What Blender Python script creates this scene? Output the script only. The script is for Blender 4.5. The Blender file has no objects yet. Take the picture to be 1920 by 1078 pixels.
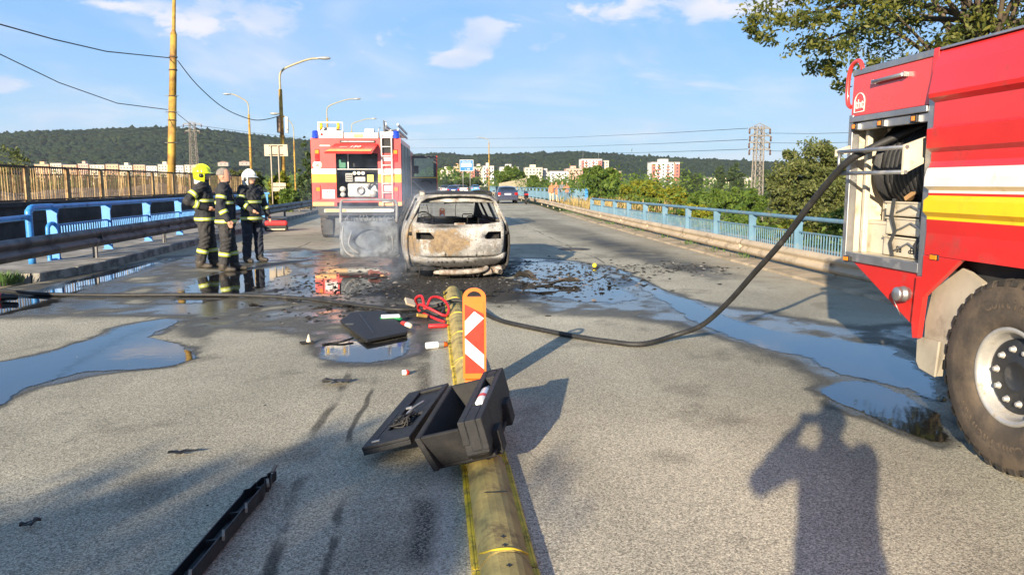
import bpy, math, random
import numpy as np
from mathutils import Vector, Matrix, Euler
R = math.radians
rnd = random.Random(7)
nrs = np.random.RandomState(11)
SC = bpy.context.scene
COL = SC.collection

# ---------------------------------------------------------------- camera
cam_d = bpy.data.cameras.new('camera'); cam = bpy.data.objects.new('camera', cam_d); COL.objects.link(cam)
cam_d.sensor_width = 36.0; cam_d.lens = 1450 / 1920 * 36; cam_d.clip_start = 0.05; cam_d.clip_end = 9000
PITCH = math.atan(194 / 1450); YAW = math.atan(147 / 1450)
cam.location = (0, 0, 1.6); cam.rotation_euler = (math.pi / 2 - PITCH, 0, -YAW)
SC.camera = cam

# ---------------------------------------------------------------- sky, sun, exposure
SUN_EL, SUN_AZ = R(15.8), R(27.2)          # azimuth of the shadows, clockwise from the road axis
W = bpy.data.worlds.new('World'); SC.world = W; W.use_nodes = True; W.cycles.sampling_method = 'MANUAL'; W.cycles.sample_map_resolution = 256
wt = W.node_tree; wt.nodes.clear()
def wn(t, **k):
    n = wt.nodes.new(t)
    for a, b in k.items(): setattr(n, a, b)
    return n
def wm(op, a, b=None, c=None):
    n = wn('ShaderNodeMath', operation=op)
    for i, v in enumerate((a, b, c)):
        if v is None: continue
        if isinstance(v, (int, float)): n.inputs[i].default_value = v
        else: wt.links.new(v, n.inputs[i])
    return n.outputs[0]
sky = wn('ShaderNodeTexSky', sky_type='NISHITA', sun_disc=False, sun_elevation=SUN_EL,
         sun_rotation=SUN_AZ + math.pi, altitude=200, air_density=1.0, dust_density=0.25, ozone_density=3.0)
tc = wn('ShaderNodeTexCoord'); sx = wn('ShaderNodeSeparateXYZ'); wt.links.new(tc.outputs['Generated'], sx.inputs[0])
AZ = wm('ARCTAN2', sx.outputs[0], sx.outputs[1]); EL = wm('ARCSINE', sx.outputs[2])
def wvec(a, b, c=0.0):
    n = wn('ShaderNodeCombineXYZ')
    for i, v in enumerate((a, b, c)):
        if isinstance(v, (int, float)): n.inputs[i].default_value = v
        else: wt.links.new(v, n.inputs[i])
    return n.outputs[0]
def wnoise(vec, scale, det=6, rough=.55, dist=0.0):
    n = wn('ShaderNodeTexNoise'); n.inputs['Scale'].default_value = scale; n.inputs['Detail'].default_value = det
    n.inputs['Roughness'].default_value = rough; n.inputs['Distortion'].default_value = dist
    wt.links.new(vec, n.inputs['Vector']); return n.outputs['Fac']
def wramp(v, a, b, lo=0.0, hi=1.0):
    n = wn('ShaderNodeMapRange', interpolation_type='SMOOTHSTEP'); wt.links.new(v, n.inputs[0])
    n.inputs[1].default_value = a; n.inputs[2].default_value = b; n.inputs[3].default_value = lo; n.inputs[4].default_value = hi
    return n.outputs[0]
pz = wm('ADD', wm('MAXIMUM', sx.outputs[2], 0.0), 0.16)
PV = wvec(wm('DIVIDE', sx.outputs[0], pz), wm('DIVIDE', sx.outputs[1], pz))
veil = wm('MULTIPLY', wramp(wnoise(PV, 0.62, 5, .62, .9), .40, .72), 0.75)
AE0 = wvec(AZ, EL)
AE = wvec(wm('MULTIPLY', AZ, 1.0), wm('MULTIPLY', EL, 2.3), 0.35)
fine = wnoise(AE, 14, 6, .62, .3)
soft = wnoise(AE, 9, 2, .55, .0)
# small fair-weather clouds: centre azimuth, elevation (deg), half-widths, strength
CL = [(3.4, 10.4, 1.9, 1.3, 1.25), (2.2, 8.9, 2.4, .75, 1.05), (18.5, 12.1, 7.0, 1.25, 1.2), (-27.2, 5.9, 2.2, .6, 1.35), (-30.5, 9.0, 3.0, .55, .6),
      (-15.0, 11.0, 4.4, 1.6, .75), (-9, 10.3, 9.5, 2.6, .5), (14, 7.2, 6.5, .75, .42), (-3.2, 6.2, 1.1, .22, .9), (-22, 11.2, 4, .5, .6), (8, 11, 5, 1.4, .35),
      (52, 13, 9, 2.2, 1.1), (-62, 11, 9, 2, 1.1), (20, 36, 11, 5, 1.0), (-130, 16, 12, 3, 1.0)]
mass = None
for az, el, sa, se, st in CL:
    v1 = wn('ShaderNodeVectorMath', operation='MULTIPLY_ADD'); wt.links.new(AE0, v1.inputs[0])
    v1.inputs[1].default_value = (1 / R(sa), 1 / R(se), 0); v1.inputs[2].default_value = (-az / sa, -el / se, 0)
    v2 = wn('ShaderNodeVectorMath', operation='LENGTH'); wt.links.new(v1.outputs[0], v2.inputs[0])
    g = wramp(v2.outputs['Value'], 0.0, 1.75, st, 0.0)
    mass = g if mass is None else wm('ADD', mass, g)
cum = wramp(wm('ADD', wm('MULTIPLY', mass, .62), wm('MULTIPLY', wm('SUBTRACT', fine, .5), 2.1)), .26, .74, 0, .9)
SV = wvec(wm('MULTIPLY', AZ, 1.0), wm('ADD', wm('MULTIPLY', EL, 5.5), wm('MULTIPLY', AZ, .5)), 2.2)
streak = wramp(wnoise(SV, 3.4, 5, .62, .5), .50, .78, 0, .75)
cov = wm('MAXIMUM', wm('MAXIMUM', wm('MULTIPLY', veil, .8), streak), cum)
lowfade = wramp(EL, R(0.0), R(3.0)); cov = wm('MULTIPLY', cov, lowfade)
hsv = wn('ShaderNodeHueSaturation'); hsv.inputs['Saturation'].default_value = 1.3; wt.links.new(sky.outputs[0], hsv.inputs['Color'])
tint = wn('ShaderNodeMix', data_type='RGBA'); wt.links.new(wramp(EL, R(0), R(17)), tint.inputs['Factor'])
tint.inputs['A'].default_value = (2.30, 3.45, 4.75, 1); tint.inputs['B'].default_value = (1.22, 2.62, 5.1, 1)
air = wn('ShaderNodeMix', data_type='RGBA'); wt.links.new(wramp(EL, R(8), R(50), .86, .10), air.inputs['Factor'])
wt.links.new(hsv.outputs[0], air.inputs['A']); wt.links.new(tint.outputs['Result'], air.inputs['B'])
ccol = wn('ShaderNodeMix', data_type='RGBA'); wt.links.new(wramp(soft, .35, .65), ccol.inputs['Factor'])
ccol.inputs['A'].default_value = (3.1, 3.75, 4.9, 1); ccol.inputs['B'].default_value = (4.9, 4.75, 4.95, 1)
mixc = wn('ShaderNodeMix', data_type='RGBA'); wt.links.new(cov, mixc.inputs['Factor'])
wt.links.new(air.outputs['Result'], mixc.inputs['A']); wt.links.new(ccol.outputs['Result'], mixc.inputs['B'])
bg = wn('ShaderNodeBackground'); bg.inputs['Strength'].default_value = 0.075; wt.links.new(mixc.outputs['Result'], bg.inputs['Color'])
wo = wn('ShaderNodeOutputWorld'); wt.links.new(bg.outputs[0], wo.inputs[0])

sun_d = bpy.data.lights.new('sun', 'SUN'); sun_d.energy = 4.0; sun_d.angle = R(0.55); sun_d.color = (1.0, .85, .64)
sun = bpy.data.objects.new('sun', sun_d); COL.objects.link(sun); sun.location = (-40, -80, 40)
sd = Vector((math.sin(SUN_AZ) * math.cos(SUN_EL), math.cos(SUN_AZ) * math.cos(SUN_EL), -math.sin(SUN_EL)))
sun.rotation_euler = sd.to_track_quat('-Z', 'Y').to_euler()
vs = SC.view_settings; vs.view_transform = 'Standard'; vs.look = 'None'; vs.exposure = 1.45; vs.gamma = 1.0; vs.use_curve_mapping = False
SC.cycles.use_denoising = True
SC.cycles.max_bounces = 6; SC.cycles.diffuse_bounces = 3; SC.cycles.glossy_bounces = 3; SC.cycles.transmission_bounces = 4
SC.cycles.transparent_max_bounces = 12; SC.cycles.volume_bounces = 1; SC.cycles.caustics_reflective = False; SC.cycles.caustics_refractive = False

# ---------------------------------------------------------------- helpers
class MB:
    """collects geometry; build() links it as ONE mesh object"""
    def __init__(s): s.v = []; s.f = []; s.m = []; s.s = []
    def add(s, vs_, fs, mi=0, sm=False, M=None):
        o = len(s.v)
        if M is not None: vs_ = [M @ Vector(p) for p in vs_]
        s.v += [tuple(p) for p in vs_]
        for f in fs: s.f.append(tuple(i + o for i in f)); s.m.append(mi); s.s.append(sm)
        return s
    def box(s, x0, x1, y0, y1, z0, z1, mi=0, M=None):
        return s.add([(x0, y0, z0), (x1, y0, z0), (x1, y1, z0), (x0, y1, z0), (x0, y0, z1), (x1, y0, z1), (x1, y1, z1), (x0, y1, z1)],
                     [(0, 3, 2, 1), (4, 5, 6, 7), (0, 1, 5, 4), (1, 2, 6, 5), (2, 3, 7, 6), (3, 0, 4, 7)], mi, False, M)
    def cbox(s, c, sz, mi=0, rot=(0, 0, 0)):
        a, b, d = (q / 2 for q in sz)
        return s.box(-a, a, -b, b, -d, d, mi, Matrix.Translation(c) @ Euler(rot).to_matrix().to_4x4())
    def quad(s, a, b, c, d, mi=0): return s.add([a, b, c, d], [(0, 1, 2, 3)], mi)
    def bar(s, a, b, w, h, mi=0, up=(0, 0, 1)):
        a = Vector(a); b = Vector(b); t = (b - a).normalized(); u = Vector(up)
        x = t.cross(u)
        if x.length < 1e-4: x = t.cross(Vector((0, 1, 0)))
        x.normalize(); y = x.cross(t); x *= w / 2; y *= h / 2
        return s.add([a - x - y, a + x - y, a + x + y, a - x + y, b - x - y, b + x - y, b + x + y, b - x + y],
                     [(3, 2, 1, 0), (4, 5, 6, 7), (0, 1, 5, 4), (1, 2, 6, 5), (2, 3, 7, 6), (3, 0, 4, 7)], mi)
    def tube(s, pts, r, n=8, mi=0, caps=True, flat=1.0, closed=False):
        pts = [Vector(p) for p in pts]; L = len(pts); rr = r if isinstance(r, (list, tuple)) else [r] * L
        vs_ = []; prev = None
        for i, p in enumerate(pts):
            a = pts[max(i - 1, 0)] if not closed else pts[i - 1]; b = pts[min(i + 1, L - 1)] if not closed else pts[(i + 1) % L]
            t = (b - a).normalized()
            if prev is None:
                u = t.cross(Vector((0, 0, 1)))
                if u.length < 1e-3: u = t.cross(Vector((0, 1, 0)))
                u.normalize()
            else:
                u = prev - t * prev.dot(t); u.normalize()
            prev = u; w = t.cross(u)
            for k in range(n):
                q = 2 * math.pi * k / n
                vs_.append(p + (u * math.cos(q) + w * math.sin(q) * flat) * rr[i])
        fs = [(i * n + k, i * n + (k + 1) % n, (i + 1) * n + (k + 1) % n, (i + 1) * n + k) for i in range(L - 1) for k in range(n)]
        if closed: fs += [((L - 1) * n + k, (L - 1) * n + (k + 1) % n, (k + 1) % n, k) for k in range(n)]
        s.add(vs_, fs, mi, True)
        if caps and not closed:
            o = len(s.v) - L * n
            s.f.append(tuple(o + k for k in reversed(range(n)))); s.m.append(mi); s.s.append(False)
            s.f.append(tuple(o + (L - 1) * n + k for k in range(n))); s.m.append(mi); s.s.append(False)
        return s
    def cyl(s, a, b, r0, r1=None, n=16, mi=0, caps=True): return s.tube([a, b], [r0, r0 if r1 is None else r1], n, mi, caps)
    def lathe(s, prof, n=32, mi=0, M=None, sm=True, mis=None):
        """profile of (radius, z) turned about local z"""
        vs_ = [(r * math.cos(2 * math.pi * k / n), r * math.sin(2 * math.pi * k / n), z) for r, z in prof for k in range(n)]
        for i in range(len(prof) - 1):
            pass
        o = len(s.v)
        s.v += [tuple((M @ Vector(p)) if M is not None else p) for p in vs_]
        for i in range(len(prof) - 1):
            for k in range(n):
                s.f.append((o + i * n + k, o + i * n + (k + 1) % n, o + (i + 1) * n + (k + 1) % n, o + (i + 1) * n + k))
                s.m.append(mis[i] if mis else mi); s.s.append(sm)
        return s
    def prism(s, poly, axis, a, b, mi=0, M=None):
        """2-D polygon extruded along an axis: x -> (y,z) polygon, y -> (x,z), z -> (x,y)"""
        def P(p, t): return {'x': (t, p[0], p[1]), 'y': (p[0], t, p[1]), 'z': (p[0], p[1], t)}[axis]
        n = len(poly); vs_ = [P(p, a) for p in poly] + [P(p, b) for p in poly]
        fs = [tuple(range(n)), tuple(range(2 * n - 1, n - 1, -1))] + [(i, n + i, n + (i + 1) % n, (i + 1) % n) for i in range(n)]
        return s.add(vs_, fs, mi, False, M)
    def grid(s, P, mi=0, sm=True, skip=None):
        nr = len(P); nc = len(P[0]); assert all(len(r) == nc for r in P)
        vs_ = [p for row in P for p in row]
        fs = [(i * nc + j, i * nc + j + 1, (i + 1) * nc + j + 1, (i + 1) * nc + j) for i in range(nr - 1) for j in range(nc - 1) if not (skip and skip(i, j))]
        return s.add(vs_, fs, mi, sm)
    def mesh(s, name):
        me = bpy.data.meshes.new(name); me.from_pydata(s.v, [], s.f)
        me.polygons.foreach_set('material_index', s.m); me.polygons.foreach_set('use_smooth', s.s); me.update(); return me
    def build(s, name, mats, parent=None, loc=(0, 0, 0), rot=(0, 0, 0), bev=0, fixn=False):
        me = s.mesh(name)
        if fixn:
            import bmesh
            bm = bmesh.new(); bm.from_mesh(me); bmesh.ops.recalc_face_normals(bm, faces=bm.faces); bm.to_mesh(me); bm.free()
        return link(name, me, mats, parent, loc, rot, bev)
def link(name, me, mats, parent=None, loc=(0, 0, 0), rot=(0, 0, 0), bev=0):
    if not isinstance(mats, (list, tuple)): mats = [mats]
    if not len(me.materials):
        for m in mats: me.materials.append(m)
    o = bpy.data.objects.new(name, me); COL.objects.link(o); o.parent = parent; o.location = loc; o.rotation_euler = rot
    if bev:
        b = o.modifiers.new('bevel', 'BEVEL'); b.width = bev; b.segments = 2; b.limit_method = 'ANGLE'; b.angle_limit = R(40)
    return o
def tag(o, label=None, cat=None, group=None, kind=None):
    if label: o['label'] = label
    if cat: o['category'] = cat
    if group: o['group'] = group
    if kind: o['kind'] = kind
    return o
def thing(name, label, cat, loc=(0, 0, 0), rz=0.0, group=None):
    o = bpy.data.objects.new(name, None); COL.objects.link(o); o.location = loc; o.rotation_euler = (0, 0, rz); o.empty_display_size = .2
    return tag(o, label, cat, group)
def struct(o): return tag(o, kind='structure')
def stuff(o, label=None, cat=None): return tag(o, label, cat, kind='stuff')
def copy_tree(o, parent=None):
    c = o.copy(); COL.objects.link(c); c.parent = parent
    for ch in list(o.children): copy_tree(ch, c)
    return c
def arc(c, r, a0, a1, n, ax='xz'):
    out = []
    for i in range(n + 1):
        t = R(a0 + (a1 - a0) * i / n); p = [0, 0, 0]
        p['xyz'.index(ax[0])] = r * math.cos(t); p['xyz'.index(ax[1])] = r * math.sin(t)
        out.append(tuple(c[k] + p[k] for k in range(3)))
    return out
def spline(pts, n=8):
    pts = [Vector(p) for p in pts]; out = []
    for i in range(len(pts) - 1):
        p0 = pts[max(i - 1, 0)]; p1 = pts[i]; p2 = pts[i + 1]; p3 = pts[min(i + 2, len(pts) - 1)]
        for k in range(n):
            t = k / n
            out.append(.5 * ((2 * p1) + (p2 - p0) * t + (2 * p0 - 5 * p1 + 4 * p2 - p3) * t * t + (3 * p1 - p0 - 3 * p2 + p3) * t ** 3))
    out.append(pts[-1]); return out
def text_mesh(txt, size, name='lettering', ext=.0015, font_scale_x=1.0, shear=0.0, bold=0.0):
    c = bpy.data.curves.new(name, 'FONT'); c.body = txt; c.size = size; c.extrude = ext; c.align_x = 'CENTER'; c.align_y = 'CENTER'
    c.shear = shear; c.offset = bold; c.resolution_u = 3
    o = bpy.data.objects.new(name, c); COL.objects.link(o); dg = bpy.context.evaluated_depsgraph_get(); dg.update()
    me = bpy.data.meshes.new_from_object(o.evaluated_get(dg)); COL.objects.unlink(o); bpy.data.objects.remove(o); bpy.data.curves.remove(c)
    if font_scale_x != 1: me.transform(Matrix.Diagonal((font_scale_x, 1, 1, 1)))
    me.materials.clear(); return me

# ---------------------------------------------------------------- materials
class NT:
    def __init__(s, name):
        s.mat = bpy.data.materials.new(name); s.mat.use_nodes = True; s.t = s.mat.node_tree; s.t.nodes.clear()
        s.out = s.n('ShaderNodeOutputMaterial'); s.tc = s.n('ShaderNodeTexCoord')
    def n(s, t, **k):
        n = s.t.nodes.new(t)
        for a, b in k.items(): setattr(n, a, b)
        return n
    def set(s, sock, v):
        if isinstance(v, bpy.types.NodeSocket): s.t.links.new(v, sock)
        elif isinstance(v, (tuple, list)) and len(v) == 3 and sock.type == 'RGBA': sock.default_value = (*v, 1)
        else: sock.default_value = v
    def math(s, op, a, b=None, c=None):
        n = s.n('ShaderNodeMath', operation=op)
        for i, v in enumerate((a, b, c)):
            if v is not None: s.set(n.inputs[i], v)
        return n.outputs[0]
    def noise(s, scale, det=4, rough=.55, vec=None, dist=0.0, col=False):
        n = s.n('ShaderNodeTexNoise'); n.inputs['Scale'].default_value = scale; n.inputs['Detail'].default_value = det
        n.inputs['Roughness'].default_value = rough; n.inputs['Distortion'].default_value = dist
        s.t.links.new(vec if vec is not None else s.tc.outputs['Object'], n.inputs['Vector']); return n.outputs['Color' if col else 'Fac']
    def voro(s, scale, vec=None, out='Color', feat='F1'):
        n = s.n('ShaderNodeTexVoronoi', feature=feat); n.inputs['Scale'].default_value = scale
        s.t.links.new(vec if vec is not None else s.tc.outputs['Object'], n.inputs['Vector']); return n.outputs[out]
    def ramp(s, v, a, b, lo=0.0, hi=1.0, sm=True):
        n = s.n('ShaderNodeMapRange', interpolation_type='SMOOTHSTEP' if sm else 'LINEAR'); s.set(n.inputs[0], v)
        for i, q in enumerate((a, b, lo, hi)): s.set(n.inputs[i + 1], q)
        return n.outputs[0]
    def mix(s, f, a, b, mode='MIX'):
        n = s.n('ShaderNodeMix', data_type='RGBA', blend_type=mode); s.set(n.inputs['Factor'], f); s.set(n.inputs['A'], a); s.set(n.inputs['B'], b)
        return n.outputs['Result']
    def fmix(s, f, a, b):
        n = s.n('ShaderNodeMix', data_type='FLOAT'); s.set(n.inputs[0], f); s.set(n.inputs[2], a); s.set(n.inputs[3], b); return n.outputs[0]
    def map(s, scale=(1, 1, 1), src='Object', rot=(0, 0, 0)):
        n = s.n('ShaderNodeMapping'); n.inputs['Scale'].default_value = scale; n.inputs['Rotation'].default_value = rot
        s.t.links.new(s.tc.outputs[src], n.inputs[0]); return n.outputs[0]
    def sep(s, v):
        n = s.n('ShaderNodeSeparateXYZ'); s.t.links.new(v, n.inputs[0]); return n.outputs
    def bump(s, h, st=.3, dist=.02, nrm=None):
        n = s.n('ShaderNodeBump'); s.set(n.inputs['Strength'], st); n.inputs['Distance'].default_value = dist; s.set(n.inputs['Height'], h)
        if nrm is not None: s.t.links.new(nrm, n.inputs['Normal'])
        return n.outputs[0]
    def bsdf(s, col, rough=.6, metal=0.0, normal=None, spec=.5, coat=0.0, **k):
        b = s.n('ShaderNodeBsdfPrincipled'); s.set(b.inputs['Base Color'], col); s.set(b.inputs['Roughness'], rough); s.set(b.inputs['Metallic'], metal)
        s.set(b.inputs['Specular IOR Level'], spec); s.set(b.inputs['Coat Weight'], coat); b.inputs['Coat Roughness'].default_value = .08
        if normal is not None: s.t.links.new(normal, b.inputs['Normal'])
        for a, v in k.items(): s.set(b.inputs[a.replace('_', ' ')], v)
        s.t.links.new(b.outputs[0], s.out.inputs[0]); return b
_mc = {}
def pm(name, col, rough=.6, metal=0.0, var=.18, vs=3.0, dirt=None, da=.35, ds=4.0, bump=0.0, bs=30.0, coat=0.0, spec=.5, rvar=.12):
    """painted / plain surface with uneven tone, dirt patches and fine relief"""
    if name in _mc: return _mc[name]
    t = NT(name); n1 = t.noise(vs, 5, .6)
    lo = tuple(c * (1 - var) for c in col); hi = tuple(min(1, c * (1 + var)) for c in col)
    c = t.mix(t.ramp(n1, .3, .7), lo, hi)
    r = t.math('ADD', t.math('MULTIPLY', t.math('SUBTRACT', t.noise(vs * 2.7, 4), .5), rvar * 2), rough)
    if dirt:
        d = t.math('MULTIPLY', t.ramp(t.noise(ds, 7, .68), .62 - da * .45, .78 - da * .3), .85)
        c = t.mix(d, c, dirt); r = t.fmix(d, r, .85)
        metal = t.fmix(d, metal, 0.0) if metal else 0.0
    nb = t.bump(t.noise(bs, 4, .6), bump, .01) if bump else None
    t.bsdf(c, r, metal, nb, spec, coat); _mc[name] = t.mat; return t.mat

# ================================================================ road, puddles, pavements, terrain
def sstep(a, b, x):
    t = np.clip((x - a) / (b - a), 0, 1); return t * t * (3 - 2 * t)
def xr(y):      # right edge of the carriageway
    return np.interp(y, [-60, 8, 20, 33, 45, 58, 87, 400], [6.05, 6.05, 6.25, 6.62, 7.2, 7.85, 8.25, 8.4])
def xl(y):
    return np.interp(y, [-60, 12, 15, 30, 60, 400], [-6.7, -6.7, -6.2, -6.25, -6.45, -6.5])
def poly_dist(P, poly):
    """signed distance (negative inside) of points P (n,2) to a polygon"""
    poly = np.array(poly); d = np.full(len(P), 1e9); ins = np.zeros(len(P), bool)
    for i in range(len(poly)):
        a = poly[i]; b = poly[(i + 1) % len(poly)]; e = b - a; w = P - a
        t = np.clip((w @ e) / (e @ e + 1e-12), 0, 1); d = np.minimum(d, np.hypot(*(w - t[:, None] * e).T))
        c = ((a[1] <= P[:, 1]) != (b[1] <= P[:, 1]))
        with np.errstate(divide='ignore', invalid='ignore'):
            xi = a[0] + (P[:, 1] - a[1]) / (b[1] - a[1] + 1e-12) * (b[0] - a[0])
        ins ^= c & (P[:, 0] < xi)
    return np.where(ins, -d, d)
def fbm(P, scale, octv=5, rough=.55, seed=0, aniso=(1, 1)):
    out = np.zeros(len(P)); amp = 1.0; tot = 0.0; fx = scale
    for o in range(octv):
        rs = np.random.RandomState(seed * 31 + o); T = rs.rand(257, 257); q = P * np.array(aniso) * fx + rs.rand(2) * 97
        i = np.floor(q).astype(int); f = q - i; f = f * f * (3 - 2 * f); a = i[:, 0] % 256; b_ = i[:, 1] % 256
        v = T[a, b_] * (1 - f[:, 0]) * (1 - f[:, 1]) + T[a + 1, b_] * f[:, 0] * (1 - f[:, 1]) + T[a, b_ + 1] * (1 - f[:, 0]) * f[:, 1] + T[a + 1, b_ + 1] * f[:, 0] * f[:, 1]
        out += v * amp; tot += amp; amp *= rough; fx *= 2.03
    return out / tot
# outlines on the road, metres (x to the right of the road axis, y along it)
PUD = [('left', [(-3.2, 5.5), (-3.16, 5.81), (-3.17, 6.27), (-3.05, 6.49), (-2.94, 6.77), (-2.61, 6.85), (-2.3, 6.96), (-2.18, 7.26), (-2.29, 7.6), (-2.49, 7.9), (-2.65, 8.07), (-3.0, 8.33), (-3.0, 8.57), (-2.95, 8.94), (-2.96, 9.39), (-3.18, 9.56), (-3.45, 9.3), (-3.61, 8.91), (-3.53, 8.56), (-3.58, 8.17), (-3.69, 7.99), (-3.79, 7.61), (-3.92, 7.29), (-4.08, 7.08)], 0.0),
       ('gutter', [(-5.71, 17.2), (-5.98, 15.8), (-6.15, 14.97), (-6.12, 13.82), (-6.03, 12.69), (-5.85, 11.85), (-5.95, 11.33), (-6.04, 10.72), (-5.45, 9.65), (-5.08, 9.99), (-4.99, 10.75), (-5.16, 11.77), (-5.28, 13.01), (-5.26, 14.36), (-5.36, 16.26)], 0.12),
       ('legs', [(-3.74, 10.9), (-3.89, 12.05), (-4.07, 13.17), (-3.98, 14.4), (-3.43, 14.88), (-2.86, 15.79), (-2.47, 14.42), (-2.55, 12.87), (-2.69, 11.93), (-2.85, 11.01), (-3.22, 10.57)], 0.1),
       ('mat', [(-1.19, 7.69), (-1.15, 7.95), (-0.98, 8.13), (-0.63, 7.89), (-0.26, 8.2), (-0.09, 7.84), (-0.23, 7.16), (-0.55, 6.88), (-0.79, 6.91), (-1.06, 7.15)], 0.05),
       ('mirror', [(-2.33, 13.58), (-1.97, 15.01), (-1.18, 15.22), (-0.72, 14.24), (-0.67, 12.35), (-0.97, 11.35), (-1.63, 11.2), (-2.2, 11.88)], 0.14),
       ('stream', [(3.38, 14.86), (3.54, 14.26), (3.49, 12.62), (3.51, 11.18), (3.59, 10.36), (3.6, 8.84), (3.78, 8.19), (4.12, 7.55), (4.55, 7.11), (4.3, 6.23), (3.76, 5.12), (3.64, 5.25), (3.55, 5.72), (3.32, 6.04), (3.36, 6.7), (3.18, 7.12), (2.99, 7.75), (2.96, 8.51), (2.99, 9.29), (3.03, 10.52), (3.27, 12.5), (3.3, 14.19)], 0.04),
       ('tyre', [(2.95, 5.64), (3.22, 5.86), (3.43, 5.9), (3.57, 5.75), (3.59, 5.43), (3.52, 4.95), (3.25, 4.35), (3.07, 4.29), (2.98, 4.48), (2.94, 4.7), (2.94, 5.05), (2.93, 5.32)], 0.0),
       ('carside', [(1.54, 14.94), (2.17, 15.93), (2.87, 15.42), (3.27, 14.29), (3.09, 11.96), (2.96, 10.42), (2.42, 9.9), (1.91, 10.24), (1.46, 10.68), (1.21, 11.53)], 0.12)]
WETS_SHADE = [([(-5.85, 10.27), (-6.54, 12.32), (-6.46, 14.4), (-6.11, 17.99), (-4.9, 18.68), (-3.48, 20.42), (-2.23, 19.0), (-0.64, 17.43), (-0.41, 10.87), (0.3, 9.64), (0.13, 7.82), (-0.17, 6.68), (-1.01, 6.77), (-1.39, 7.97), (-2.31, 8.65), (-2.22, 7.55), (-3.24, 9.42), (-4.38, 9.54), (-5.13, 9.61)], 0.5, 0.95), ([(1.68, 17.2), (3.22, 16.06), (3.63, 14.93), (3.67, 11.59), (3.78, 10.44), (4.76, 8.26), (5.95, 8.49), (3.58, 4.32), (2.99, 4.18), (3.06, 5.56), (3.18, 6.55), (2.71, 8.14), (2.3, 8.86), (1.21, 9.35), (1.09, 10.71)], 0.45, 1.0), ([(4.18, 24.35), (5.02, 24.26), (5.39, 15.61), (5.56, 12.78), (4.48, 12.16), (4.06, 15.74)], 0.4, 0.5), ([(-5.13, 9.61), (-4.38, 9.54), (-3.59, 8.63), (-3.8, 7.05)], 0.3, 0.25)]  # wet areas, plus a shadow band along the far right lane painted as wetness
ny = np.concatenate([np.arange(-14, 1.5, .5), np.arange(1.5, 34, .085), np.arange(34, 60, .5), np.arange(60, 140, 4), np.arange(140, 420, 20)])
nu = np.linspace(0, 1, 151)
YY, UU = np.meshgrid(ny, nu, indexing='ij')
XX = xl(YY) + (xr(YY) - xl(YY)) * UU
pts = np.stack([XX.ravel(), YY.ravel()], 1)
near = pts[:, 1] < 36
nz = fbm(pts, .9, 6, .62, 1) - .5; nz2 = fbm(pts, 2.6, 5, .6, 2) - .5
wet = np.zeros(len(pts))
for poly, soft, st in WETS_SHADE:
    d = poly_dist(pts[near], poly) + nz[near] * 2.2 * soft + nz2[near] * soft
    w = np.zeros(len(pts)); w[near] = st * (1 - sstep(-soft * .9, soft * .6, d)); wet = np.maximum(wet, w)
wet *= np.clip(.80 + 1.5 * nz2 + 1.0 * nz, .25, 1)
for nm, poly, kk in PUD:
    d = poly_dist(pts[near], poly); w = np.zeros(len(pts)); w[near] = .8 * (1 - sstep(-.02, .13, d + nz2[near] * .35)); wet = np.maximum(wet, w)
cx, cy = .37, 14.6
def blob(x, y, rx, ry, st): return st * (1 - sstep(.35, 1.25, np.hypot((pts[:, 0] - x) / rx, (pts[:, 1] - y) / ry) + nz * 1.1 + nz2 * .9))
soot = np.maximum.reduce([blob(cx, cy, 1.9, 3.3, 1.0), blob(.3, 11.8, 2.0, 1.5, 1.0), blob(-.3, 9.7, 1.2, .9, .6), blob(4.9, 14.3, .9, .9, .5), blob(-1.6, 12.4, 1.6, 1.5, .8), blob(2.2, 12.4, 1.5, 1.0, .75)])
sand = np.clip(np.maximum(sstep(1.2, .1, xr(pts[:, 1]) - pts[:, 0] + nz * 1.4), .8 * sstep(.6, .05, pts[:, 0] - xl(pts[:, 1]) + nz)) * (.55 + nz2 * 1.5), 0, 1)
tone = np.clip((.86 + .26 * sstep(.3, .7, fbm(pts, .5, 5, .6, 3))) * (.92 + .16 * sstep(.3, .7, fbm(pts, .9, 4, .6, 4, (1, .06)))), 0, 2)
tone *= 1 - .3 * sstep(.60, .72, fbm(pts, 1.5, 6, .7, 5))
tone *= 1 - .05 * (1 - sstep(.25, .6, np.abs(pts[:, 0] - 2.1))) * (1 - sstep(8, 14, pts[:, 1]))
tone *= 1 - .42 * (1 - sstep(.35, 1.1, np.abs(pts[:, 0] - np.interp(pts[:, 1], [14, 18, 24, 45], [5.0, 4.9, 4.5, 4.8])) + nz * .8)) * sstep(14, 16, pts[:, 1]) * (1 - sstep(30, 44, pts[:, 1]))  # broad shadow band along the right lane, painted into the road tone
tone *= 1 + .10 * (1 - sstep(.2, .55, np.abs(np.abs(pts[:, 0] - 2.6) - .85))) - .08 * (1 - sstep(.1, .4, np.abs(pts[:, 0] - 2.6)))
brk = sstep(.42, .56, fbm(pts, 1.4, 4, .6, 6))
me = bpy.data.meshes.new('road')
nr, nc = XX.shape
idx = np.arange(nr * nc).reshape(nr, nc)
F = np.stack([idx[:-1, :-1], idx[:-1, 1:], idx[1:, 1:], idx[1:, :-1]], -1).reshape(-1, 4)
me.vertices.add(nr * nc); me.vertices.foreach_set('co', np.column_stack([pts, np.zeros(len(pts))]).astype('f').ravel())
me.loops.add(F.size); me.loops.foreach_set('vertex_index', F.ravel().astype('i'))
me.polygons.add(len(F)); me.polygons.foreach_set('loop_start', np.arange(0, F.size, 4).astype('i'))
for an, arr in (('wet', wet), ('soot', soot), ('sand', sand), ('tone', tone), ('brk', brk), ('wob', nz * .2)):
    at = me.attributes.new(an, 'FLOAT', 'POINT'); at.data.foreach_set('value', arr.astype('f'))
me.update(calc_edges=True)
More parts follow.
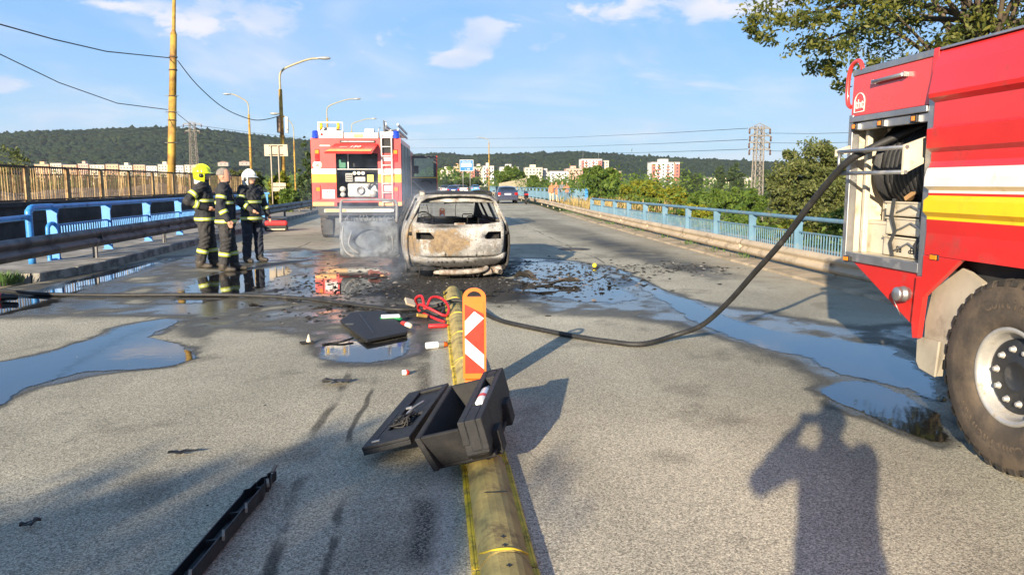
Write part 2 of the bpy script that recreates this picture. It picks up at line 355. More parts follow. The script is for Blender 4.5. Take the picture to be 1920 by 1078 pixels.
t = NT('asphalt')
def attr(t, n):
    a = t.n('ShaderNodeAttribute'); a.attribute_name = n; return a.outputs['Fac']
wetA, sootA, sandA, toneA, brk, wobx = (attr(t, q) for q in ('wet', 'soot', 'sand', 'tone', 'brk', 'wob'))
ob = t.tc.outputs['Object']; X, Y, Z = t.sep(ob)
st1 = t.sep(t.voro(150)); st2 = t.noise(60, 5, .74)
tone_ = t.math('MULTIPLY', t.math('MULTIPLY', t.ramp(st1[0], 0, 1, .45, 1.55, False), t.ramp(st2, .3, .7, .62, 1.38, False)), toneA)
vm = t.n('ShaderNodeVectorMath', operation='SCALE'); t.set(vm.inputs[0], (.380, .350, .264)); t.set(vm.inputs['Scale'], tone_); col = vm.outputs[0]
spots = t.ramp(st2, .665, .71); col = t.mix(t.math('MULTIPLY', spots, .35), col, (.03, .028, .026))
def seam(x0, w): return t.ramp(t.math('ABSOLUTE', t.math('SUBTRACT', t.math('ADD', X, wobx), x0)), w * .3, w, 1, 0)
sm_ = t.math('MULTIPLY', t.math('MAXIMUM', t.math('MAXIMUM', seam(-.50, .028), seam(-.74, .05)), t.math('MAXIMUM', seam(3.5, .03), seam(-3.4, .03))), t.math('MULTIPLY', brk, .75))
col = t.mix(sm_, col, (.022, .021, .02))
grit = t.ramp(st2, .38, .60)
pt = t.math('MULTIPLY', t.ramp(t.math('ABSOLUTE', t.math('SUBTRACT', X, .02)), .04, .08, 1, 0), t.math('MULTIPLY', grit, .45)); col = t.mix(pt, col, (.5, .49, .46))
oil = t.math('MULTIPLY', t.ramp(t.math('ABSOLUTE', t.math('SUBTRACT', t.math('ADD', X, t.math('MULTIPLY', wobx, .7)), -.10)), .015, .10, 1, 0), t.math('MULTIPLY', t.math('MULTIPLY', brk, t.ramp(st2, .42, .55)), .9)); col = t.mix(oil, col, (.03, .028, .026))
col = t.mix(t.math('MULTIPLY', sandA, t.ramp(st2, .25, .6, .5, 1)), col, (.36, .295, .20))
sk = t.ramp(t.math('ADD', sootA, t.math('MULTIPLY', t.math('SUBTRACT', st2, .5), .8)), .18, .72)
col = t.mix(t.math('MULTIPLY', sk, .92), col, t.mix(st2, (.006, .006, .006), (.045, .041, .037)))
wv = t.ramp(wetA, .12, .6)
dk = t.n('ShaderNodeVectorMath', operation='SCALE'); t.set(dk.inputs[0], col); t.set(dk.inputs['Scale'], t.fmix(wv, 1.0, .27)); col = dk.outputs[0]
film = t.ramp(t.math('ADD', wetA, t.math('MULTIPLY', t.math('SUBTRACT', st2, .5), .7)), .62, .92)
rough = t.fmix(wv, .93, t.fmix(film, .58, .12))
nb = t.bump(t.math('ADD', t.math('MULTIPLY', st1[0], .6), st2), t.fmix(wv, .42, t.fmix(film, .40, .08)), .006)
t.bsdf(col, rough, 0, nb, t.fmix(film, .22, .5))
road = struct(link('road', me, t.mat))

# standing water: thin sheets whose depth runs out towards the shore
def water_mat():
    t = NT('puddle_water'); a = attr(t, 'depth')
    w = t.math('ADD', t.noise(5, 3, .5), t.math('MULTIPLY', t.noise(30, 2, .5), .2)); n = t.noise(11, 5, .7)
    b_ = t.n('ShaderNodeBsdfPrincipled'); t.set(b_.inputs['Base Color'], (.016, .016, .016)); t.set(b_.inputs['Roughness'], .035); t.set(b_.inputs['IOR'], 1.5); t.set(b_.inputs['Specular IOR Level'], 1.0); t.t.links.new(t.bump(w, .05, .01), b_.inputs['Normal'])
    tr = t.n('ShaderNodeBsdfTransparent'); mx = t.n('ShaderNodeMixShader'); t.set(mx.inputs[0], t.ramp(t.math('ADD', a, t.math('MULTIPLY', t.math('SUBTRACT', n, .5), 1.1)), .22, .52))
    t.t.links.new(tr.outputs[0], mx.inputs[1]); t.t.links.new(b_.outputs[0], mx.inputs[2]); t.t.links.new(mx.outputs[0], t.out.inputs[0]); return t.mat
WATER = water_mat()
for i, (nm, poly, brk_) in enumerate(PUD):
    P0 = np.array(poly); lo = P0.min(0) - .15; hi = P0.max(0) + .15; st = .05
    gx_ = np.arange(lo[0], hi[0], st); gy_ = np.arange(lo[1], hi[1], st * 1.5); A_, B_ = np.meshgrid(gx_, gy_, indexing='ij'); Q = np.stack([A_.ravel(), B_.ravel()], 1)
    d = poly_dist(Q, poly) + (fbm(Q, 1.6, 4, .6, 40 + i) - .5) * (.22 + brk_ * 2); dep = np.clip(-d / (.10 + brk_ * 2.2), -.3, 1) - brk_ * 2.6 * np.clip(fbm(Q, 1.1, 5, .62, 60 + i) - .30, 0, 1)
    keep = (d < .06); n1, n2 = A_.shape; K = keep.reshape(n1, n2); cell = K[:-1, :-1] & K[1:, :-1] & K[:-1, 1:] & K[1:, 1:]; I = np.arange(n1 * n2).reshape(n1, n2)
    F = np.stack([I[:-1, :-1], I[1:, :-1], I[1:, 1:], I[:-1, 1:]], -1)[cell]; used = np.unique(F); rem = np.zeros(n1 * n2, int); rem[used] = np.arange(len(used)); F = rem[F]
    me = bpy.data.meshes.new('puddle'); me.vertices.add(len(used)); me.vertices.foreach_set('co', np.column_stack([Q[used], np.full(len(used), .004)]).astype('f').ravel()); me.loops.add(F.size); me.loops.foreach_set('vertex_index', F.ravel().astype('i')); me.polygons.add(len(F)); me.polygons.foreach_set('loop_start', np.arange(0, F.size, 4).astype('i'))
    me.attributes.new('depth', 'FLOAT', 'POINT').data.foreach_set('value', dep[used].astype('f')); me.update(calc_edges=True); struct(link('puddle', me, WATER))

# ---- pavements beside the carriageway
CONC = pm('pavement_concrete', (.33, .30, .25), .9, var=.22, vs=1.4, dirt=(.12, .11, .09), da=.4, ds=2.0, bump=.35, bs=60)
KERB = pm('kerb_concrete', (.27, .255, .225), .9, var=.2, vs=2.2, dirt=(.06, .055, .05), da=.45, ds=3.0, bump=.3, bs=70)
SAND = pm('dry_sand', (.38, .30, .20), .95, var=.22, vs=2.0, dirt=(.16, .14, .09), da=.35, ds=1.6, bump=.4, bs=40)
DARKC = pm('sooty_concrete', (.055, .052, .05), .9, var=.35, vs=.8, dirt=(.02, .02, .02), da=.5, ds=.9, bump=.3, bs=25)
ys = [13.4, 14.2, 15, 18, 22, 27, 33, 40, 48, 60, 80, 120]
b = MB()
for a, c in zip(ys[:-1], ys[1:]):
    b.add([(-8.35, a, .14), (float(xl(a)) - .16, a, .14), (float(xl(c)) - .16, c, .14), (-8.35, c, .14)], [(0, 1, 2, 3)])
    b.add([(-8.35, a, -1.2), (-8.35, a, .14), (-8.35, c, .14), (-8.35, c, -1.2)], [(0, 1, 2, 3)])
b.add([(-8.35, 13.4, -1.2), (-6.62, 13.4, -1.2), (-6.62, 13.4, .138), (-8.35, 13.4, .138)], [(0, 1, 2, 3)])
lp = struct(b.build('pavement', CONC))
km = MB().box(-.075, .075, 0, .985, -.2, .15).mesh('kerb_stone')
y = 13.4; i = 0
while y < 52:
    x0, x1 = float(xl(y)) - .075, float(xl(y + 1)) - .075
    o = link('kerb_stone', km, KERB, lp, (x0 + rnd.uniform(-.006, .006), y, rnd.uniform(-.008, .006)), (0, 0, -math.atan2(x1 - x0, 1)), .018)
    y += 1.0
# gutter weeds and broken verge in front of the pavement's near end
b = MB()
for a, c in zip([-14, -4, 4, 9], [-4, 4, 9, 13.4]): b.box(-9, float(xl(a)) - .02, a, c, -1.0, -.02 + .0005 * a)
struct(b.build('verge', SAND))
# right: sandy strip and walkway behind the rail
ys = list(np.arange(-14, 46, 2.0)); b = MB()
prof = [(0, -.03), (.04, .035), (.5, .06), (.9, .05), (3.0, .06), (3.02, -1.5)]
for a, c in zip(ys[:-1], ys[1:]):
    for (u0, z0), (u1, z1) in zip(prof[:-1], prof[1:]):
        xa, xc = float(xr(a)), float(xr(c))
        b.add([(xa + u0, a, z0), (xa + u1, a, z1), (xc + u1, c, z1), (xc + u0, c, z0)], [(0, 1, 2, 3)])
struct(b.build('walkway', SAND))

# ---- terrain: one sheet to the horizon, lower than the bridge, level with the road beyond it
def terr(x, y):
    wr = np.interp(y, [0, 40, 52, 4000], [8.9, 8.9, 17, 17]); wl = np.interp(y, [0, 45, 60, 4000], [8.2, 8.2, 10.2, 10.2])
    base = np.where(y < 46, -1.4, -.06)
    hr = base - 5.2 * sstep(wr, wr + 14, x); hl = base - 4.0 * sstep(wl, wl + 12, -x)
    h = np.where(x > 0, hr, hl) + .25 * np.sin(x * .31 + 1) * np.sin(y * .23) * sstep(9, 16, np.abs(x))
    h = np.where((y > 44) & (x > xl(y) - 1.7) & (x < xr(y) + .0), -.12, h)
    return h + 14 * sstep(150, 900, np.hypot(x, y)) * .35
gx = np.concatenate([-np.geomspace(4000, 40, 26), np.arange(-39, 40, 1.0), np.geomspace(40, 4000, 26)])
gy = np.concatenate([np.arange(-60, 110, 2.0), np.geomspace(110, 5000, 36)])
GX, GY = np.meshgrid(gx, gy, indexing='ij'); GZ = terr(GX, GY)
t = NT('meadow')
c = t.mix(t.ramp(t.noise(.25, 6, .6), .35, .65), (.045, .075, .016), (.14, .125, .045)); c = t.mix(t.ramp(t.noise(3, 6, .7), .4, .7), c, (.035, .055, .012))
t.bsdf(c, .95, 0, t.bump(t.noise(6, 6, .7), .8, .15), .2)
b = MB(); n1, n2 = GX.shape
b.v = list(zip(GX.ravel().tolist(), GY.ravel().tolist(), GZ.ravel().tolist()))
for i in range(n1 - 1):
    for j in range(n2 - 1): b.f.append((i * n2 + j, (i + 1) * n2 + j, (i + 1) * n2 + j + 1, i * n2 + j + 1)); b.m.append(0); b.s.append(True)
struct(b.build('ground', t.mat))

# ================================================================ large red fire engine on the right
RED = pm('fire_engine_red', (.60, .022, .018), .30, var=.10, vs=1.2, dirt=(.30, .05, .035), da=.10, ds=3, coat=.5, rvar=.06)
RED2 = pm('fire_engine_red_gloss', (.66, .045, .035), .28, var=.10, vs=1.0, coat=.6, rvar=.06)
WHITEP = pm('white_paint', (.78, .75, .68), .4, var=.06, dirt=(.45, .40, .33), da=.12, ds=5, coat=.2)
YELP = pm('yellow_paint', (.85, .55, .01), .4, var=.06, coat=.3, dirt=(.6, .36, .02), da=.1)
ALU = pm('aluminium', (.42, .42, .42), .42, .85, var=.12, vs=6, dirt=(.16, .15, .14), da=.2, ds=7)
CREAM = pm('cream_panel', (.60, .53, .40), .55, var=.10, vs=4, dirt=(.30, .24, .16), da=.22, ds=6)
BLACKR = pm('black_rubber', (.018, .018, .018), .62, var=.3, vs=9, dirt=(.06, .055, .048), da=.2, ds=6, bump=.2, bs=60)
BLACKP = pm('black_plastic', (.016, .016, .017), .48, var=.25, vs=8, dirt=(.05, .047, .043), da=.18, ds=8, bump=.15, bs=90)
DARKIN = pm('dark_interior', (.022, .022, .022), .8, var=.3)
TYRE = pm('dusty_tyre', (.060, .048, .037), .85, var=.25, vs=5, dirt=(.115, .085, .058), da=.45, ds=7, bump=.25, bs=70)
TREAD = pm('tyre_tread', (.032, .028, .024), .88, var=.3, vs=9, dirt=(.08, .062, .045), da=.3, ds=9, bump=.3, bs=80)
RIM = pm('steel_rim', (.52, .50, .46), .42, .55, var=.12, vs=7, dirt=(.22, .18, .13), da=.28, ds=8)
HUB = pm('hub_plastic', (.020, .022, .026), .5, var=.25, dirt=(.07, .066, .06), da=.25, ds=7)
ORANGE = pm('orange_lens', (.85, .25, .01), .2, var=.05, coat=.6)
REDLENS = pm('red_lens', (.45, .012, .012), .2, var=.08, coat=.6)
def place(mb, name, mat, T, **k): return mb.build(name, mat, T, tuple(-c for c in T.location), **k)
SP = 3.08
TK = thing('fire_engine', 'large red fire engine at right, hose reel in its open rear side locker', 'fire engine', (4.33, 1.5, 0))
# --- ribbed tank side (profile: z, x offset outward, material)
prof = [(1.163, .000, 0), (1.30, -.004, 0), (1.375, .0, 0), (1.383, .0, 2), (1.40, .0, 2), (1.43, .030, 2), (1.50, .030, 2), (1.523, .0, 2), (1.530, .0, 0), (1.545, .0, 1),
        (1.56, .0, 1), (1.585, .034, 1), (1.64, .034, 1), (1.69, .020, 1), (1.697, .012, 0), (1.735, .0, 0), (1.79, .0, 0), (1.815, .036, 0), (1.93, .040, 0), (1.945, .0, 0),
        (2.09, .0, 0), (2.115, .042, 0), (2.14, .046, 0), (2.30, .022, 0), (2.395, -.02, 0), (2.42, -.06, 0)]
b = MB(); ys = [4.545, 4.535, 4.50, 3.2, 1.5, 0, -1.2]
for (z0, o0, m), (z1, o1, _) in zip(prof[:-1], prof[1:]):
    for ya, yb in zip(ys[:-1], ys[1:]):
        k0 = 0 if ya > 4.54 else 1; k1 = 0 if yb > 4.54 else 1; e0 = -.03 if not k0 else 0; e1 = -.03 if not k1 else 0
        def px_(o, k, e): return SP - .03 - (o if k else min(o, 0)) - e
        b.add([(px_(o0, k0, e0), ya, z0), (px_(o0, k1, e1), yb, z0), (px_(o1, k1, e1), yb, z1), (px_(o1, k0, e0), ya, z1)], [(3, 2, 1, 0)], m)
b.box(SP + .03, 5.55, -1.2, 4.545, 1.17, 2.40)
place(b, 'tank_body', [RED, WHITEP, YELP], TK)
place(MB().box(SP - .025, 5.5, -1.2, 4.53, 2.402, 2.415), 'roof_deck', ALU, TK)
# --- rear locker with its frame, walls and roof
b = MB()
b.box(SP - .012, SP + .05, 4.552, 4.622, 1.02, 2.16); b.box(SP - .012, SP + .05, 5.50, 5.552, 1.02, 2.10)
b.box(SP - .012, SP + .05, 4.622, 5.50, 1.035, 1.10)
b.box(SP - .022, SP + .02, 4.625, 5.53, 2.045, 2.085); b.box(SP - .005, SP + .035, 4.625, 5.50, 1.985, 2.040)
b.box(SP + .035, 5.5, 4.552, 5.545, 1.02, 1.06)
place(b, 'locker_frame', ALU, TK, bev=.004)
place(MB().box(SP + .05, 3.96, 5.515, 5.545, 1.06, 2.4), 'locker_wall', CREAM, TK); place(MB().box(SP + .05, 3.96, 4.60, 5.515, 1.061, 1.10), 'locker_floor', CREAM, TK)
place(MB().box(3.96, 4.0, 4.56, 5.54, 1.06, 2.4), 'back_wall', DARKIN, TK); place(MB().box(SP + .05, 3.96, 4.56, 4.60, 1.06, 2.4), 'side_wall', DARKIN, TK); place(MB().box(SP + .05, 3.96, 4.60, 5.515, 2.05, 2.08), 'locker_ceiling', DARKIN, TK)  # back and side wall coloured dark to stand for shade inside the locker
b = MB(); b.box(SP + .06, SP + .10, 5.40, 5.44, 1.10, 2.0); b.box(SP + .2, SP + .26, 5.36, 5.40, 1.32, 2.0); b.box(SP + .12, SP + .3, 5.19, 5.49, 1.10, 1.31); b.box(SP + .115, SP + .31, 5.185, 5.495, 1.31, 1.335)
b.box(SP + .3, SP + .5, 5.2, 5.5, 1.335, 1.5)
place(b, 'locker_fitting', CREAM, TK, bev=.006)
place(MB().box(3.98, 5.55, 4.552, 5.545, 1.06, 2.40), 'rear_body', RED, TK)
place(MB().prism([(4.63, 2.088), (5.54, 2.088), (5.53, 2.375), (4.60, 2.375)], 'x', SP - .004, SP + .04), 'upper_panel', RED2, TK, bev=.004)
place(MB().prism([(4.545, 2.165), (4.615, 2.165), (4.595, 2.42), (4.545, 2.42)], 'x', SP - .02, SP + .04), 'corner_post', RED, TK, bev=.004)
place(MB().box(SP - .012, 5.5, 4.60, 5.535, 2.377, 2.42), 'roof_trim', ALU, TK, bev=.004)
b = MB(); b.cyl((SP - .035, 4.88, 2.305), (SP - .035, 5.22, 2.300), .013, n=10); b.box(SP - .04, SP, 4.86, 4.885, 2.29, 2.32); b.box(SP - .04, SP, 5.215, 5.24, 2.286, 2.315); place(b, 'grab_handle', ALU, TK)
place(MB().tube(spline([(SP + .0, 5.555, 2.16), (SP - .0, 5.60, 2.19), (SP, 5.615, 2.28), (SP, 5.605, 2.40), (SP, 5.56, 2.468), (SP, 5.47, 2.478), (SP, 5.42, 2.41)], 6), .016, 10), 'guard_rail', RED2, TK)
# three small lamps under the roof edge
for y in (5.45, 5.12, 4.74):
    l = place(MB().box(SP - .03, SP + .01, y - .03, y + .035, 1.985, 2.035), 'step_lamp', BLACKP, TK, bev=.004)
    MB().box(SP - .037, SP - .031, y - .014, y + .014, 1.998, 2.026).build('lens', ORANGE, l)
    MB().box(SP - .02, SP + .0, y - .04, y - .0305, 1.99, 2.03).build('bracket', ALU, l)
# emblem: an arch-topped outline with three lower-case letters
em = place(MB().tube([(SP - .0065, 5.495, 2.112)] + [(SP - .0065, 5.43 + .065 * math.cos(R(a)), 2.185 + .062 * math.sin(R(a))) for a in range(0, 181, 15)] + [(SP - .0065, 5.365, 2.118)], .0045, 6, closed=True), 'emblem', WHITEP, TK)
link('lettering', text_mesh('tht', .092, bold=.001), WHITEP, em, (SP - .008, 5.43, 2.168), (math.pi / 2, 0, -math.pi / 2))
# lower valance, wheel-arch edge, mudguard
place(MB().prism([(5.42, 1.03), (4.60, 1.03), (4.60, .66)], 'x', SP + .012, SP + .04), 'side_skirt', RED, TK)
place(MB().prism([(4.545, 1.16), (4.20, 1.16), (4.52, .90), (4.548, .63), (4.60, .62), (4.62, .72), (4.60, 1.02), (4.545, 1.02)], 'x', SP - .03, SP + .005), 'arch_panel', RED, TK, bev=.003)
place(MB().prism([(4.56, .93), (4.30, 1.10), (4.12, 1.03), (4.22, .80), (4.38, .62), (4.46, .40), (4.60, .40), (4.61, .72)], 'x', SP + .06, SP + .10), 'mudguard', pm('dusty_mudguard', (.36, .32, .25), .75, var=.15, dirt=(.2, .17, .13), da=.3), TK)
place(MB().prism([(4.44, .40), (4.60, .42), (4.635, .46), (4.64, .60), (4.62, .625), (4.42, .63)], 'x', SP + .03, SP + .045), 'mudflap', pm('dusty_mudguard', (.36, .32, .25)), TK, bev=.004)
place(MB().box(SP + .12, 5.4, -1.0, 4.5, .86, 1.16), 'chassis', DARKIN, TK)
cp = MB().lathe([(.0, .0), (.040, .0), (.047, .008), (.047, .022), (.042, .026), (.049, .032), (.049, .05), (.052, .054), (.052, .066), (.044, .07), (.044, .10)], 24, M=Matrix.Translation((SP - .075, 4.74, .885)) @ Matrix.Rotation(math.pi / 2, 4, 'Y'))
c = place(cp, 'hose_coupling', ALU, TK); MB().cyl((SP - .06, 4.775, .84), (SP - .02, 4.75, .74), .003, n=6).build('chain', ALU, c)
for y, z in ((5.44, 1.052), (4.43, 1.155)):
    m = place(MB().box(SP - .035, SP - .012, y - .04, y + .045, z - .018, z + .018), 'side_marker', BLACKP, TK, bev=.003)
    MB().box(SP - .041, SP - .034, y - .022, y + .035, z - .013, z + .013).build('lens', ORANGE, m)
# --- wheels
def wheel(name, r, w, rr, T=None, loc=(0, 0, 0), rz=0, blocks=34, detail=True, mats=None):
    """axle along local x, outer face towards -x"""
    tm, trm, rm, hm = mats or (TYRE, TREAD, RIM, HUB)
    root = bpy.data.objects.new(name, None); COL.objects.link(root); root.parent = T; root.location = loc; root.rotation_euler = (0, 0, rz)
    RX = Matrix.Rotation(-math.pi / 2, 4, 'Y')         # local z -> -x
    h = w / 2; d = r - rr
    tb = MB().lathe([(rr - .005, h * .72), (rr + d * .06, h * .90), (rr + d * .16, h * .965), (rr + d * .30, h * 1.0), (rr + d * .34, h * .985), (rr + d * .55, h * 1.02), (rr + d * .66, h * 1.0), (rr + d * .685, h * .985), (rr + d * .83, h * .95), (r - .02, h * .86), (r - .022, 0), (r - .02, -h * .86), (rr + d * .5, -h), (rr, -h * .7)], 64, M=RX)
    ty = tb.build('tyre', tm, root)
    b = MB()
    for k in range(blocks):
        a = 2 * math.pi * k / blocks; da = 2 * math.pi / blocks * .31
        for side in (1, -1):
            aa = a + (0 if side > 0 else math.pi / blocks)
            def q(rad, ang, x): return (-x, rad * math.sin(ang), rad * math.cos(ang))
            x0, x1, x2 = side * h * .10, side * h * .90, side * h * .985
            vs_ = [q(r - .03, aa - da, x0), q(r - .03, aa + da, x0), q(r - .05, aa + da * .9, x2), q(r - .05, aa - da * .9, x2), q(r, aa - da * .9, x0), q(r, aa + da * .9, x0), q(r - .012, aa + da * .8, x1), q(r - .012, aa - da * .8, x1)]
            b.add(vs_, [(4, 5, 6, 7), (0, 1, 5, 4), (1, 2, 6, 5), (2, 3, 7, 6), (3, 0, 4, 7)])
    b.build('tread', trm, ty, fixn=True)
    rm_o = MB().lathe([(rr + .012, h * .80), (rr + .014, h * .86), (rr + .004, h * .90), (rr - .012, h * .88), (rr - .02, h * .80), (rr - .03, h * .62), (rr - .042, h * .50), (rr * .74, h * .48), (rr * .66, h * .50)], 48, M=RX).build('rim', rm, root)
    hub = MB().lathe([(rr * .80, h * .49), (rr * .79, h * .56), (rr * .73, h * .60), (rr * .36, h * .62), (rr * .33, h * .66), (rr * .29, h * .66), (rr * .27, h * .63), (0.0, h * .635)], 40, M=RX).build('hub_cover', hm, root)
    if detail:
        nm = MB().lathe([(.021, 0), (.0215, .004), (.015, .005), (.014, .022), (.010, .026), (0, .026)], 8, M=RX).mesh('wheel_nut')
        for k in range(10):
            a = 2 * math.pi * (k + .4) / 10; link('wheel_nut', nm, rm, hub, (-h * .60, rr * .575 * math.sin(a), rr * .575 * math.cos(a)))
    return root
w0 = wheel('wheel', .55, .36, .262, TK, tuple(Vector((SP + .21, 3.85, .55)) - TK.location))
for txt, a0, rad, sz in (('Continental', 26, .405, .085), ('Continental', 202, .405, .085)):
    ty = w0.children[0]
    for i, ch in enumerate(txt):
        a = R(a0 - 7.6 * i); me_ = text_mesh(ch, sz, ext=.003, bold=.002)
        link('lettering', me_, TYRE, ty, (-.180, rad * math.sin(a), rad * math.cos(a)), (Matrix.Rotation(a, 3, 'X').inverted() @ Euler((math.pi / 2, 0, -math.pi / 2)).to_matrix()).to_euler())
for y in (2.35, -2.6):
    c = copy_tree(w0, TK); c.location = Vector((SP + .21, y, .55)) - TK.location
for y in (3.85, 2.35, -2.6):
    c = wheel('wheel', .55, .36, .262, TK, tuple(Vector((5.37, y, .55)) - TK.location), math.pi, detail=False)
# cab (outside the picture, beside and behind the photographer)
b = MB().prism([(-1.6, .75), (-1.6, 2.75), (-3.6, 2.75), (-4.05, 1.75), (-4.1, .6), (-3.25, .6), (-3.05, 1.1), (-2.2, 1.15), (-1.95, .7)], 'x', SP, 5.56); place(b, 'cab', RED, TK, bev=.04)
place(MB().prism([(-1.9, 1.75), (-1.9, 2.45), (-2.6, 2.45), (-2.6, 1.75)], 'x', SP - .01, SP + .02), 'cab_window', pm('dark_glass', (.02, .025, .03), .05, var=.05), TK)
place(MB().prism([(-2.75, 1.75), (-2.75, 2.45), (-3.45, 2.45), (-3.8, 1.75)], 'x', SP - .01, SP + .02), 'cab_window', pm('dark_glass', (.02, .025, .03), .05), TK)
place(MB().box(3.3, 5.3, -4.2, -3.9, .45, .85), 'bumper', WHITEP, TK, bev=.03)
# --- hose reel, guide frame, folded hose
RL = Vector((3.52, 4.98, 1.72)); Rr = .31
rl = place(MB().cyl((RL.x, 4.63, RL.z), (RL.x, 5.33, RL.z), .10, n=20), 'hose_reel', ALU, TK)
for y in (4.63, 5.345): MB().lathe([(0, -.008), (Rr + .05, -.008), (Rr + .05, .008), (0, .008)], 36, M=Matrix.Translation((RL.x, y, RL.z)) @ Matrix.Rotation(math.pi / 2, 4, 'X')).build('reel_flange', BLACKP, rl)
hp = []
for lay, rad in enumerate((.26, .305)):
    n = 12
    for k in range(n * 22 + 1):
        a = 2 * math.pi * k / 22; y = (4.67 + .052 * k / 22) if lay == 0 else (5.30 - .052 * k / 22); hp.append((RL.x - rad * math.cos(a), y, RL.z + rad * math.sin(a)))
MB().tube(hp, .027, 6).build('wound_hose', BLACKR, rl)
g = MB().cyl((SP - .10, 4.70, 1.832), (SP - .10, 5.52, 1.832), .014, n=10); g.cyl((SP - .10, 4.70, 1.675), (SP - .10, 5.52, 1.675), .014, n=10); g.cyl((SP - .10, 5.50, 1.675), (SP - .10, 5.50, 1.832), .012, n=8)
gf = place(g, 'hose_guide', ALU, TK)
MB().prism([(SP - .115, 1.66), (SP - .115, 1.845), (SP + .16, 1.945), (SP + .16, 1.80)], 'y', 4.68, 4.70).build('guide_bracket', CREAM, gf)
MB().prism([(SP - .115, 1.80), (SP - .115, 1.845), (SP + .22, 1.96), (SP + .22, 1.88)], 'y', 5.522, 5.54).build('guide_bracket', CREAM, gf)
for z in (1.832, 1.675): MB().cyl((SP - .10, 4.674, z), (SP - .10, 4.68, z), .014, n=6).build('bolt', ALU, gf)
for o in gf.children: o.location = (0, 0, 0)
STRAP = pm('grey_strap', (.05, .05, .048), .85, var=.2, vs=20)
for k, (z, h, sh) in enumerate(((1.105, .135, .0), (1.25, .12, .012), (1.38, .10, .004))):
    bx = thing('storage_box', ['bottom cream box in the engine locker, upside-down lettering on its front', 'middle cream box in the engine locker between two others', 'top cream box of the stack under the hose reel'][k], 'box', (3.17 + sh, 4.93, z), 0, 'boxes stacked in the locker')
    MB().box(0, .42, -.255, .255, 0, h).build('case', CREAM, bx, bev=.010)
    MB().box(-.008, .425, -.26, .26, h - .012, h).build('lid', CREAM, bx, bev=.003)
    if k == 0:
        for tx, y0, s in (('TEP', -.10, .062), ('B5', .06, .062)):
            link('lettering', text_mesh(tx, s, bold=.0005), BLACKP, bx, (-.0025, y0, .055), (-math.pi / 2, 0, math.pi / 2))
    MB().tube([(-.012, -.21, .02), (-.016, -.16, h * .5), (-.012, -.05, h * .75), (-.016, .04, h * .45), (-.012, .10, h * .3)], .006, 6).build('carry_handle', ALU, bx)
for nm_, y0, y1 in (('left', 5.06, 5.03), ('right', 4.735, 4.75)):
    sb = MB(); pts_ = [(3.155, y0, 1.50), (3.145, y0, 1.38), (3.155, (y0 + y1) / 2 - .02, 1.28), (3.145, y1 + .03, 1.20), (3.150, y1, 1.105)]
    sb.grid([[(p[0], p[1] - .022, p[2]), (p[0] - .003, p[1], p[2]), (p[0], p[1] + .022, p[2])] for p in pts_])
    tag(sb.build('webbing_strap', STRAP), 'dark webbing strap at the %s end of the boxes in the locker' % nm_, 'strap')
w = MB().bar((3.25, 5.06, 1.497), (3.30, 4.86, 1.62), .05, .03); tag(w.build('wooden_handle', pm('worn_wood', (.33, .19, .08), .7, var=.2)), 'short wooden handle lying on the top box under the hose reel', 'tool handle')

# ================================================================ the hose across the road
HOSE = [(3.40, 5.02, 2.02), (3.22, 5.16, 1.93), (3.06, 5.27, 1.835), (2.97, 5.40, 1.74), (2.93, 5.75, 1.48), (2.87, 6.15, 1.12), (2.82, 6.55, .82), (2.75, 6.95, .50), (2.63, 7.30, .22), (2.42, 7.52, .075), (2.03, 7.33, .033), (1.75, 7.50, .03), (1.48, 7.77, .03), (1.09, 8.29, .03), (.71, 8.87, .04), (.44, 9.52, .11), (.27, 9.68, .145), (.06, 9.72, .08), (-.12, 9.80, .03), (-.48, 9.75, .03), (-.80, 9.98, .03), (-1.17, 10.27, .03), (-1.86, 10.86, .03), (-2.91, 11.28, .03), (-4.0, 11.40, .03), (-4.72, 11.46, .03), (-5.6, 11.66, .03), (-6.45, 12.10, .035), (-7.1, 12.5, .05), (-7.9, 12.7, .05)]
tag(MB().tube(spline(HOSE, 9), .026, 12).build('fire_hose', BLACKR), 'black rubber fire hose from the engine reel across the wet road to the left kerb', 'hose')

# ================================================================ rails, poles, signs, wires
def at(px, py, Y):
    """point of the scene on the plane y = Y that the photograph shows at (px, py)"""
    x = (px - 960) / 1450; y = -(py - 539) / 1450
    f = math.cos(PITCH) + y * math.sin(PITCH); u = -math.sin(PITCH) + y * math.cos(PITCH)
    X_ = x * math.cos(YAW) + f * math.sin(YAW); Y_ = -x * math.sin(YAW) + f * math.cos(YAW); k = Y / Y_
    return Vector((X_ * k, Y, 1.6 + u * k))
STEELG = pm('galvanised_grey', (.115, .115, .118), .5, .55, var=.2, vs=1.5, dirt=(.05, .048, .045), da=.35, ds=2.2)
STEELB = pm('dusty_rail', (.47, .385, .275), .7, .0, var=.16, vs=1.2, dirt=(.20, .16, .115), da=.3, ds=2.4)
BLUE = pm('blue_paint', (.045, .25, .62), .42, var=.12, vs=3, dirt=(.03, .09, .19), da=.18, ds=5, coat=.15)
BLUEF = pm('faded_blue_paint', (.115, .225, .315), .55, var=.15, vs=2, dirt=(.22, .22, .20), da=.22, ds=4)
RUSTY = pm('rusty_cream_paint', (.40, .275, .125), .75, var=.25, vs=3, dirt=(.16, .075, .025), da=.45, ds=4)
RUSTD = pm('dark_rust', (.10, .062, .035), .85, var=.3, vs=3, dirt=(.03, .024, .02), da=.4, ds=4)
YPOLE = pm('yellow_pole_paint', (.44, .275, .045), .65, var=.2, vs=2, dirt=(.17, .075, .03), da=.42, ds=1.6)
ARMG = pm('lamp_arm_grey', (.36, .31, .20), .6, .2, var=.15)
GREYM = pm('grey_metal', (.30, .30, .29), .5, .5, var=.15)
BEIGE = pm('sign_back', (.46, .38, .28), .6, var=.1, dirt=(.30, .24, .18), da=.15)
WIRE = pm('cable_black', (.02, .02, .022), .7, var=.1)
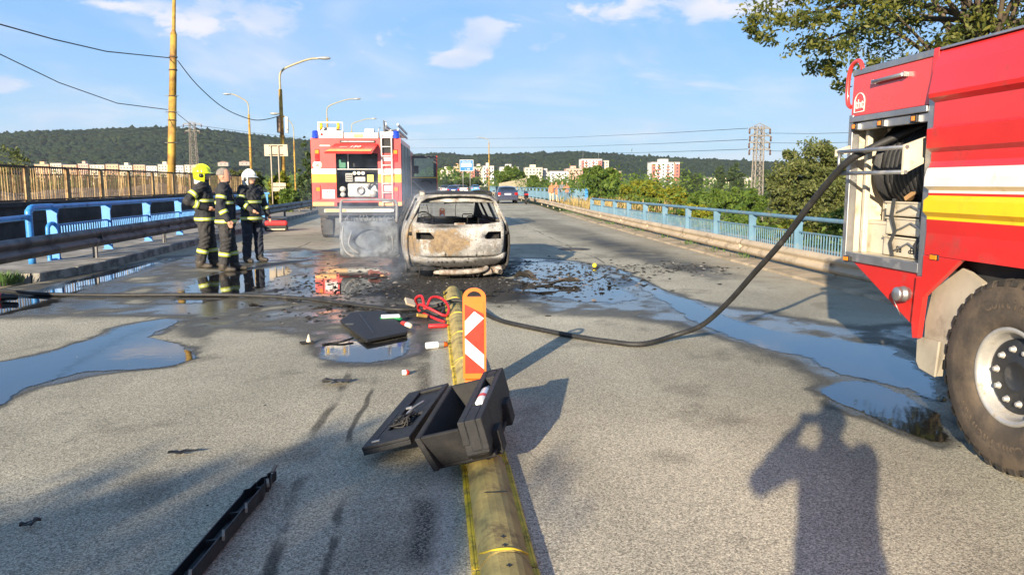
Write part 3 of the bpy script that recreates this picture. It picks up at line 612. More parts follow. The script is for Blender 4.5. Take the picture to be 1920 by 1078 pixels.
PORC = pm('insulator', (.10, .055, .04), .3, var=.2)
def guardrail(name, label, path, zt, h, mat, side, post_z=-.1, step=4.0):
    """corrugated beam along path [(x, y)], bulging towards side (+1: +x)"""
    g = thing(name, label, 'guardrail', (path[0][0], path[0][1], 0))
    L = [0.0]
    for p, q in zip(path[:-1], path[1:]): L.append(L[-1] + math.hypot(q[0] - p[0], q[1] - p[1]))
    def pos(s): return float(np.interp(s, L, [p[0] for p in path])), float(np.interp(s, L, [p[1] for p in path]))
    pr = [(.0, 0), (.035, .03), (.20, .075), (.33, .075), (.46, .012), (.54, .012), (.67, .075), (.80, .075), (.965, .03), (1, 0)]
    s = 0.0
    while s < L[-1] - .01:
        e = min(s + step, L[-1]); b = MB(); P0 = []
        for k in range(3):
            x, y = pos(s + (e - s + .05) * k / 2); P0.append([(x + side * o, y, zt - h * v) for v, o in pr])
        b.grid(P0, 0, True)
        place(b, 'beam', mat, g)
        x, y = pos(s + .15); pb = MB().box(x - side * .10 - .04, x - side * .10 + .04, y - .03, y + .03, post_z, zt - .03); pb.box(x - .06 if side < 0 else x - .09, x + .09 if side < 0 else x + .06, y - .02, y + .02, zt - h * .62, zt - h * .38)
        place(pb, 'post', mat, g)
        for zz in (.28, .72): place(MB().cyl((x + side * .072, y + .05, zt - h * zz), (x + side * .085, y + .05, zt - h * zz), .016, n=8), 'bolt', mat, g)
        s = e
    return g
guardrail('guardrail', 'grey corrugated crash barrier along the left kerb behind the firefighters', [(-6.62, 4), (-6.62, 36), (-6.75, 60), (-6.9, 84)], .735, .36, STEELG, 1)
guardrail('guardrail', 'dusty beige crash barrier curving along the right edge of the road', [(float(xr(y)) + .45, y) for y in (0, 12, 20, 27, 33, 40, 46, 52, 58, 66, 76, 90, 120)], .43, .31, STEELB, -1, -.05)
def railing(name, label, A, B, z0, zt, sp, mat, post=True, mid=.62, first=0.0, r=.047, dens=.115, low=.12):
    """tube handrail on flat posts with an infill of upright bars"""
    A = Vector((*A, 0)); B = Vector((*B, 0)); D = (B - A).normalized(); n = int(round((B - A).length / sp)); N = Vector((-D.y, D.x, 0))
    g = thing(name, label, 'railing', (A.x, A.y, z0))
    for i in range(n):
        p = A + D * sp * i; q = A + D * sp * (i + 1); m = MB()
        place(MB().tube([p + Vector((0, 0, zt - r)), q + Vector((0, 0, zt - r))], r, 12, caps=False), 'handrail', mat, g)
        zm = z0 + (zt - z0) * mid
        place(MB().bar(p + D * .05 + Vector((0, 0, zm)), q - D * .05 + Vector((0, 0, zm)), .04, .03), 'mid_rail', mat, g)
        place(MB().bar(p + D * .05 + Vector((0, 0, z0 + low)), q - D * .05 + Vector((0, 0, z0 + low)), .04, .03), 'low_rail', mat, g)
        k = int((sp - .16) / dens)
        for j in range(k + 1):
            c = p + D * (.08 + (sp - .16) * j / k); m.bar(c + Vector((0, 0, z0 + low)), c + Vector((0, 0, zm)), .022, .012, up=D)
        stuff(place(m, 'bar_infill', mat, g))
    for i in range(n + 1):
        c = A + D * sp * i; b = MB()
        prf = [(-.10, z0), (.08, z0), (.075, zt - .22), (.11, zt - .09), (.13, zt - .075), (-.11, zt - .075), (-.105, zt - .22)]
        M = Matrix(((-N.x, D.x, 0, c.x), (-N.y, D.y, 0, c.y), (0, 0, 1, 0), (0, 0, 0, 1)))
        b.prism(prf, 'y', -.022, .022, 0, M); b.box(-.11, .11, -.07, .07, z0, z0 + .015, 0, M)
        place(b, 'post', mat, g)
    return g
LR = railing('railing', 'bright blue bridge railing with curved end tube beside the left pavement', (-7.33, 15.85), (-7.33, 33.35), .14, 1.21, 2.5, BLUE, first=0)
o = MB().tube(spline([(-7.36, 15.0, .14), (-7.36, 15.0, 1.0), (-7.36, 15.03, 1.10), (-7.36, 15.12, 1.158), (-7.35, 15.3, 1.165), (-7.33, 15.85, 1.163)], 6), .062, 14); place(o, 'end_tube', BLUE, LR)
place(MB().tube(spline([(-7.33, 16.0, .14), (-7.33, 15.62, .14), (-7.33, 15.60, .20), (-7.33, 15.60, .70), (-7.33, 15.64, .80), (-7.33, 15.74, .84), (-7.33, 15.86, .84)], 5), .04, 12), 'end_hoop', BLUE, LR)
place(MB().cyl((-7.36, 14.98, 1.0), (-7.36, 10.0, .93), .05, n=12), 'side_tube', BLUE, LR)
bx = thing('graffiti_panel', 'blue solid end panel with yellow green graffiti behind the third firefighter', 'panel', (-7.45, 34.4, .14))
MB().box(-.35, .38, -.02, .02, 0, 1.02).build('plate', BLUE, bx, bev=.01); MB().box(-.42, .45, -.06, .06, 1.02, 1.10).build('cap', BLUE, bx, bev=.01)
t = NT('graffiti'); t.bsdf(t.mix(t.ramp(t.voro(4, t.map((2, 1, 1.4)), 'Distance'), .28, .36), (.55, .50, .03), (.03, .22, .42)), .5); MB().box(-.30, .33, -.026, -.022, .55, .92).build('scrawl', t.mat, bx)
railing('railing', 'pale blue bridge railing on the right side in front of the willow', (8.1, 9.0), (8.06, 39.0), .02, .90, 2.5, BLUEF, mid=.60)
railing('railing', 'distant pale blue railing beyond the right bend, behind the group of people', (11.3, 61), (9.6, 131), .1, 1.22, 2.5, BLUEF, mid=.7, dens=.16)
e = thing('utility_cabinet', 'bright blue box at the end of the distant railing beside the people', 'cabinet', (11.6, 60.5, 0)); MB().box(-.6, .3, -.04, .04, .15, 1.2).build('plate', BLUEF, e); MB().box(.3, .55, -.06, .06, 0, 1.28).build('end_post', BLUE, e)

# ---- tram bridge on the left: dark parapet, deck, rusty railing
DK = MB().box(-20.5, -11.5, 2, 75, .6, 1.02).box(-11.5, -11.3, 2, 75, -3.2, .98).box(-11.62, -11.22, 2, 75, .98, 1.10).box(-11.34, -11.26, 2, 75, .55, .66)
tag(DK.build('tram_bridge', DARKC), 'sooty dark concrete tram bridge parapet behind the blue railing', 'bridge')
def tramrail(X, label, y0, n):
    g = thing('railing', label, 'railing', (X, y0, 1.10))
    for i in range(n + 1):
        y = y0 + 2.5 * i; place(MB().box(X - .05, X + .05, y - .085, y + .085, 1.10, 2.10), 'post', RUSTY, g, bev=.01)
    for i in range(n):
        y = y0 + 2.5 * i; b = MB()
        for k in range(17): yy = y + .16 + (2.18) * k / 16; b.box(X - .010, X + .010, yy - .013, yy + .013, 1.16, 2.06, 0 if rnd.random() < .35 else 1)
        stuff(place(b, 'bar_infill', [RUSTY, RUSTD], g))
        place(MB().box(X - .04, X + .04, y + .086, y + 2.414, 2.06, 2.115), 'top_rail', RUSTD, g); place(MB().box(X - .03, X + .03, y + .086, y + 2.414, 1.12, 1.16), 'low_rail', RUSTD, g)
    return g
tramrail(-11.42, 'rusty cream railing on the near edge of the tram bridge', 13.3, 15)
tramrail(-20.2, 'rusty railing on the far edge of the tram bridge, seen through the near one', 15.8, 20)
# ballast heap on the tram deck
b = MB(); n1, n2 = 90, 26
hz = lambda x, y: 1.03 + max(0, .55 * math.exp(-((x + 15.2) / 1.8) ** 2) * (.55 + .45 * math.sin(y * .42 + 1) * math.sin(y * .17)) + .10 * rnd.random())
b.grid([[(-18 + 5.8 * j / n2 + rnd.uniform(-.08, .08), 14 + 32 * i / n1, hz(-18 + 5.8 * j / n2, 14 + 32 * i / n1)) for j in range(n2 + 1)] for i in range(n1 + 1)], 0, False)
stuff(b.build('gravel', pm('tan_ballast', (.36, .27, .17), .95, var=.35, vs=6, dirt=(.14, .10, .07), da=.4, ds=3, bump=.5, bs=12)), 'heaps of tan ballast gravel on the tram bridge', 'gravel')

# ---- poles and lamps
def lamp_post(label, base, zjoint, head, r0=.11, armz=None, group='street lamps along the road'):
    x, y, z0 = base; L = thing('street_lamp', label, 'street lamp', base, 0, group); hx, hz = head; z1 = zjoint
    place(MB().tube([(x, y, z0), (x, y, z0 + (z1 - z0) * .55), (x, y, z1)], [r0, r0 * .86, r0 * .72], 12), 'pole', YPOLE, L)
    for zz in (.3, .62, .78): place(MB().cyl((x, y, z0 + (z1 - z0) * zz), (x, y, z0 + (z1 - z0) * zz + .08), r0 * 1.12, n=12), 'band', YPOLE, L)
    d = hx - x; rise = hz - z1
    arm = spline([(x, y, z1 - .1), (x, y, z1 + rise * .42), (x + d * .07, y, z1 + rise * .60), (x + d * .22, y, z1 + rise * .72), (x + d * .6, y, z1 + rise * .91), (x + d * .8, y, z1 + rise * .98), (x + d, y, hz)], 6)
    place(MB().tube(arm, r0 * .42, 10), 'arm', ARMG, L)
    s = 1 if d > 0 else -1
    hd = MB().lathe([(0, -.40), (.05, -.38), (.13, -.2), (.16, .1), (.13, .33), (0, .42)], 14, M=Matrix.Translation((hx + s * .25, y, hz + .02)) @ Matrix.Rotation(math.pi / 2 * s, 4, 'Y') @ Matrix.Diagonal((.55, 1, 1, 1)))
    h = place(hd, 'lamp_head', pm('lamp_head_grey', (.42, .42, .40), .35, .3), L)
    MB().lathe([(0, -.07), (.08, -.05), (.12, 0)], 14, M=Matrix.Translation((hx + s * .30, y, hz - .045)) @ Matrix.Diagonal((2, .9, .5, 1))).build('glass_bowl', pm('lamp_glass', (.7, .7, .68), .15), h)
    return L
a = at(533, 360, 46); h = at(598, 110, 46); lamp_post('tall yellow lamp post with cabinets, arm over the road', (a.x, 46, -.1), at(530, 168, 46).z, (h.x, h.z), .14)
a = at(472, 340, 75); h = at(432, 177, 75); lamp_post('yellow lamp post with arm to the left, over the tram tracks', (a.x, 75, -.5), at(472, 215, 75).z, (h.x, h.z), .13)
a = at(617, 340, 78); h = at(664, 186, 78); lamp_post('lamp post rising behind the left end of the far fire engine', (a.x, 78, -.3), at(617, 222, 78).z, (h.x, h.z), .12)
a = at(662, 340, 105); h = at(697, 223, 105); lamp_post('smaller lamp post rising above the roof of the far fire engine', (a.x, 105, -.3), at(662, 246, 105).z, (h.x, h.z), .12)
a = at(917, 340, 170); h = at(900, 258, 170); lamp_post('thin distant lamp post beside the blue road sign', (a.x, 170, -.3), at(917, 268, 170).z, (h.x, h.z), .14)
a = at(541, 340, 60); h = at(523, 214, 60); lamp_post('slim lamp arm showing beside the grey pole cabinets', (a.x + .5, 60, -.3), at(547, 265, 60).z, (h.x, h.z), .07)
pa = at(521, 220, 46); pb = at(529, 250, 46); cb = thing('pole_cabinet', 'brown box on the left of the tall lamp post', 'cabinet', (pa.x, 45.8, pb.z)); MB().box(0, pb.x - pa.x - .02, -.25, .05, 0, pa.z - pb.z).build('box', pm('brown_box', (.20, .13, .08), .6), cb, bev=.02); MB().box(.02, pb.x - pa.x - .04, -.256, -.25, .06, pa.z - pb.z - .06).build('door', pm('brown_box', (.2, .13, .08)), cb)
pa = at(537, 221, 46); pb = at(543, 250, 46); cb = thing('pole_cabinet', 'white box on the right of the tall lamp post', 'cabinet', (pa.x, 45.8, pb.z)); MB().box(0, pb.x - pa.x, -.25, .05, 0, pa.z - pb.z).build('box', WHITEP, cb, bev=.02); MB().box(.02, pb.x - pa.x - .02, -.256, -.25, .06, pa.z - pb.z - .06).build('door', GREYM, cb)
# leaning catenary mast
M0 = at(321, 366, 39); M1 = at(325.5, 64, 39); M2 = at(327, -60, 39)
mp = thing('tram_mast', 'tall rusty yellow tram mast leaning slightly, standing on the tram bridge', 'mast', (M0.x, 39, 1.02))
def lp_(t_): return M0.lerp(M1, t_)
z = Vector((M0.x, 39, 1.02))
place(MB().tube([z, lp_(.35), lp_(.62)], [.19, .185, .175], 16), 'lower_tube', YPOLE, mp); place(MB().tube([lp_(.60), lp_(.85), M1], [.165, .155, .145], 16), 'upper_tube', YPOLE, mp)
place(MB().tube([lp_(.995), lp_(1.015), lp_(1.02), M2], [.15, .10, .085, .075], 14), 'tip_tube', YPOLE, mp)
for k, tt in enumerate((.33, .52, .62, .86, .47, .78)):
    p = lp_(tt); w = .30 if k in (0, 1, 2) else .2
    place(MB().tube([p - Vector((0, 0, .03)), p + Vector((0, 0, .03))], .19, 14), 'clamp', RUSTD, mp)
    if k < 5: place(MB().cyl(p + Vector((-w, -.1, 0)), p + Vector((w, -.1, 0)), .018, n=6), 'bracket', GREYM, mp)
def wire(label, pts, r=.016, sag=0.0, cat='cable'):
    pts = [Vector(p) for p in pts]
    if sag:
        a, b_ = pts; pts = [a.lerp(b_, k / 14) - Vector((0, 0, sag * 4 * (k / 14) * (1 - k / 14))) for k in range(15)]
    tag(MB().tube(pts, r, 5).build('cable', WIRE), label, cat)
wire('upper overhead cable from the tram mast to the left edge', [at(318, 109, 39), at(200, 97, 33), at(100, 74, 28), at(0, 46, 24), at(-120, 5, 20)], .022)
wire('lower overhead cable from the tram mast to the left edge', [at(314, 206, 39), at(220, 194, 36), at(110, 155, 32), at(0, 102, 28), at(-120, 45, 24)], .018)
wire('sagging cable from the tram mast to the tall lamp post', spline([at(333, 114, 39), at(370, 160, 40), at(420, 203, 42), at(470, 224, 44), at(500, 224, 45), at(529, 216, 46)], 6), .022)
wire('thin cable from the tram mast towards the lattice pylon', [at(333, 214, 39), at(366, 240, 60), at(420, 262, 100)], .015)
# ---- signs
s = thing('road_sign', 'beige back of a large road sign on two posts behind the firefighters', 'road sign', (-8.5, 44, 0))
A_ = at(495, 271, 44); B_ = at(540, 293, 44)
place(MB().prism([(A_.x, B_.z), (B_.x, B_.z), (B_.x - .02, A_.z), (A_.x, A_.z)], 'y', 44, 44.03), 'board', BEIGE, s, bev=.004)
for px in (510, 524): p = at(px, 330, 44); place(MB().cyl((p.x, 43.94, -.3), (p.x, 43.94, A_.z - .05), .032, n=8), 'post', BEIGE, s)
for zz in (A_.z - .08, B_.z + .08): place(MB().box(A_.x + .25, B_.x - .25, 43.96, 44.0, zz - .02, zz + .02), 'clamp', RUSTD, s)
s2 = thing('road_sign', 'small pale plates low on the right sign post above the shrubs', 'road sign', (-8.4, 43.9, 0)); 
for y0, y1 in ((343, 350), (351, 359)): a, b_ = at(512, y0, 43.9), at(536, y1, 43.9); place(MB().box(a.x, b_.x, 43.88, 43.91, b_.z, a.z), 'plate', BEIGE, s2, bev=.003)
# blue direction sign far down the road
A_ = at(862, 300, 110); B_ = at(887.5, 321, 110); SB = pm('sign_blue', (.01, .16, .50), .45, var=.05)
s = thing('road_sign', 'blue direction sign with white panel far down the road', 'road sign', ((A_.x + B_.x) / 2, 110, -.2))
place(MB().box(A_.x, B_.x, 110, 110.05, B_.z, A_.z), 'board', SB, s)
b = MB(); w_ = .05
for q in ((A_.x, B_.x, A_.z - w_, A_.z), (A_.x, B_.x, B_.z, B_.z + w_)): b.box(q[0], q[1], 109.98, 109.996, q[2], q[3])
for q in ((A_.x, A_.x + w_), (B_.x - w_, B_.x)): b.box(q[0], q[1], 109.98, 109.996, B_.z + w_ + .002, A_.z - w_ - .002)
stuff(place(b, 'border', WHITEP, s)); C_ = (A_ + B_) / 2
place(MB().box(A_.x + .22, B_.x - .28, 109.97, 109.996, C_.z - .22, C_.z + .32), 'white_panel', WHITEP, s)
for tx, dx, dz, sz, m in (('Nove Mesto', 0, .55, .26, WHITEP), ('Kosice', -.02, .18, .2, SB), ('centrum', -.02, -.06, .2, SB), ('\u2199 300', .1, -.50, .3, WHITEP)):
    link('lettering', text_mesh(tx, sz), m, s, tuple(Vector((C_.x + dx, 109.965, C_.z + dz)) - s.location), (math.pi / 2, 0, 0))
for dx in (-.5, .5): place(MB().cyl((C_.x + dx, 110.1, -.2), (C_.x + dx, 110.1, A_.z - .1), .05, n=8), 'post', GREYM, s)
# noise barrier beyond the parked car
s = thing('noise_barrier', 'corrugated grey brown noise barrier beyond the dark saloon car', 'fence', (11.5, 122, 0))
GB = pm('barrier_panel', (.33, .28, .20), .7, var=.12)
for k in range(9):
    x0 = 10.3 + .46 * k; place(MB().prism([(x0, .1), (x0 + .40, .1), (x0 + .40, 1.75 + .09 * k), (x0, 1.70 + .09 * k)], 'y', 122 - .25 * k, 122.06 - .25 * k), 'panel', GB, s); place(MB().box(x0 + .40, x0 + .46, 121.95 - .25 * k, 122.02 - .25 * k, .1, 1.75 + .09 * k), 'rib', GB, s)
# ---- lattice pylons
LAT = pm('pylon_steel', (.24, .215, .185), .7, .2, var=.2, dirt=(.22, .18, .14), da=.3)
def pylon(label, base, H, w0, w1, arms, bays):
    P_ = thing('pylon', label, 'pylon', base); x, y, z = base; pw = lambda t_: w0 + (w1 - w0) * t_
    for sx_ in (-1, 1):
        for sy_ in (-1, 1): MB().bar((sx_ * w0, sy_ * w0, 0), (sx_ * w1, sy_ * w1, H), .09, .09).build('corner_leg', LAT, P_)
    for f in range(4):
        b = MB(); c, s_ = round(math.cos(f * math.pi / 2)), round(math.sin(f * math.pi / 2))
        for k in range(bays):
            t0, t1 = k / bays, (k + 1) / bays; a0, a1 = pw(t0), pw(t1)
            L_ = [((-a0, -a0, t0 * H), (a1, -a1, t1 * H)), ((a0, -a0, t0 * H), (-a1, -a1, t1 * H)), ((-a1, -a1, t1 * H), (a1, -a1, t1 * H))]
            for p, q in L_: b.bar((p[0] * c - p[1] * s_, p[0] * s_ + p[1] * c, p[2]), (q[0] * c - q[1] * s_, q[0] * s_ + q[1] * c, q[2]), .035, .035)
        stuff(b.build('bracing', LAT, P_))
    for t_, wl, wr_ in arms:
        a = MB(); a.bar((-wl, 0, t_ * H), (wr_, 0, t_ * H), .12, .12); a.bar((-wl, 0, t_ * H), (0, 0, t_ * H + .5), .06, .06); a.bar((wr_, 0, t_ * H), (0, 0, t_ * H + .5), .06, .06); am = a.build('cross_arm', LAT, P_)
        for xx in (-wl, wr_): MB().cyl((xx, 0, t_ * H - .05), (xx, 0, t_ * H - .55), .09, n=8).build('insulator', PORC, am)
    return P_
R0 = at(1415, 460, 75); pylon('lattice power pylon standing in the bushes on the right', (R0.x, 75, R0.z - 1.5), at(1416, 237, 75).z - R0.z + 1.5, .55, .33, [(.985, 1.0, 1.1), (.93, .95, 1.2), (.88, 1.0, 1.1), (.83, .95, 1.2)], 13)
L0 = at(366, 340, 150); pylon('lattice power pylon on the left, behind the helmeted firefighter', (L0.x, 150, L0.z - 4), at(366, 231, 150).z - L0.z + 4, .75, .45, [(.985, 1.6, 1.6), (.90, 1.3, 1.3)], 10)
for i, (ya, yb, yc) in enumerate(((241, 262, 250), (262, 278, 268), (280, 290, 283))):
    p = at(1402, ya, 75)
    wire('power line from the right pylon towards the town, number %s from the top' % ('one', 'two', 'three')[i], [p, at(1250, ya + (yb - ya) * .32 + 2, 120), at(1050, ya + (yb - ya) * .7 + 3, 190), at(780, yb, 300), at(560, yb + 6, 420)], .028)
    wire('power line from the right pylon over the willow, number %s from the top' % ('one', 'two', 'three')[i], [at(1436, yc, 75), at(1520, yc + (1 if i < 2 else 2), 60), at(1640, yc - 2, 48)], .016)
for i, (ya, yb) in enumerate(((238, 262), (243, 270), (262, 283), (268, 290))):
    wire('thin power line before the dark hill, %s of four' % ('first', 'second', 'third', 'fourth')[i], [at(-250, ya + 34 + 8 * i, 150), at(30, ya + 22 + 5 * i, 150), at(200, ya + 12 + 3 * i, 150), at(366, ya - 3, 150), at(480, (ya + yb) / 2, 220), at(600, yb, 300), at(760, yb + 8, 600)], .035)

# ================================================================ cars
def loft_car(st, ncol_skip=None):
    """st: list of (y, [(x, z), ...] from sill to roof centre); returns grid rows right side -> roof -> left side"""
    rows = []
    for y, h in st:
        rows.append([(x, y, z) for x, z in h] + [(-x, y, z) for x, z in reversed(h[:-1])])
    return rows
# ---- burnt-out estate car
t = NT('burnt_paint'); X, Y, Z = t.sep(t.tc.outputs['Object'])
n1 = t.noise(3.2, 7, .66); n2 = t.noise(9, 6, .7); n3 = t.noise(34, 4, .7)
ash = t.mix(t.ramp(n1, .35, .65), (.19, .185, .175), (.50, .49, .465))
ash = t.mix(t.math('MULTIPLY', t.ramp(n2, .50, .66), .55), ash, (.22, .17, .12))
ash = t.mix(t.math('MULTIPLY', t.ramp(t.noise(42, 4, .7), .57, .65), .85), ash, (.05, .045, .04))
def near(cx, cz, rx, rz): return t.math('SUBTRACT', 1.0, t.math('SQRT', t.math('ADD', t.math('POWER', t.math('DIVIDE', t.math('SUBTRACT', X, cx), rx), 2), t.math('POWER', t.math('DIVIDE', t.math('SUBTRACT', Z, cz), rz), 2))))
rustm = t.math('MAXIMUM', t.math('MULTIPLY', near(-.22, .64, .55, .30), 1.3), t.math('MULTIPLY', near(-.78, .62, .26, .5), .8))
rustm = t.math('MAXIMUM', rustm, t.math('MULTIPLY', near(-.1, .15, .6, .12), .9))
rk = t.ramp(t.math('ADD', rustm, t.math('MULTIPLY', t.math('SUBTRACT', n2, .5), 1.6)), .22, .62)
rc = t.mix(t.ramp(n2, .32, .68), (.11, .064, .03), (.27, .19, .10)); col = t.mix(t.math('MULTIPLY', rk, .85), ash, rc); col = t.mix(t.math('MULTIPLY', t.ramp(n3, .56, .66), .5), col, (.06, .045, .035))
so = t.math('MAXIMUM', t.math('MULTIPLY', near(.92, .62, .22, .60), 1.9), t.math('MULTIPLY', t.ramp(Z, .46, .25), .72))
so = t.math('MAXIMUM', so, t.math('MAXIMUM', t.ramp(Y, .9, 2.2, 0, .95), t.math('MULTIPLY', t.ramp(Z, 1.40, 1.44), .9)))
so = t.math('MAXIMUM', so, t.math('MULTIPLY', near(-.25, .90, .75, .09), .85)); so = t.math('MAXIMUM', so, t.math('MULTIPLY', near(.45, .30, .55, .16), 1.0))
strk = t.math('MULTIPLY', t.ramp(t.noise(7, 4, .6, vec=t.map((1.6, 1.6, .16))), .52, .72), .62); so = t.math('MAXIMUM', so, strk)
sk = t.ramp(t.math('ADD', so, t.math('MULTIPLY', t.math('SUBTRACT', n1, .5), 1.3)), .30, .70)
col = t.mix(t.math('MULTIPLY', sk, .94), col, t.mix(n2, (.008, .008, .009), (.05, .045, .04)))
t.bsdf(col, .82, 0, t.bump(t.math('ADD', n2, t.math('MULTIPLY', n3, .5)), .5, .012), .25)
BURNT = t.mat
CHAR = pm('charred', (.012, .012, .012), .88, var=.4, vs=8, dirt=(.05, .042, .036), da=.35, ds=12, bump=.7, bs=45)
ASHM = pm('ash_grey_metal', (.20, .195, .185), .75, .1, var=.35, vs=5, dirt=(.17, .09, .04), da=.35, ds=9, bump=.4, bs=40)
RUSTM = pm('heat_rust', (.36, .33, .285), .85, .05, var=.35, vs=7, dirt=(.14, .075, .035), da=.5, ds=9, bump=.4, bs=40)
BC = thing('burnt_car', 'burnt-out white estate car with open rear door, smoking in the middle of the road', 'car', (.43, 12.93, 0), R(4.5))
def half(y, roof, belt, wd, sill=.15):
    return [(wd * .90, sill), (wd * .965, sill + .12), (wd, .55), (wd * .995, .72), (wd * .955, belt - .06), (wd * .92, belt), (wd * .72, roof - .10), (wd * .62, roof - .045), (wd * .34, roof - .008), (0, roof)]
def arch(y, base=.15):
    z = base
    for yc in (.98, 3.72):
        d = abs(y - yc)
        if d < .37: z = max(z, .20 + math.sqrt(.37 ** 2 - d * d) + .0)
    return z
ST = []
for y in (.16, .30, .48, .60, .70, .84, .98, 1.12, 1.26, 1.36, 1.50, 1.62, 1.75, 2.05, 2.40, 2.50, 2.9, 3.12, 3.24):
    wd = .885 - .03 * max(0, (.5 - y)) / .34; roof = 1.445 - .035 * ((y - 1.6) / 1.6) ** 2 - .02 * max(0, (.5 - y)) / .34
    h = half(y, roof, .955, wd); a = arch(y)
    if a > .16: h[0] = (wd * .93, a); h[1] = (wd * .97, max(a + .02, .36)); h[2] = (wd, max(.55, a + .04)); h[3] = (wd * .995, max(.72, a + .06))
    ST.append((y, h))
rows = loft_car(ST); ncol = len(rows[0])
def skipwin(i, j):
    y = (ST[i][0] + ST[i + 1][0]) / 2; c = min(j, ncol - 2 - j)
    if c == 5 and ((.48 < y < 1.36) or (1.50 < y < 2.40) or (2.50 < y < 3.12)): return True
    if j >= ncol - 6 and j <= ncol - 1 and c <= 5 and 1.36 < y < 2.42: return True    # the open left rear door
    return False
b = MB(); b.grid(rows, 0, True, skipwin)
# bonnet and front wings
STF = []
for y, zr in ((3.24, 1.36), (3.55, 1.06), (3.80, .88), (4.2, .82), (4.55, .72), (4.68, .52)):
    wd = .88 - .10 * max(0, y - 4.2); a = arch(y); hb = max(zr - .02, .62) if y > 3.7 else (.955 if y < 3.5 else .90)
    h = [(wd * .9, max(.15, a)), (wd * .97, max(.28, a + .02)), (wd, max(.55, a + .04)), (wd * .99, max(.66 if y > 4.4 else .72, a + .06)), (wd * .95, hb - .05), (wd * .92, hb), (wd * .80, max(hb, zr - .08)), (wd * .62, zr - .03), (wd * .34, zr), (0, zr)]
    STF.append((y, h))
rf = loft_car(STF); b.grid(rf, 0, True, lambda i, j: i == 0 and min(j, ncol - 2 - j) >= 6 or (i == 1 and min(j, ncol - 2 - j) >= 6))
o = b.build('body_shell', BURNT, BC); sdm = o.modifiers.new('thick', 'SOLIDIFY'); sdm.thickness = .035; sdm.offset = -1
# tailgate: rows (z, y, half width), columns as fractions
rowsT = [(.405, .02, .69), (.445, .0, .72), (.56, -.012, .745), (.685, -.005, .76), (.80, .0, .765), (.825, .012, .765), (.925, .04, .76), (.95, .05, .755), (1.275, .27, .665), (1.315, .31, .65), (1.405, .40, .60)]
cols = [-1, -.975, -.93, -.64, -.55, -.40, -.2, 0, .2, .40, .55, .64, .93, .975, 1]
P_ = []
for k, (z, y, hw) in enumerate(rowsT):
    r_ = []
    for c in cols:
        yy = y + .045 * c * c + (.07 * abs(c) ** 8); zz = z - (.035 * (1 - c * c) if k in (6, 7) else 0) + (.03 * (1 - c * c) if k >= 9 else (.012 * (1 - c * c) if k == 8 else 0))
        if k == 3 and abs(c) == .55: zz += .012
        if k == 4 and abs(c) == .55: zz -= .075
        jt = 0 if abs(c) > .96 else 1; r_.append((c * hw + rnd.uniform(-.006, .006) * jt, yy + rnd.uniform(-.014, .014) * jt, zz + rnd.uniform(-.006, .006) * jt))
    P_.append(r_)
def skT(i, j):
    if i == 7 and 2 <= j <= 11: return True                     # rear window
    if i == 3 and j in (2, 3, 10, 11): return True              # tail-lamp holes
    return False
b = MB(); b.grid(P_, 0, True, skT); o = b.build('tailgate', BURNT, BC); sdm = o.modifiers.new('thick', 'SOLIDIFY'); sdm.thickness = .03; sdm.offset = 1
tgate = o
MB().tube([(c * .74, -.006 + .045 * c * c + .07 * abs(c) ** 8, .812) for c in [k / 12 for k in range(-12, 13)]], .006, 5).build('crease', CHAR, tgate)
for xx in (-.12, .17, -.30, .38, .44): MB().lathe([(.022 if abs(xx) < .2 else .012, 0), (.0, .004)], 10, M=Matrix.Translation((xx, -.004, .705)) @ Matrix.Rotation(math.pi / 2, 4, 'X')).build('bolt_hole', CHAR, tgate)
MB().box(-.08, .10, .02, .05, .92, .955).build('wiper_motor', RUSTM, tgate)
# rear corners, bumper carrier, crash beam
b = MB()
for s in (-1, 1):
    Pc = []
    for z, y0, x0, x1 in ((.20, .07, .60, .78), (.28, .03, .65, .845), (.42, .01, .70, .868), (.56, .0, .735, .872), (.72, .02, .765, .875), (.86, .04, .775, .86), (.955, .06, .765, .83), (1.10, .16, .72, .76), (1.28, .30, .655, .665), (1.38, .38, .60, .60)):
        Pc.append([(s * (x0 + (x1 - x0) * f), y0 + .045 + .07 * (1 if f > 0 else .9) + (.22 * f * f), z) for f in (0, .35, .7, 1)])
    b.grid(Pc, 0, True)
o = b.build('rear_corner', BURNT, BC); o.modifiers.new('thick', 'SOLIDIFY').thickness = .02; stuff(o)
for s in (-1, 1): MB().lathe([(.0, .0), (.038, .002), (.042, -.01)], 14, M=Matrix.Translation((s * .80, .115, .78)) @ Matrix.Rotation(math.pi / 2, 4, 'X') @ Matrix.Diagonal((1.1, .8, 1, 1))).build('lamp_socket', CHAR, BC)
b = MB(); zz = [.205, .25, .31, .36, .402]; yy = [.09, .02, .0, .015, .05]
b.grid([[(c * (.74 + .025 * k), yy[k] + .10 * abs(c) ** 4 + rnd.uniform(-.016, .016), zz[k] + .05 * abs(c) ** 3 - .018 * (1 - c * c) + rnd.uniform(-.012, .012) * (1.8 if k == 0 else 1)) for c in [q / 10 for q in range(-10, 11)]] for k in range(5)], 0, True)
bp = b.build('bumper_carrier', BURNT, BC); bp.modifiers.new('thick', 'SOLIDIFY').thickness = .02
for xx in (-.52, -.44, -.36, -.30, -.22, -.10, .12, .26, .38, .5): MB().lathe([(.016, 0), (0, .004)], 8, M=Matrix.Translation((xx, -.006 + .1 * (abs(xx) / .75) ** 4, .305)) @ Matrix.Rotation(math.pi / 2, 4, 'X')).build('bolt_hole', CHAR, bp)
MB().tube(spline([(-.40, .05, .125), (-.36, .01, .135), (-.1, 0, .13), (.2, .0, .14), (.40, .02, .165), (.46, .07, .19)], 5), [.045] * 6 + [.062] * 14 + [.055] * 6, 12, flat=.75).build('crash_beam', RUSTM, BC)
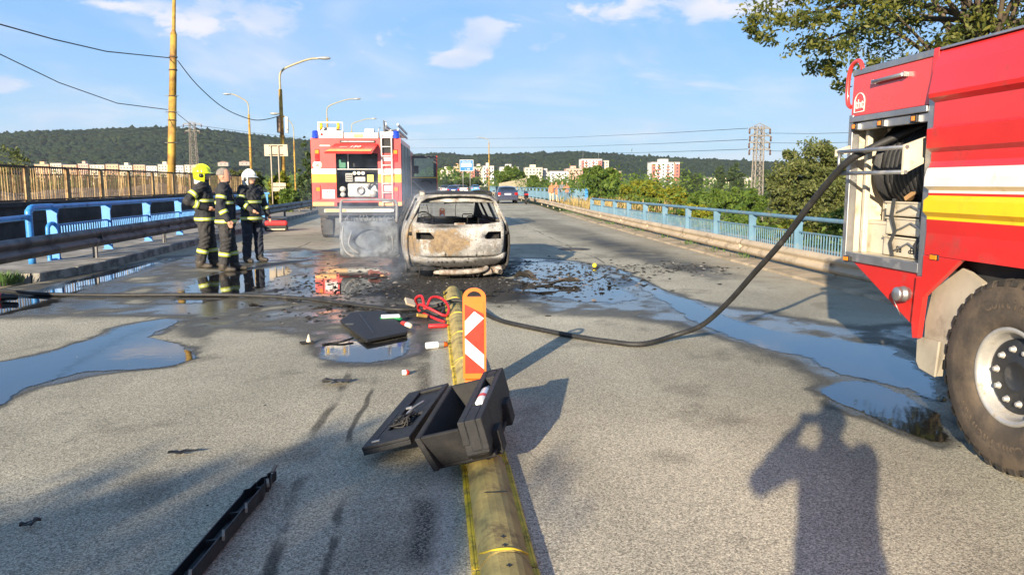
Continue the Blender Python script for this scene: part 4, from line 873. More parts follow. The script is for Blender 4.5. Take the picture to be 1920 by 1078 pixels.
ex = MB().lathe([(.0, -.14), (.075, -.13), (.085, -.08), (.085, .12), (.07, .15), (0, .16)], 18, M=Matrix.Translation((.56, .16, .135)) @ Matrix.Rotation(R(80), 4, 'Y') @ Matrix.Diagonal((.8, 1, 1.2, 1))).build('silencer', RUSTM, BC)
MB().tube([(.62, .12, .135), (.66, .0, .13), (.68, -.06, .13)], .042, 14, caps=False).build('tailpipe', RUSTM, ex); MB().lathe([(.04, 0), (0, .001)], 14, M=Matrix.Translation((.678, -.04, .13)) @ Matrix.Rotation(math.pi / 2, 4, 'X')).build('pipe_bore', CHAR, ex)
for k in range(14):   # strips of melted bumper hanging down
    xx = -.68 + 1.36 * rnd.random(); z0 = rnd.uniform(.18, .28); MB().tube([(xx, .06, z0), (xx + rnd.uniform(-.03, .03), .04, z0 - .08), (xx + rnd.uniform(-.06, .06), .03, max(.015, z0 - rnd.uniform(.12, .24)))], [.010, .008, .004], 5).build('melted_strip', CHAR, BC)
# floor, dashboard, seats, steering wheel
b = MB().box(-.80, .80, .12, 4.4, .16, .22); b.box(-.70, .70, .20, .24, .22, .80); b.box(-.78, .78, 3.05, 3.5, .22, .76); b.box(-.6, .6, 3.7, 4.4, .22, .62); b.box(-.72, .72, .25, 1.3, .22, .50)
b.box(-.82, -.74, .28, 1.35, .22, .90); b.box(.74, .82, .28, 3.2, .22, .90); b.build('floor_pan', CHAR, BC)
def seat(x, y, w):
    s = MB().box(x - w / 2, x + w / 2, y, y + .5, .38, .50).build('seat', CHAR, BC); f = MB()
    f.tube([(x - w * .42, y, .48), (x - w * .40, y - .12, .76), (x - w * .34, y - .16, .86), (x + w * .34, y - .16, .86), (x + w * .40, y - .12, .76), (x + w * .42, y, .48)], .018, 6)
    f.build('seat_frame', CHAR, s)
    h = MB().tube([(x - .10, y - .16, .85), (x - .10, y - .17, 1.0), (x - .085, y - .17, 1.02), (x + .085, y - .17, 1.02), (x + .10, y - .17, 1.0), (x + .10, y - .16, .85)], .009, 6).build('headrest_frame', CHAR, s)
seat(-.40, 2.3, .5); seat(.40, 2.3, .5); seat(-.42, 1.35, .5); seat(.38, 1.35, .5)
MB().tube([(-.40 + .18 * math.cos(R(a)), 2.95 + .05 * math.sin(R(a)), .86 + .18 * math.sin(R(a))) for a in range(0, 360, 24)], .014, 6, closed=True).build('steering_wheel', CHAR, BC)
for pp, r_ in (([(-.47, .30, .92), (-.50, .22, 1.15), (-.52, .28, 1.26)], .006), ([(-.02, .30, 1.27), (-.04, .26, 1.16), (-.03, .26, 1.05)], .006)): MB().tube(spline(pp, 4), r_, 5).build('loose_wire', CHAR, BC)
MB().tube(spline([(-.22, .32, 1.272), (-.1, .30, 1.285), (.1, .30, 1.29), (.28, .31, 1.28)], 4), .012, 5).build('seal_rest', CHAR, BC)
for s in (-1, 1):
    rr_ = MB().tube(spline([(s * .57, .42, 1.415), (s * .575, .5, 1.45), (s * .58, .9, 1.462), (s * .58, 1.8, 1.47), (s * .57, 2.6, 1.45), (s * .57, 2.68, 1.42)], 5), .022, 7).build('roof_rail', CHAR, BC)
    MB().cbox((s * .575, .50, 1.44), (.09, .20, .065), 0, (R(8), 0, 0)).build('rail_foot', RUSTM if s < 0 else CHAR, BC, bev=.02)
for (x, y) in ((-.76, .98), (.76, .98), (-.76, 3.72), (.76, 3.72)):
    wh = wheel('wheel', .255, .20, .215, BC, (x, y, .245), 0 if x < 0 else math.pi, blocks=4, detail=False, mats=(CHAR, CHAR, ASHM, CHAR))
    MB().box(-.12, .12, -.26, .26, -.245, -.19).build('melted_rubber', CHAR, wh, bev=.03)
# open rear door, swung out to the left
D = bpy.data.objects.new('rear_door', None); COL.objects.link(D); D.parent = BC; D.location = (-.90, 2.34, .0); D.rotation_euler = (0, 0, R(-86)); tag(D, 'ash grey burnt rear door swung wide open')
# local: x along the sill from the hinge towards the old latch edge is -y ; here door runs along local y from 0 to -1.1
def dp(u, z, o=0.0): return (o, -u, z)
DG = pm('burnt_door_grey', (.17, .185, .20), .8, .05, var=.4, vs=5, dirt=(.045, .045, .048), da=.4, ds=6, bump=.5, bs=30)
out = [(.02, .24), (.03, .80), (.05, .88), (1.10, .90), (1.14, .86), (1.15, .55), (1.14, .26), (1.10, .20), (.08, .20)]
MB().prism([(-u, z) for u, z in out], 'x', -.05, -.035).build('outer_skin', DG, D)
hole = [(.30, .36), (.24, .52), (.30, .68), (.45, .74), (.70, .72), (.84, .62), (.86, .44), (.76, .33), (.50, .29)]
b = MB(); no = 36; A1 = []; A2 = []
def onpoly(poly, n):
    L_ = [0.0]
    for p, q in zip(poly, poly[1:] + poly[:1]): L_.append(L_[-1] + math.hypot(q[0] - p[0], q[1] - p[1]))
    xs_ = [p[0] for p in poly] + [poly[0][0]]; zs_ = [p[1] for p in poly] + [poly[0][1]]
    return [(float(np.interp(L_[-1] * k / n, L_, xs_)), float(np.interp(L_[-1] * k / n, L_, zs_))) for k in range(n)]
A1 = onpoly(out, no); cx_, cz_ = .57, .53
A2 = []
for (u, z) in A1:
    a = math.atan2(z - cz_, u - cx_); A2.append((cx_ + .30 * math.cos(a) * (1 + .12 * math.cos(2 * a)), cz_ + .21 * math.sin(a)))
A3 = [(cx_ + (u - cx_) * .93, cz_ + (z - cz_) * .93) for u, z in A2]; A0 = [(cx_ + (u - cx_) * .93, cz_ + (z - cz_) * .94) for u, z in A1]
rings = [[dp(u, z, -.035) for u, z in A1], [dp(u, z, .045) for u, z in A1], [dp(u, z, .06) for u, z in A0], [dp(u, z, .045) for u, z in A2], [dp(u, z, .0) for u, z in A3]]
b.grid([r + [r[0]] for r in rings], 0, True); b.build('inner_panel', DG, D)
b = MB()
for pth, r_ in (([(.06, .86), (.05, 1.18), (.07, 1.26), (.14, 1.285), (.55, 1.30), (1.02, 1.295), (1.09, 1.27), (1.11, 1.19), (1.12, .85)], .026), ([(1.08, .80), (1.10, .50), (1.02, .30), (.88, .22)], .02), ([(.16, .60), (.14, .36), (.2, .26)], .016), ([(.92, .70), (.98, .45), (.80, .28)], .016)):
    MB().tube([dp(u, z, .05 if r_ < .025 else 0) for u, z in spline([(u, 0, z) for u, z in pth], 5) for u, z in [(u, z)]] if False else [dp(p.x, p.z, .05 if r_ < .025 else 0.0) for p in spline([(u, 0, z) for u, z in pth], 5)], r_, 8).build('window_frame' if r_ > .025 else 'stiffening_rib', pm('ash_edge', (.24, .245, .25), .8, var=.3, dirt=(.2, .12, .06), da=.3), D)
b = MB()
for k in range(16): u = .08 + .062 * k + rnd.uniform(-.02, .02); b.tube([dp(u, .90, rnd.uniform(-.02, .03)), dp(u + rnd.uniform(-.04, .04), .93, .0), dp(u + rnd.uniform(-.06, .06), .90 + rnd.uniform(.04, .11), .02)], .012, 5)
stuff(b.build('melted_trim', DG, D))

# ---- ordinary cars
def saloon(name, label, loc, rz, paint, group=None, estate=False, plate=True):
    C = thing(name, label, 'car', loc, rz, group); GL = pm('car_glass', (.015, .02, .025), .06, var=.1)
    st = []
    for y, roof, belt, wd in ((.0, .62, .62, .80), (.06, .95, .93, .84), (.12, 1.0, .98, .86), (.42, 1.04 if not estate else 1.28, .98, .88), (.95, 1.35 if not estate else 1.42, .97, .885), (1.5, 1.42, .96, .89), (2.1, 1.43, .955, .89), (2.7, 1.38, .945, .89), (3.45, 1.0, .93, .885), (4.1, .90, .86, .87), (4.5, .74, .72, .82), (4.6, .55, .52, .76)):
        top = max(roof, belt + .015); k_ = (top - belt)
        h = [(wd * .90, .24), (wd * .97, .34), (wd, .55), (wd * .995, .72 if belt > .8 else belt * .9), (wd * .955, belt - .05), (wd * .91, belt), (wd * (.91 - .2 * min(1, k_ / .4)), belt + k_ * .84), (wd * .58, belt + k_ * .93), (wd * .3, belt + k_ * .985), (0, top)]
        for yc in (.95, 3.65):
            d = abs(y - yc)
        st.append((y, h))
    rows_ = loft_car(st); nc_ = len(rows_[0]); body = MB(); glass = MB()
    def isg(i, j):
        c = min(j, nc_ - 2 - j); y = (st[i][0] + st[i + 1][0]) / 2
        if c == 5: return .5 < y < 2.8
        if c >= 6: return (.12 < y < .95) or (2.7 < y < 3.45)
        return False
    body.grid(rows_, 0, True, isg); body.grid([rows_[0][:], [(x * .9, .0, .3) for x, y, z in rows_[0]]], 0, False); body.build('body', paint, C)
    glass.grid(rows_, 0, True, lambda i, j: not isg(i, j)); glass.build('window', GL, C)
    for x, y in ((-.74, .95), (.74, .95), (-.74, 3.65), (.74, 3.65)):
        MB().lathe([(0, -.1), (.2, -.1), (.30, -.09), (.315, -.05), (.315, .06), (.29, .10), (.20, .105), (.19, .09), (0, .095)], 20, M=Matrix.Translation((x, y, .315)) @ Matrix.Rotation(math.pi / 2 * (1 if x > 0 else -1), 4, 'Y'), mis=[0, 0, 0, 0, 0, 0, 1, 1]).build('wheel', [BLACKR, RIM], C)
    for s in (-1, 1):
        MB().cbox((s * .68, .03, .80), (.24, .10, .20), 0, (0, 0, s * R(14))).build('tail_lamp', REDLENS, C, bev=.02)
        MB().cbox((s * .97, 3.05, 1.0), (.18, .10, .12)).build('mirror', paint, C, bev=.03)
        MB().cbox((s * .62, 4.52, .68), (.30, .10, .12), 0, (0, 0, -s * R(18))).build('headlight', pm('head_lens', (.6, .6, .6), .1), C, bev=.02)
    MB().box(-.82, .82, -.06, .05, .30, .56).build('bumper', paint, C, bev=.04)
    if plate: MB().box(-.26, .26, -.02, .03, .72, .83).build('number_plate', pm('plate_white', (.8, .8, .78), .4, var=.03), C)
    return C
DBLUE = pm('dark_blue_paint', (.035, .042, .075), .3, var=.1, coat=.6)
saloon('saloon_car', 'dark blue saloon car standing at the right roadside, seen from behind', (6.05, 63, 0), R(-1.5), DBLUE)

# ================================================================ second fire engine, seen from behind
FT = thing('fire_engine', 'red fire engine with open rear pump locker and ladder parked beyond the burnt car', 'fire engine', (-2.14, 22.4, 0), R(-1.6))
hw = 1.25
REDF = pm('fire_red_faded', (.64, .045, .04), .38, var=.08, vs=1.5, coat=.3)
GSH = pm('roller_shutter', (.13, .14, .15), .45, .5, var=.15, vs=2)
STRIPE = pm('amber_reflector', (.80, .42, .14), .4, var=.08)
BLUEL = pm('blue_beacon', (.02, .06, .55), .15, var=.05, coat=.5)
# rear wall around the locker opening: x -0.56 .. 0.60, z 1.22 .. 2.43
xl0, xl1, zl0, zl1 = -.57, .60, 1.20, 2.45
b = MB(); b.box(-hw, xl0, 0, .03, .98, 2.87); b.box(xl1, hw, 0, .03, .98, 2.87); b.box(xl0, xl1, 0, .03, zl1, 2.87); b.box(xl0, xl1, 0, .03, 1.08, zl0); b.build('rear_wall', REDF, FT)
for x0, x1 in ((-hw, xl0), (xl1, hw)):
    MB().box(x0 + .003, x1, -.004, 0, 1.88, 2.02).build('white_band', WHITEP, FT); MB().box(x0 + .003, x1, -.004, 0, 1.64, 1.86).build('yellow_band', YELP, FT)
    MB().box(x0 + .003, x1 - (.08 if x0 < 0 else 0), -.006, 0, .985, 1.09).build('reflector_strip', STRIPE, FT)
# sides: shutters
b = MB()
for s in (-1, 1):
    x = s * hw
    b.box(min(x, x - s * .03), max(x, x - s * .03), .03, 4.6, .98, 2.87)
b.box(-hw + .03, hw - .03, .03, 4.6, 2.82, 2.87); b.box(-hw + .03, hw - .03, .9, 4.6, .98, 2.8); stuff(b.build('body', REDF, FT))
for s in (-1, 1):
    for k, (y0, y1) in enumerate(((.10, 1.35), (1.5, 2.9), (3.05, 4.5))):
        sh = MB().box(s * hw if s < 0 else hw, s * (hw + .012) if s > 0 else -hw - .0, y0, y1, 1.15, 2.72) if False else MB().box(min(s * hw, s * (hw + .014)), max(s * hw, s * (hw + .014)), y0, y1, 1.12, 2.74)
        o = sh.build('roller_shutter', GSH, FT)
        b = MB()
        for q in range(18): z = 1.16 + .087 * q; b.box(min(s * (hw + .014), s * (hw + .02)), max(s * (hw + .014), s * (hw + .02)), y0 + .02, y1 - .02, z, z + .06)
        stuff(b.build('slat_row', GSH, o))
# crew cab with open door on the right
MB().prism([(4.65, .75), (4.65, 2.75), (6.4, 2.75), (6.95, 1.75), (7.0, .6), (6.3, .55), (6.1, 1.0), (5.3, 1.0), (5.1, .6)], 'x', -hw, hw).build('cab', REDF, FT, bev=.04)
dr = thing('x', 'x', 'x'); 
for k in list(dr.keys()): del dr[k]
dr.name = 'cab_door'; dr.parent = FT; dr.location = (hw + .02, 5.0, 0); dr.rotation_euler = (0, 0, R(4)); tag(dr, 'grey inner side of the wide open cab door')
DGR = pm('door_inner_grey', (.085, .088, .092), .6, var=.15, vs=4)
b = MB(); W_, H0, H1, HB = .86, 1.02, 2.56, 1.85
b.box(0, W_, 0, .05, H0, HB); b.build('lower_panel', DGR, dr, bev=.01)
b = MB().box(0, .09, 0, .05, HB, H1).box(W_ - .10, W_, 0, .05, HB, H1).box(.09, W_ - .10, 0, .05, H1 - .08, H1); b.build('window_frame', DGR, dr)
t = NT('clear_glass'); g1 = t.n('ShaderNodeBsdfGlossy'); g1.inputs['Roughness'].default_value = .02; g2 = t.n('ShaderNodeBsdfTransparent'); g2.inputs[0].default_value = (.62, .70, .70, 1); mx = t.n('ShaderNodeMixShader'); mx.inputs[0].default_value = .10; t.t.links.new(g2.outputs[0], mx.inputs[1]); t.t.links.new(g1.outputs[0], mx.inputs[2]); t.t.links.new(mx.outputs[0], t.out.inputs[0]); GLASS = t.mat
MB().box(.09, W_ - .10, .02, .026, HB, H1 - .08).build('pane', GLASS, dr)
MB().bar((.02, -.02, 1.72), (.72, -.02, 1.08), .03, .035).build('stay_bar', GREYM, dr); MB().tube(spline([(.35, -.02, 1.68), (.45, -.05, 1.72), (.6, -.05, 1.70), (.72, -.02, 1.62)], 4), .018, 6).build('grab_handle', BLACKP, dr); MB().box(.14, .28, -.012, 0, 1.28, 1.42).build('pocket', BLACKP, dr)
MB().box(.08, .24, -.06, .0, 1.95, 2.22).build('mirror', BLACKP, dr, bev=.02); MB().box(.002, W_ - .002, -.006, 0, HB - .05, HB - .02).build('trim', YELP, dr); MB().box(W_, W_ + .03, -.01, .06, H0, H1).build('door_edge', REDF, dr)
# locker interior
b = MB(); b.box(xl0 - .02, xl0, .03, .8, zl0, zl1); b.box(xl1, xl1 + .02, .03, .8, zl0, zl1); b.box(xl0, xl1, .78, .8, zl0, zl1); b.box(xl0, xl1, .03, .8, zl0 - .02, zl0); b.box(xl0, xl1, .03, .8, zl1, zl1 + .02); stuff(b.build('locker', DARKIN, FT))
MB().box(xl0, xl1, .05, .55, 2.00, 2.02).build('shelf', ALU, FT); MB().box(-.25, -.225, .05, .10, 2.02, zl1).build('divider', ALU, FT)
MB().box(-.50, -.30, .10, .20, 2.03, 2.28).build('green_case', pm('green_case', (.02, .16, .09), .5), FT, bev=.02)
PMP = pm('pump_metal', (.55, .55, .53), .4, .4, var=.2, vs=8, dirt=(.2, .2, .19), da=.25)
p = MB().box(-.30, .58, .25, .70, 1.22, 1.62).build('pump', PMP, FT, bev=.05)
MB().lathe([(.115, -.02), (.125, .02), (.115, .06), (.09, .07), (.08, .05), (0, .05)], 24, M=Matrix.Translation((.06, .22, 1.42)) @ Matrix.Rotation(math.pi / 2, 4, 'X')).build('flange', ALU, p)
for x, z, r_ in ((-.42, 1.45, .07), (-.42, 1.30, .06), (.42, 1.33, .09), (.27, 1.55, .05)): MB().lathe([(r_, -.1), (r_, .04), (r_ * 1.2, .05), (r_ * 1.2, .09), (0, .09)], 16, M=Matrix.Translation((x, .22, z)) @ Matrix.Rotation(math.pi / 2, 4, 'X')).build('outlet', PMP, p)
pn = MB().box(-.34, -.14, .20, .24, 1.66, 1.90).build('control_panel', pm('panel_grey', (.38, .38, .36), .5), FT, bev=.01)
for i in range(3):
    for j in range(3): MB().box(-.315 + .055 * i, -.28 + .055 * i, .19, .20, 1.69 + .065 * j, 1.73 + .065 * j).build('button', DARKIN, pn)
for x in (-.08, .04, .16): MB().lathe([(.05, 0), (.052, .02), (.045, .025), (0, .022)], 20, M=Matrix.Translation((x, .21, 1.90)) @ Matrix.Rotation(math.pi / 2, 4, 'X')).build('gauge', WHITEP, FT)
MB().box(-.08, .22, .20, .24, 1.66, 1.80).build('valve_block', PMP, FT, bev=.02); MB().box(.27, .45, .20, .24, 1.66, 1.86).build('warning_plate', pm('yellow_plate', (.62, .55, .12), .5), FT)
MB().tube(spline([(.30, .2, 1.45), (.38, .14, 1.60), (.5, .14, 1.60), (.55, .2, 1.45)], 5), .025, 8).build('pump_hose', BLACKR, FT)
# raised flap with lettering
fl = thing('x', 'x', 'x'); [fl.__delitem__(k) for k in list(fl.keys())]; fl.name = 'locker_flap'; fl.parent = FT; fl.location = (0, -.01, 2.72)
b = MB(); Q = [(-.57, 0, .0), (.62, 0, 0), (.50, -.62, -.26), (-.78, -.62, -.26)]
b.add(Q + [(x, y + .02, z - .04) for x, y, z in Q], [(0, 1, 2, 3), (7, 6, 5, 4), (0, 4, 5, 1), (1, 5, 6, 2), (2, 6, 7, 3), (3, 7, 4, 0)]); b.build('panel', REDF, fl, fixn=True)
b = MB(); b.quad((-.76, -.600, -.236), (-.67, -.44, -.168), (.50, -.44, -.168), (.47, -.600, -.236)); b.build('amber_strip', STRIPE, fl, fixn=True)
link('lettering', text_mesh('150', .20, shear=.35, bold=.004), WHITEP, fl, (.0, -.28, -.095), (R(22.6), 0, 0)); link('lettering', text_mesh('\u2014', .2, shear=.3), WHITEP, fl, (-.32, -.28, -.095), (R(22.6), 0, 0))
MB().box(-.45, .55, -.03, -.005, 2.74, 2.81).build('vent_slot', BLACKP, FT, bev=.01); MB().box(-.40, .50, -.036, -.03, 2.765, 2.785).build('vent_bar', ALU, FT)
MB().box(-1.0, -.72, -.005, 0, 2.645, 2.675).build('white_mark', WHITEP, FT)
# lamps
for x in (-1.08, 1.10):
    l = MB().box(x - .06, x + .06, -.03, 0, 2.22, 2.56).build('lamp_cluster', REDLENS, FT, bev=.01); MB().box(x - .05, x + .05, -.034, -.03, 2.44, 2.54).build('amber_lens', ORANGE, l)
    l = MB().box(x - .06, x + .06, -.03, 0, 1.16, 1.56).build('lamp_cluster', REDF, FT, bev=.01); MB().box(x - .05, x + .05, -.034, -.03, 1.40, 1.5).build('amber_lens', ORANGE, l)
MB().lathe([(.13, 0), (.13, .006), (0, .007)], 24, M=Matrix.Translation((-1.08, -.001, 2.12)) @ Matrix.Rotation(math.pi / 2, 4, 'X')).build('speed_disc', WHITEP, FT)
link('lettering', text_mesh('80', .10, bold=.003), BLACKP, FT, (-1.08, -.0095, 2.12), (math.pi / 2, 0, 0))
np_ = MB().box(-.96, -.62, -.02, -.004, 1.19, 1.44).build('number_plate', pm('plate_white', (.8, .8, .78), .4), FT); link('lettering', text_mesh('KE', .10, bold=.002), BLACKP, np_, (-.79, -.022, 1.38), (math.pi / 2, 0, 0)); link('lettering', text_mesh('070GG', .10, bold=.002), BLACKP, np_, (-.79, -.022, 1.26), (math.pi / 2, 0, 0))
# underside
MB().box(-1.1, 1.1, .02, .10, .72, .97).build('under_panel', BLACKP, FT); MB().box(-.92, .95, -.10, .02, .80, .90).build('rear_step', GREYM, FT)
for x in (-.6, .75): MB().box(x - .28, x + .28, -.12, -.10, .82, .89).build('reflector_strip', STRIPE if x < 0 else WHITEP, FT)
MB().box(-1.10, 1.10, .5, 6.5, .62, .98).build('chassis', DARKIN, FT)
for x in (-.93, .93): MB().box(x - .14, x + .14, .55, .58, .14, .58).build('mudflap', BLACKR, FT)
w1 = wheel('wheel', .50, .30, .26, FT, (-1.05, 1.35, .5), 0, 20, False); 
for x, y in ((1.05, 1.35), (-1.05, 5.7), (1.05, 5.7)):
    c = copy_tree(w1, FT); c.location = (x, y, .5); c.rotation_euler = (0, 0, math.pi if x > 0 else 0)
# ladder up the right side
LD = MB()
ld = MB().cyl((.72, -.10, .98), (.72, -.10, 2.98), .018, n=8).build('ladder_rail', WHITEP, FT); MB().cyl((1.0, -.10, .98), (1.0, -.10, 2.98), .018, n=8).build('ladder_rail', WHITEP, FT)
for k in range(8): MB().cyl((.72, -.10, 1.10 + .255 * k), (1.0, -.10, 1.10 + .255 * k), .014, n=8).build('rung', WHITEP, FT)
MB().box(.72, 1.02, -.02, -.003, 2.46, 2.86).build('black_recess', DARKIN, FT); MB().box(.76, .98, -.03, -.003, 2.24, 2.36).build('white_label', WHITEP, FT); MB().box(.76, .98, -.03, -.003, 1.40, 1.56).build('white_label', WHITEP, FT)
# roof: white boxes, gear, beacons, ladder pack
for s in (-1, 1): MB().lathe([(.0, .22), (.10, .20), (.12, .0)], 14, M=Matrix.Translation((s * 1.12, .12, 2.87)) @ Matrix.Diagonal((.9, 1.6, 1, 1))).build('beacon', BLUEL, FT)
MB().box(-1.02, -.36, .02, .40, 2.87, 3.07).build('roof_locker', WHITEP, FT, bev=.01); link('lettering', text_mesh('STRIEKAM', .095), BLACKP, FT, (-.62, .015, 2.95), (math.pi / 2, 0, 0)); MB().lathe([(.04, 0), (0, .002)], 12, M=Matrix.Translation((-.94, .018, 2.97)) @ Matrix.Rotation(math.pi / 2, 4, 'X')).build('badge', REDLENS, FT)
fr = MB().tube([(-1.04, .06, 2.87), (-1.04, .06, 3.30), (-.36, .06, 3.30), (-.36, .06, 2.87)], .022, 8).build('gantry', WHITEP, FT)
for s in (-.95, -.48): MB().tube([(s, .0, 3.12), (s + .02, -.05, 3.2), (s, .02, 3.27)], .04, 8).build('clamp', YELP, fr)
b = MB().bar((-.80, .15, 3.12), (-.72, 4.0, 3.02), .50, .09); b.build('suction_hose_rack', GREYM, FT)
MB().box(-.32, .62, .02, .40, 2.87, 3.02).build('roof_locker', WHITEP, FT, bev=.01); MB().box(-.05, .20, .005, .02, 2.89, 2.98).build('orange_plate', STRIPE, FT)
MB().box(.22, .48, .3, .6, 3.02, 3.16).build('searchlight', WHITEP, FT, bev=.03)
MB().box(.68, 1.05, -.02, .5, 2.87, 3.05).build('roof_locker', WHITEP, FT, bev=.01)
lp2 = MB().box(.78, .82, -.05, 4.2, 3.08, 3.14).build('roof_ladder', ALU, FT)
for x, z in ((1.16, 3.08), (.78, 3.22), (1.16, 3.22)): MB().box(x, x + .04, -.05, 4.2, z, z + .06).build('ladder_beam', ALU, lp2)
for k in range(12): MB().cyl((.80, .1 + .34 * k, 3.11), (1.18, .1 + .34 * k, 3.11), .016, n=6).build('ladder_rung', ALU, lp2)
MB().tube([(.80, -.06, 3.05), (.80, -.06, 3.36), (.86, -.06, 3.30), (.86, -.06, 3.1)], .02, 6).build('ladder_stop', ALU, lp2); MB().tube([(.66, -.05, 2.86), (.64, -.08, 3.1), (.70, -.08, 3.16)], .015, 6).build('hand_loop', ALU, FT)

# ================================================================ people
JACK = pm('turnout_jacket', (.020, .022, .028), .85, var=.35, vs=9, dirt=(.05, .048, .045), da=.3, ds=7, bump=.6, bs=22)
TROU = pm('turnout_trousers', (.034, .033, .034), .88, var=.35, vs=9, dirt=(.065, .058, .05), da=.3, ds=7, bump=.6, bs=18)
NAVY = pm('navy_trousers', (.022, .028, .045), .85, var=.3, vs=9, bump=.5, bs=18)
BOOT = pm('boot_leather', (.035, .030, .026), .6, var=.35, vs=12, dirt=(.10, .085, .065), da=.35, ds=9)
SKIN = pm('skin', (.50, .27, .18), .55, var=.10, vs=12)
BAND = pm('reflective_yellow', (.50, .56, .05), .5, var=.12, vs=18)
BANDS_ = pm('reflective_silver', (.55, .58, .50), .4, var=.1, vs=18)
HAIRG = pm('grey_hair', (.20, .18, .16), .8, var=.3, vs=40)
def ring_tube(pts, radii, n=12):
    """closed rounded limb through pts; radii may be (rx, ry) pairs"""
    b = MB(); P_ = [Vector(p) for p in pts]; r_ = list(radii)
    t0 = (P_[0] - P_[1]).normalized(); t1 = (P_[-1] - P_[-2]).normalized(); m = lambda r: r if not isinstance(r, tuple) else min(r)
    sc = lambda r, k: r * k if not isinstance(r, tuple) else (r[0] * k, r[1] * k)
    P2 = [P_[0] + t0 * m(r_[0]) * .92, P_[0] + t0 * m(r_[0]) * .6] + P_ + [P_[-1] + t1 * m(r_[-1]) * .6, P_[-1] + t1 * m(r_[-1]) * .92]
    R2 = [sc(r_[0], .35), sc(r_[0], .8)] + r_ + [sc(r_[-1], .8), sc(r_[-1], .35)]
    b.tube(P2, [q if not isinstance(q, tuple) else q[0] for q in R2], n); return b
def ell_loft(prof, n=16, cx=0.0, tilt=None):
    """torso-like closed loft of ellipses: (z, rx, ry, dx, dy)"""
    b = MB(); rows_ = [[(dx + rx * math.cos(2 * math.pi * k / n), dy + ry * math.sin(2 * math.pi * k / n), z) for k in range(n)] for z, rx, ry, dx, dy in prof]
    b.grid([r + [r[0]] for r in rows_]); o = len(b.v)
    b.v += [(prof[0][3], prof[0][4], prof[0][0]), (prof[-1][3], prof[-1][4], prof[-1][0])]
    for k in range(n): b.f.append((o, k + 1, k)); b.m.append(0); b.s.append(True); q = (len(prof) - 1) * (n + 1); b.f.append((o + 1, q + k, q + k + 1)); b.m.append(0); b.s.append(True)
    return b
def remesh(mbs, voxel, name, smooth=4):
    big = MB()
    for mb in mbs: big.add(mb.v, mb.f)
    me = big.mesh(name); import bmesh
    bm = bmesh.new(); bm.from_mesh(me); bmesh.ops.remove_doubles(bm, verts=bm.verts, dist=1e-5); bmesh.ops.recalc_face_normals(bm, faces=bm.faces); bm.to_mesh(me); bm.free()
    o = bpy.data.objects.new(name, me); COL.objects.link(o)
    m = o.modifiers.new('r', 'REMESH'); m.mode = 'VOXEL'; m.voxel_size = voxel
    if smooth: s = o.modifiers.new('s', 'SMOOTH'); s.factor = .5; s.iterations = smooth
    dg = bpy.context.evaluated_depsgraph_get(); dg.update(); out = bpy.data.meshes.new_from_object(o.evaluated_get(dg)); out.name = name
    bpy.data.objects.remove(o); bpy.data.meshes.remove(me); return out
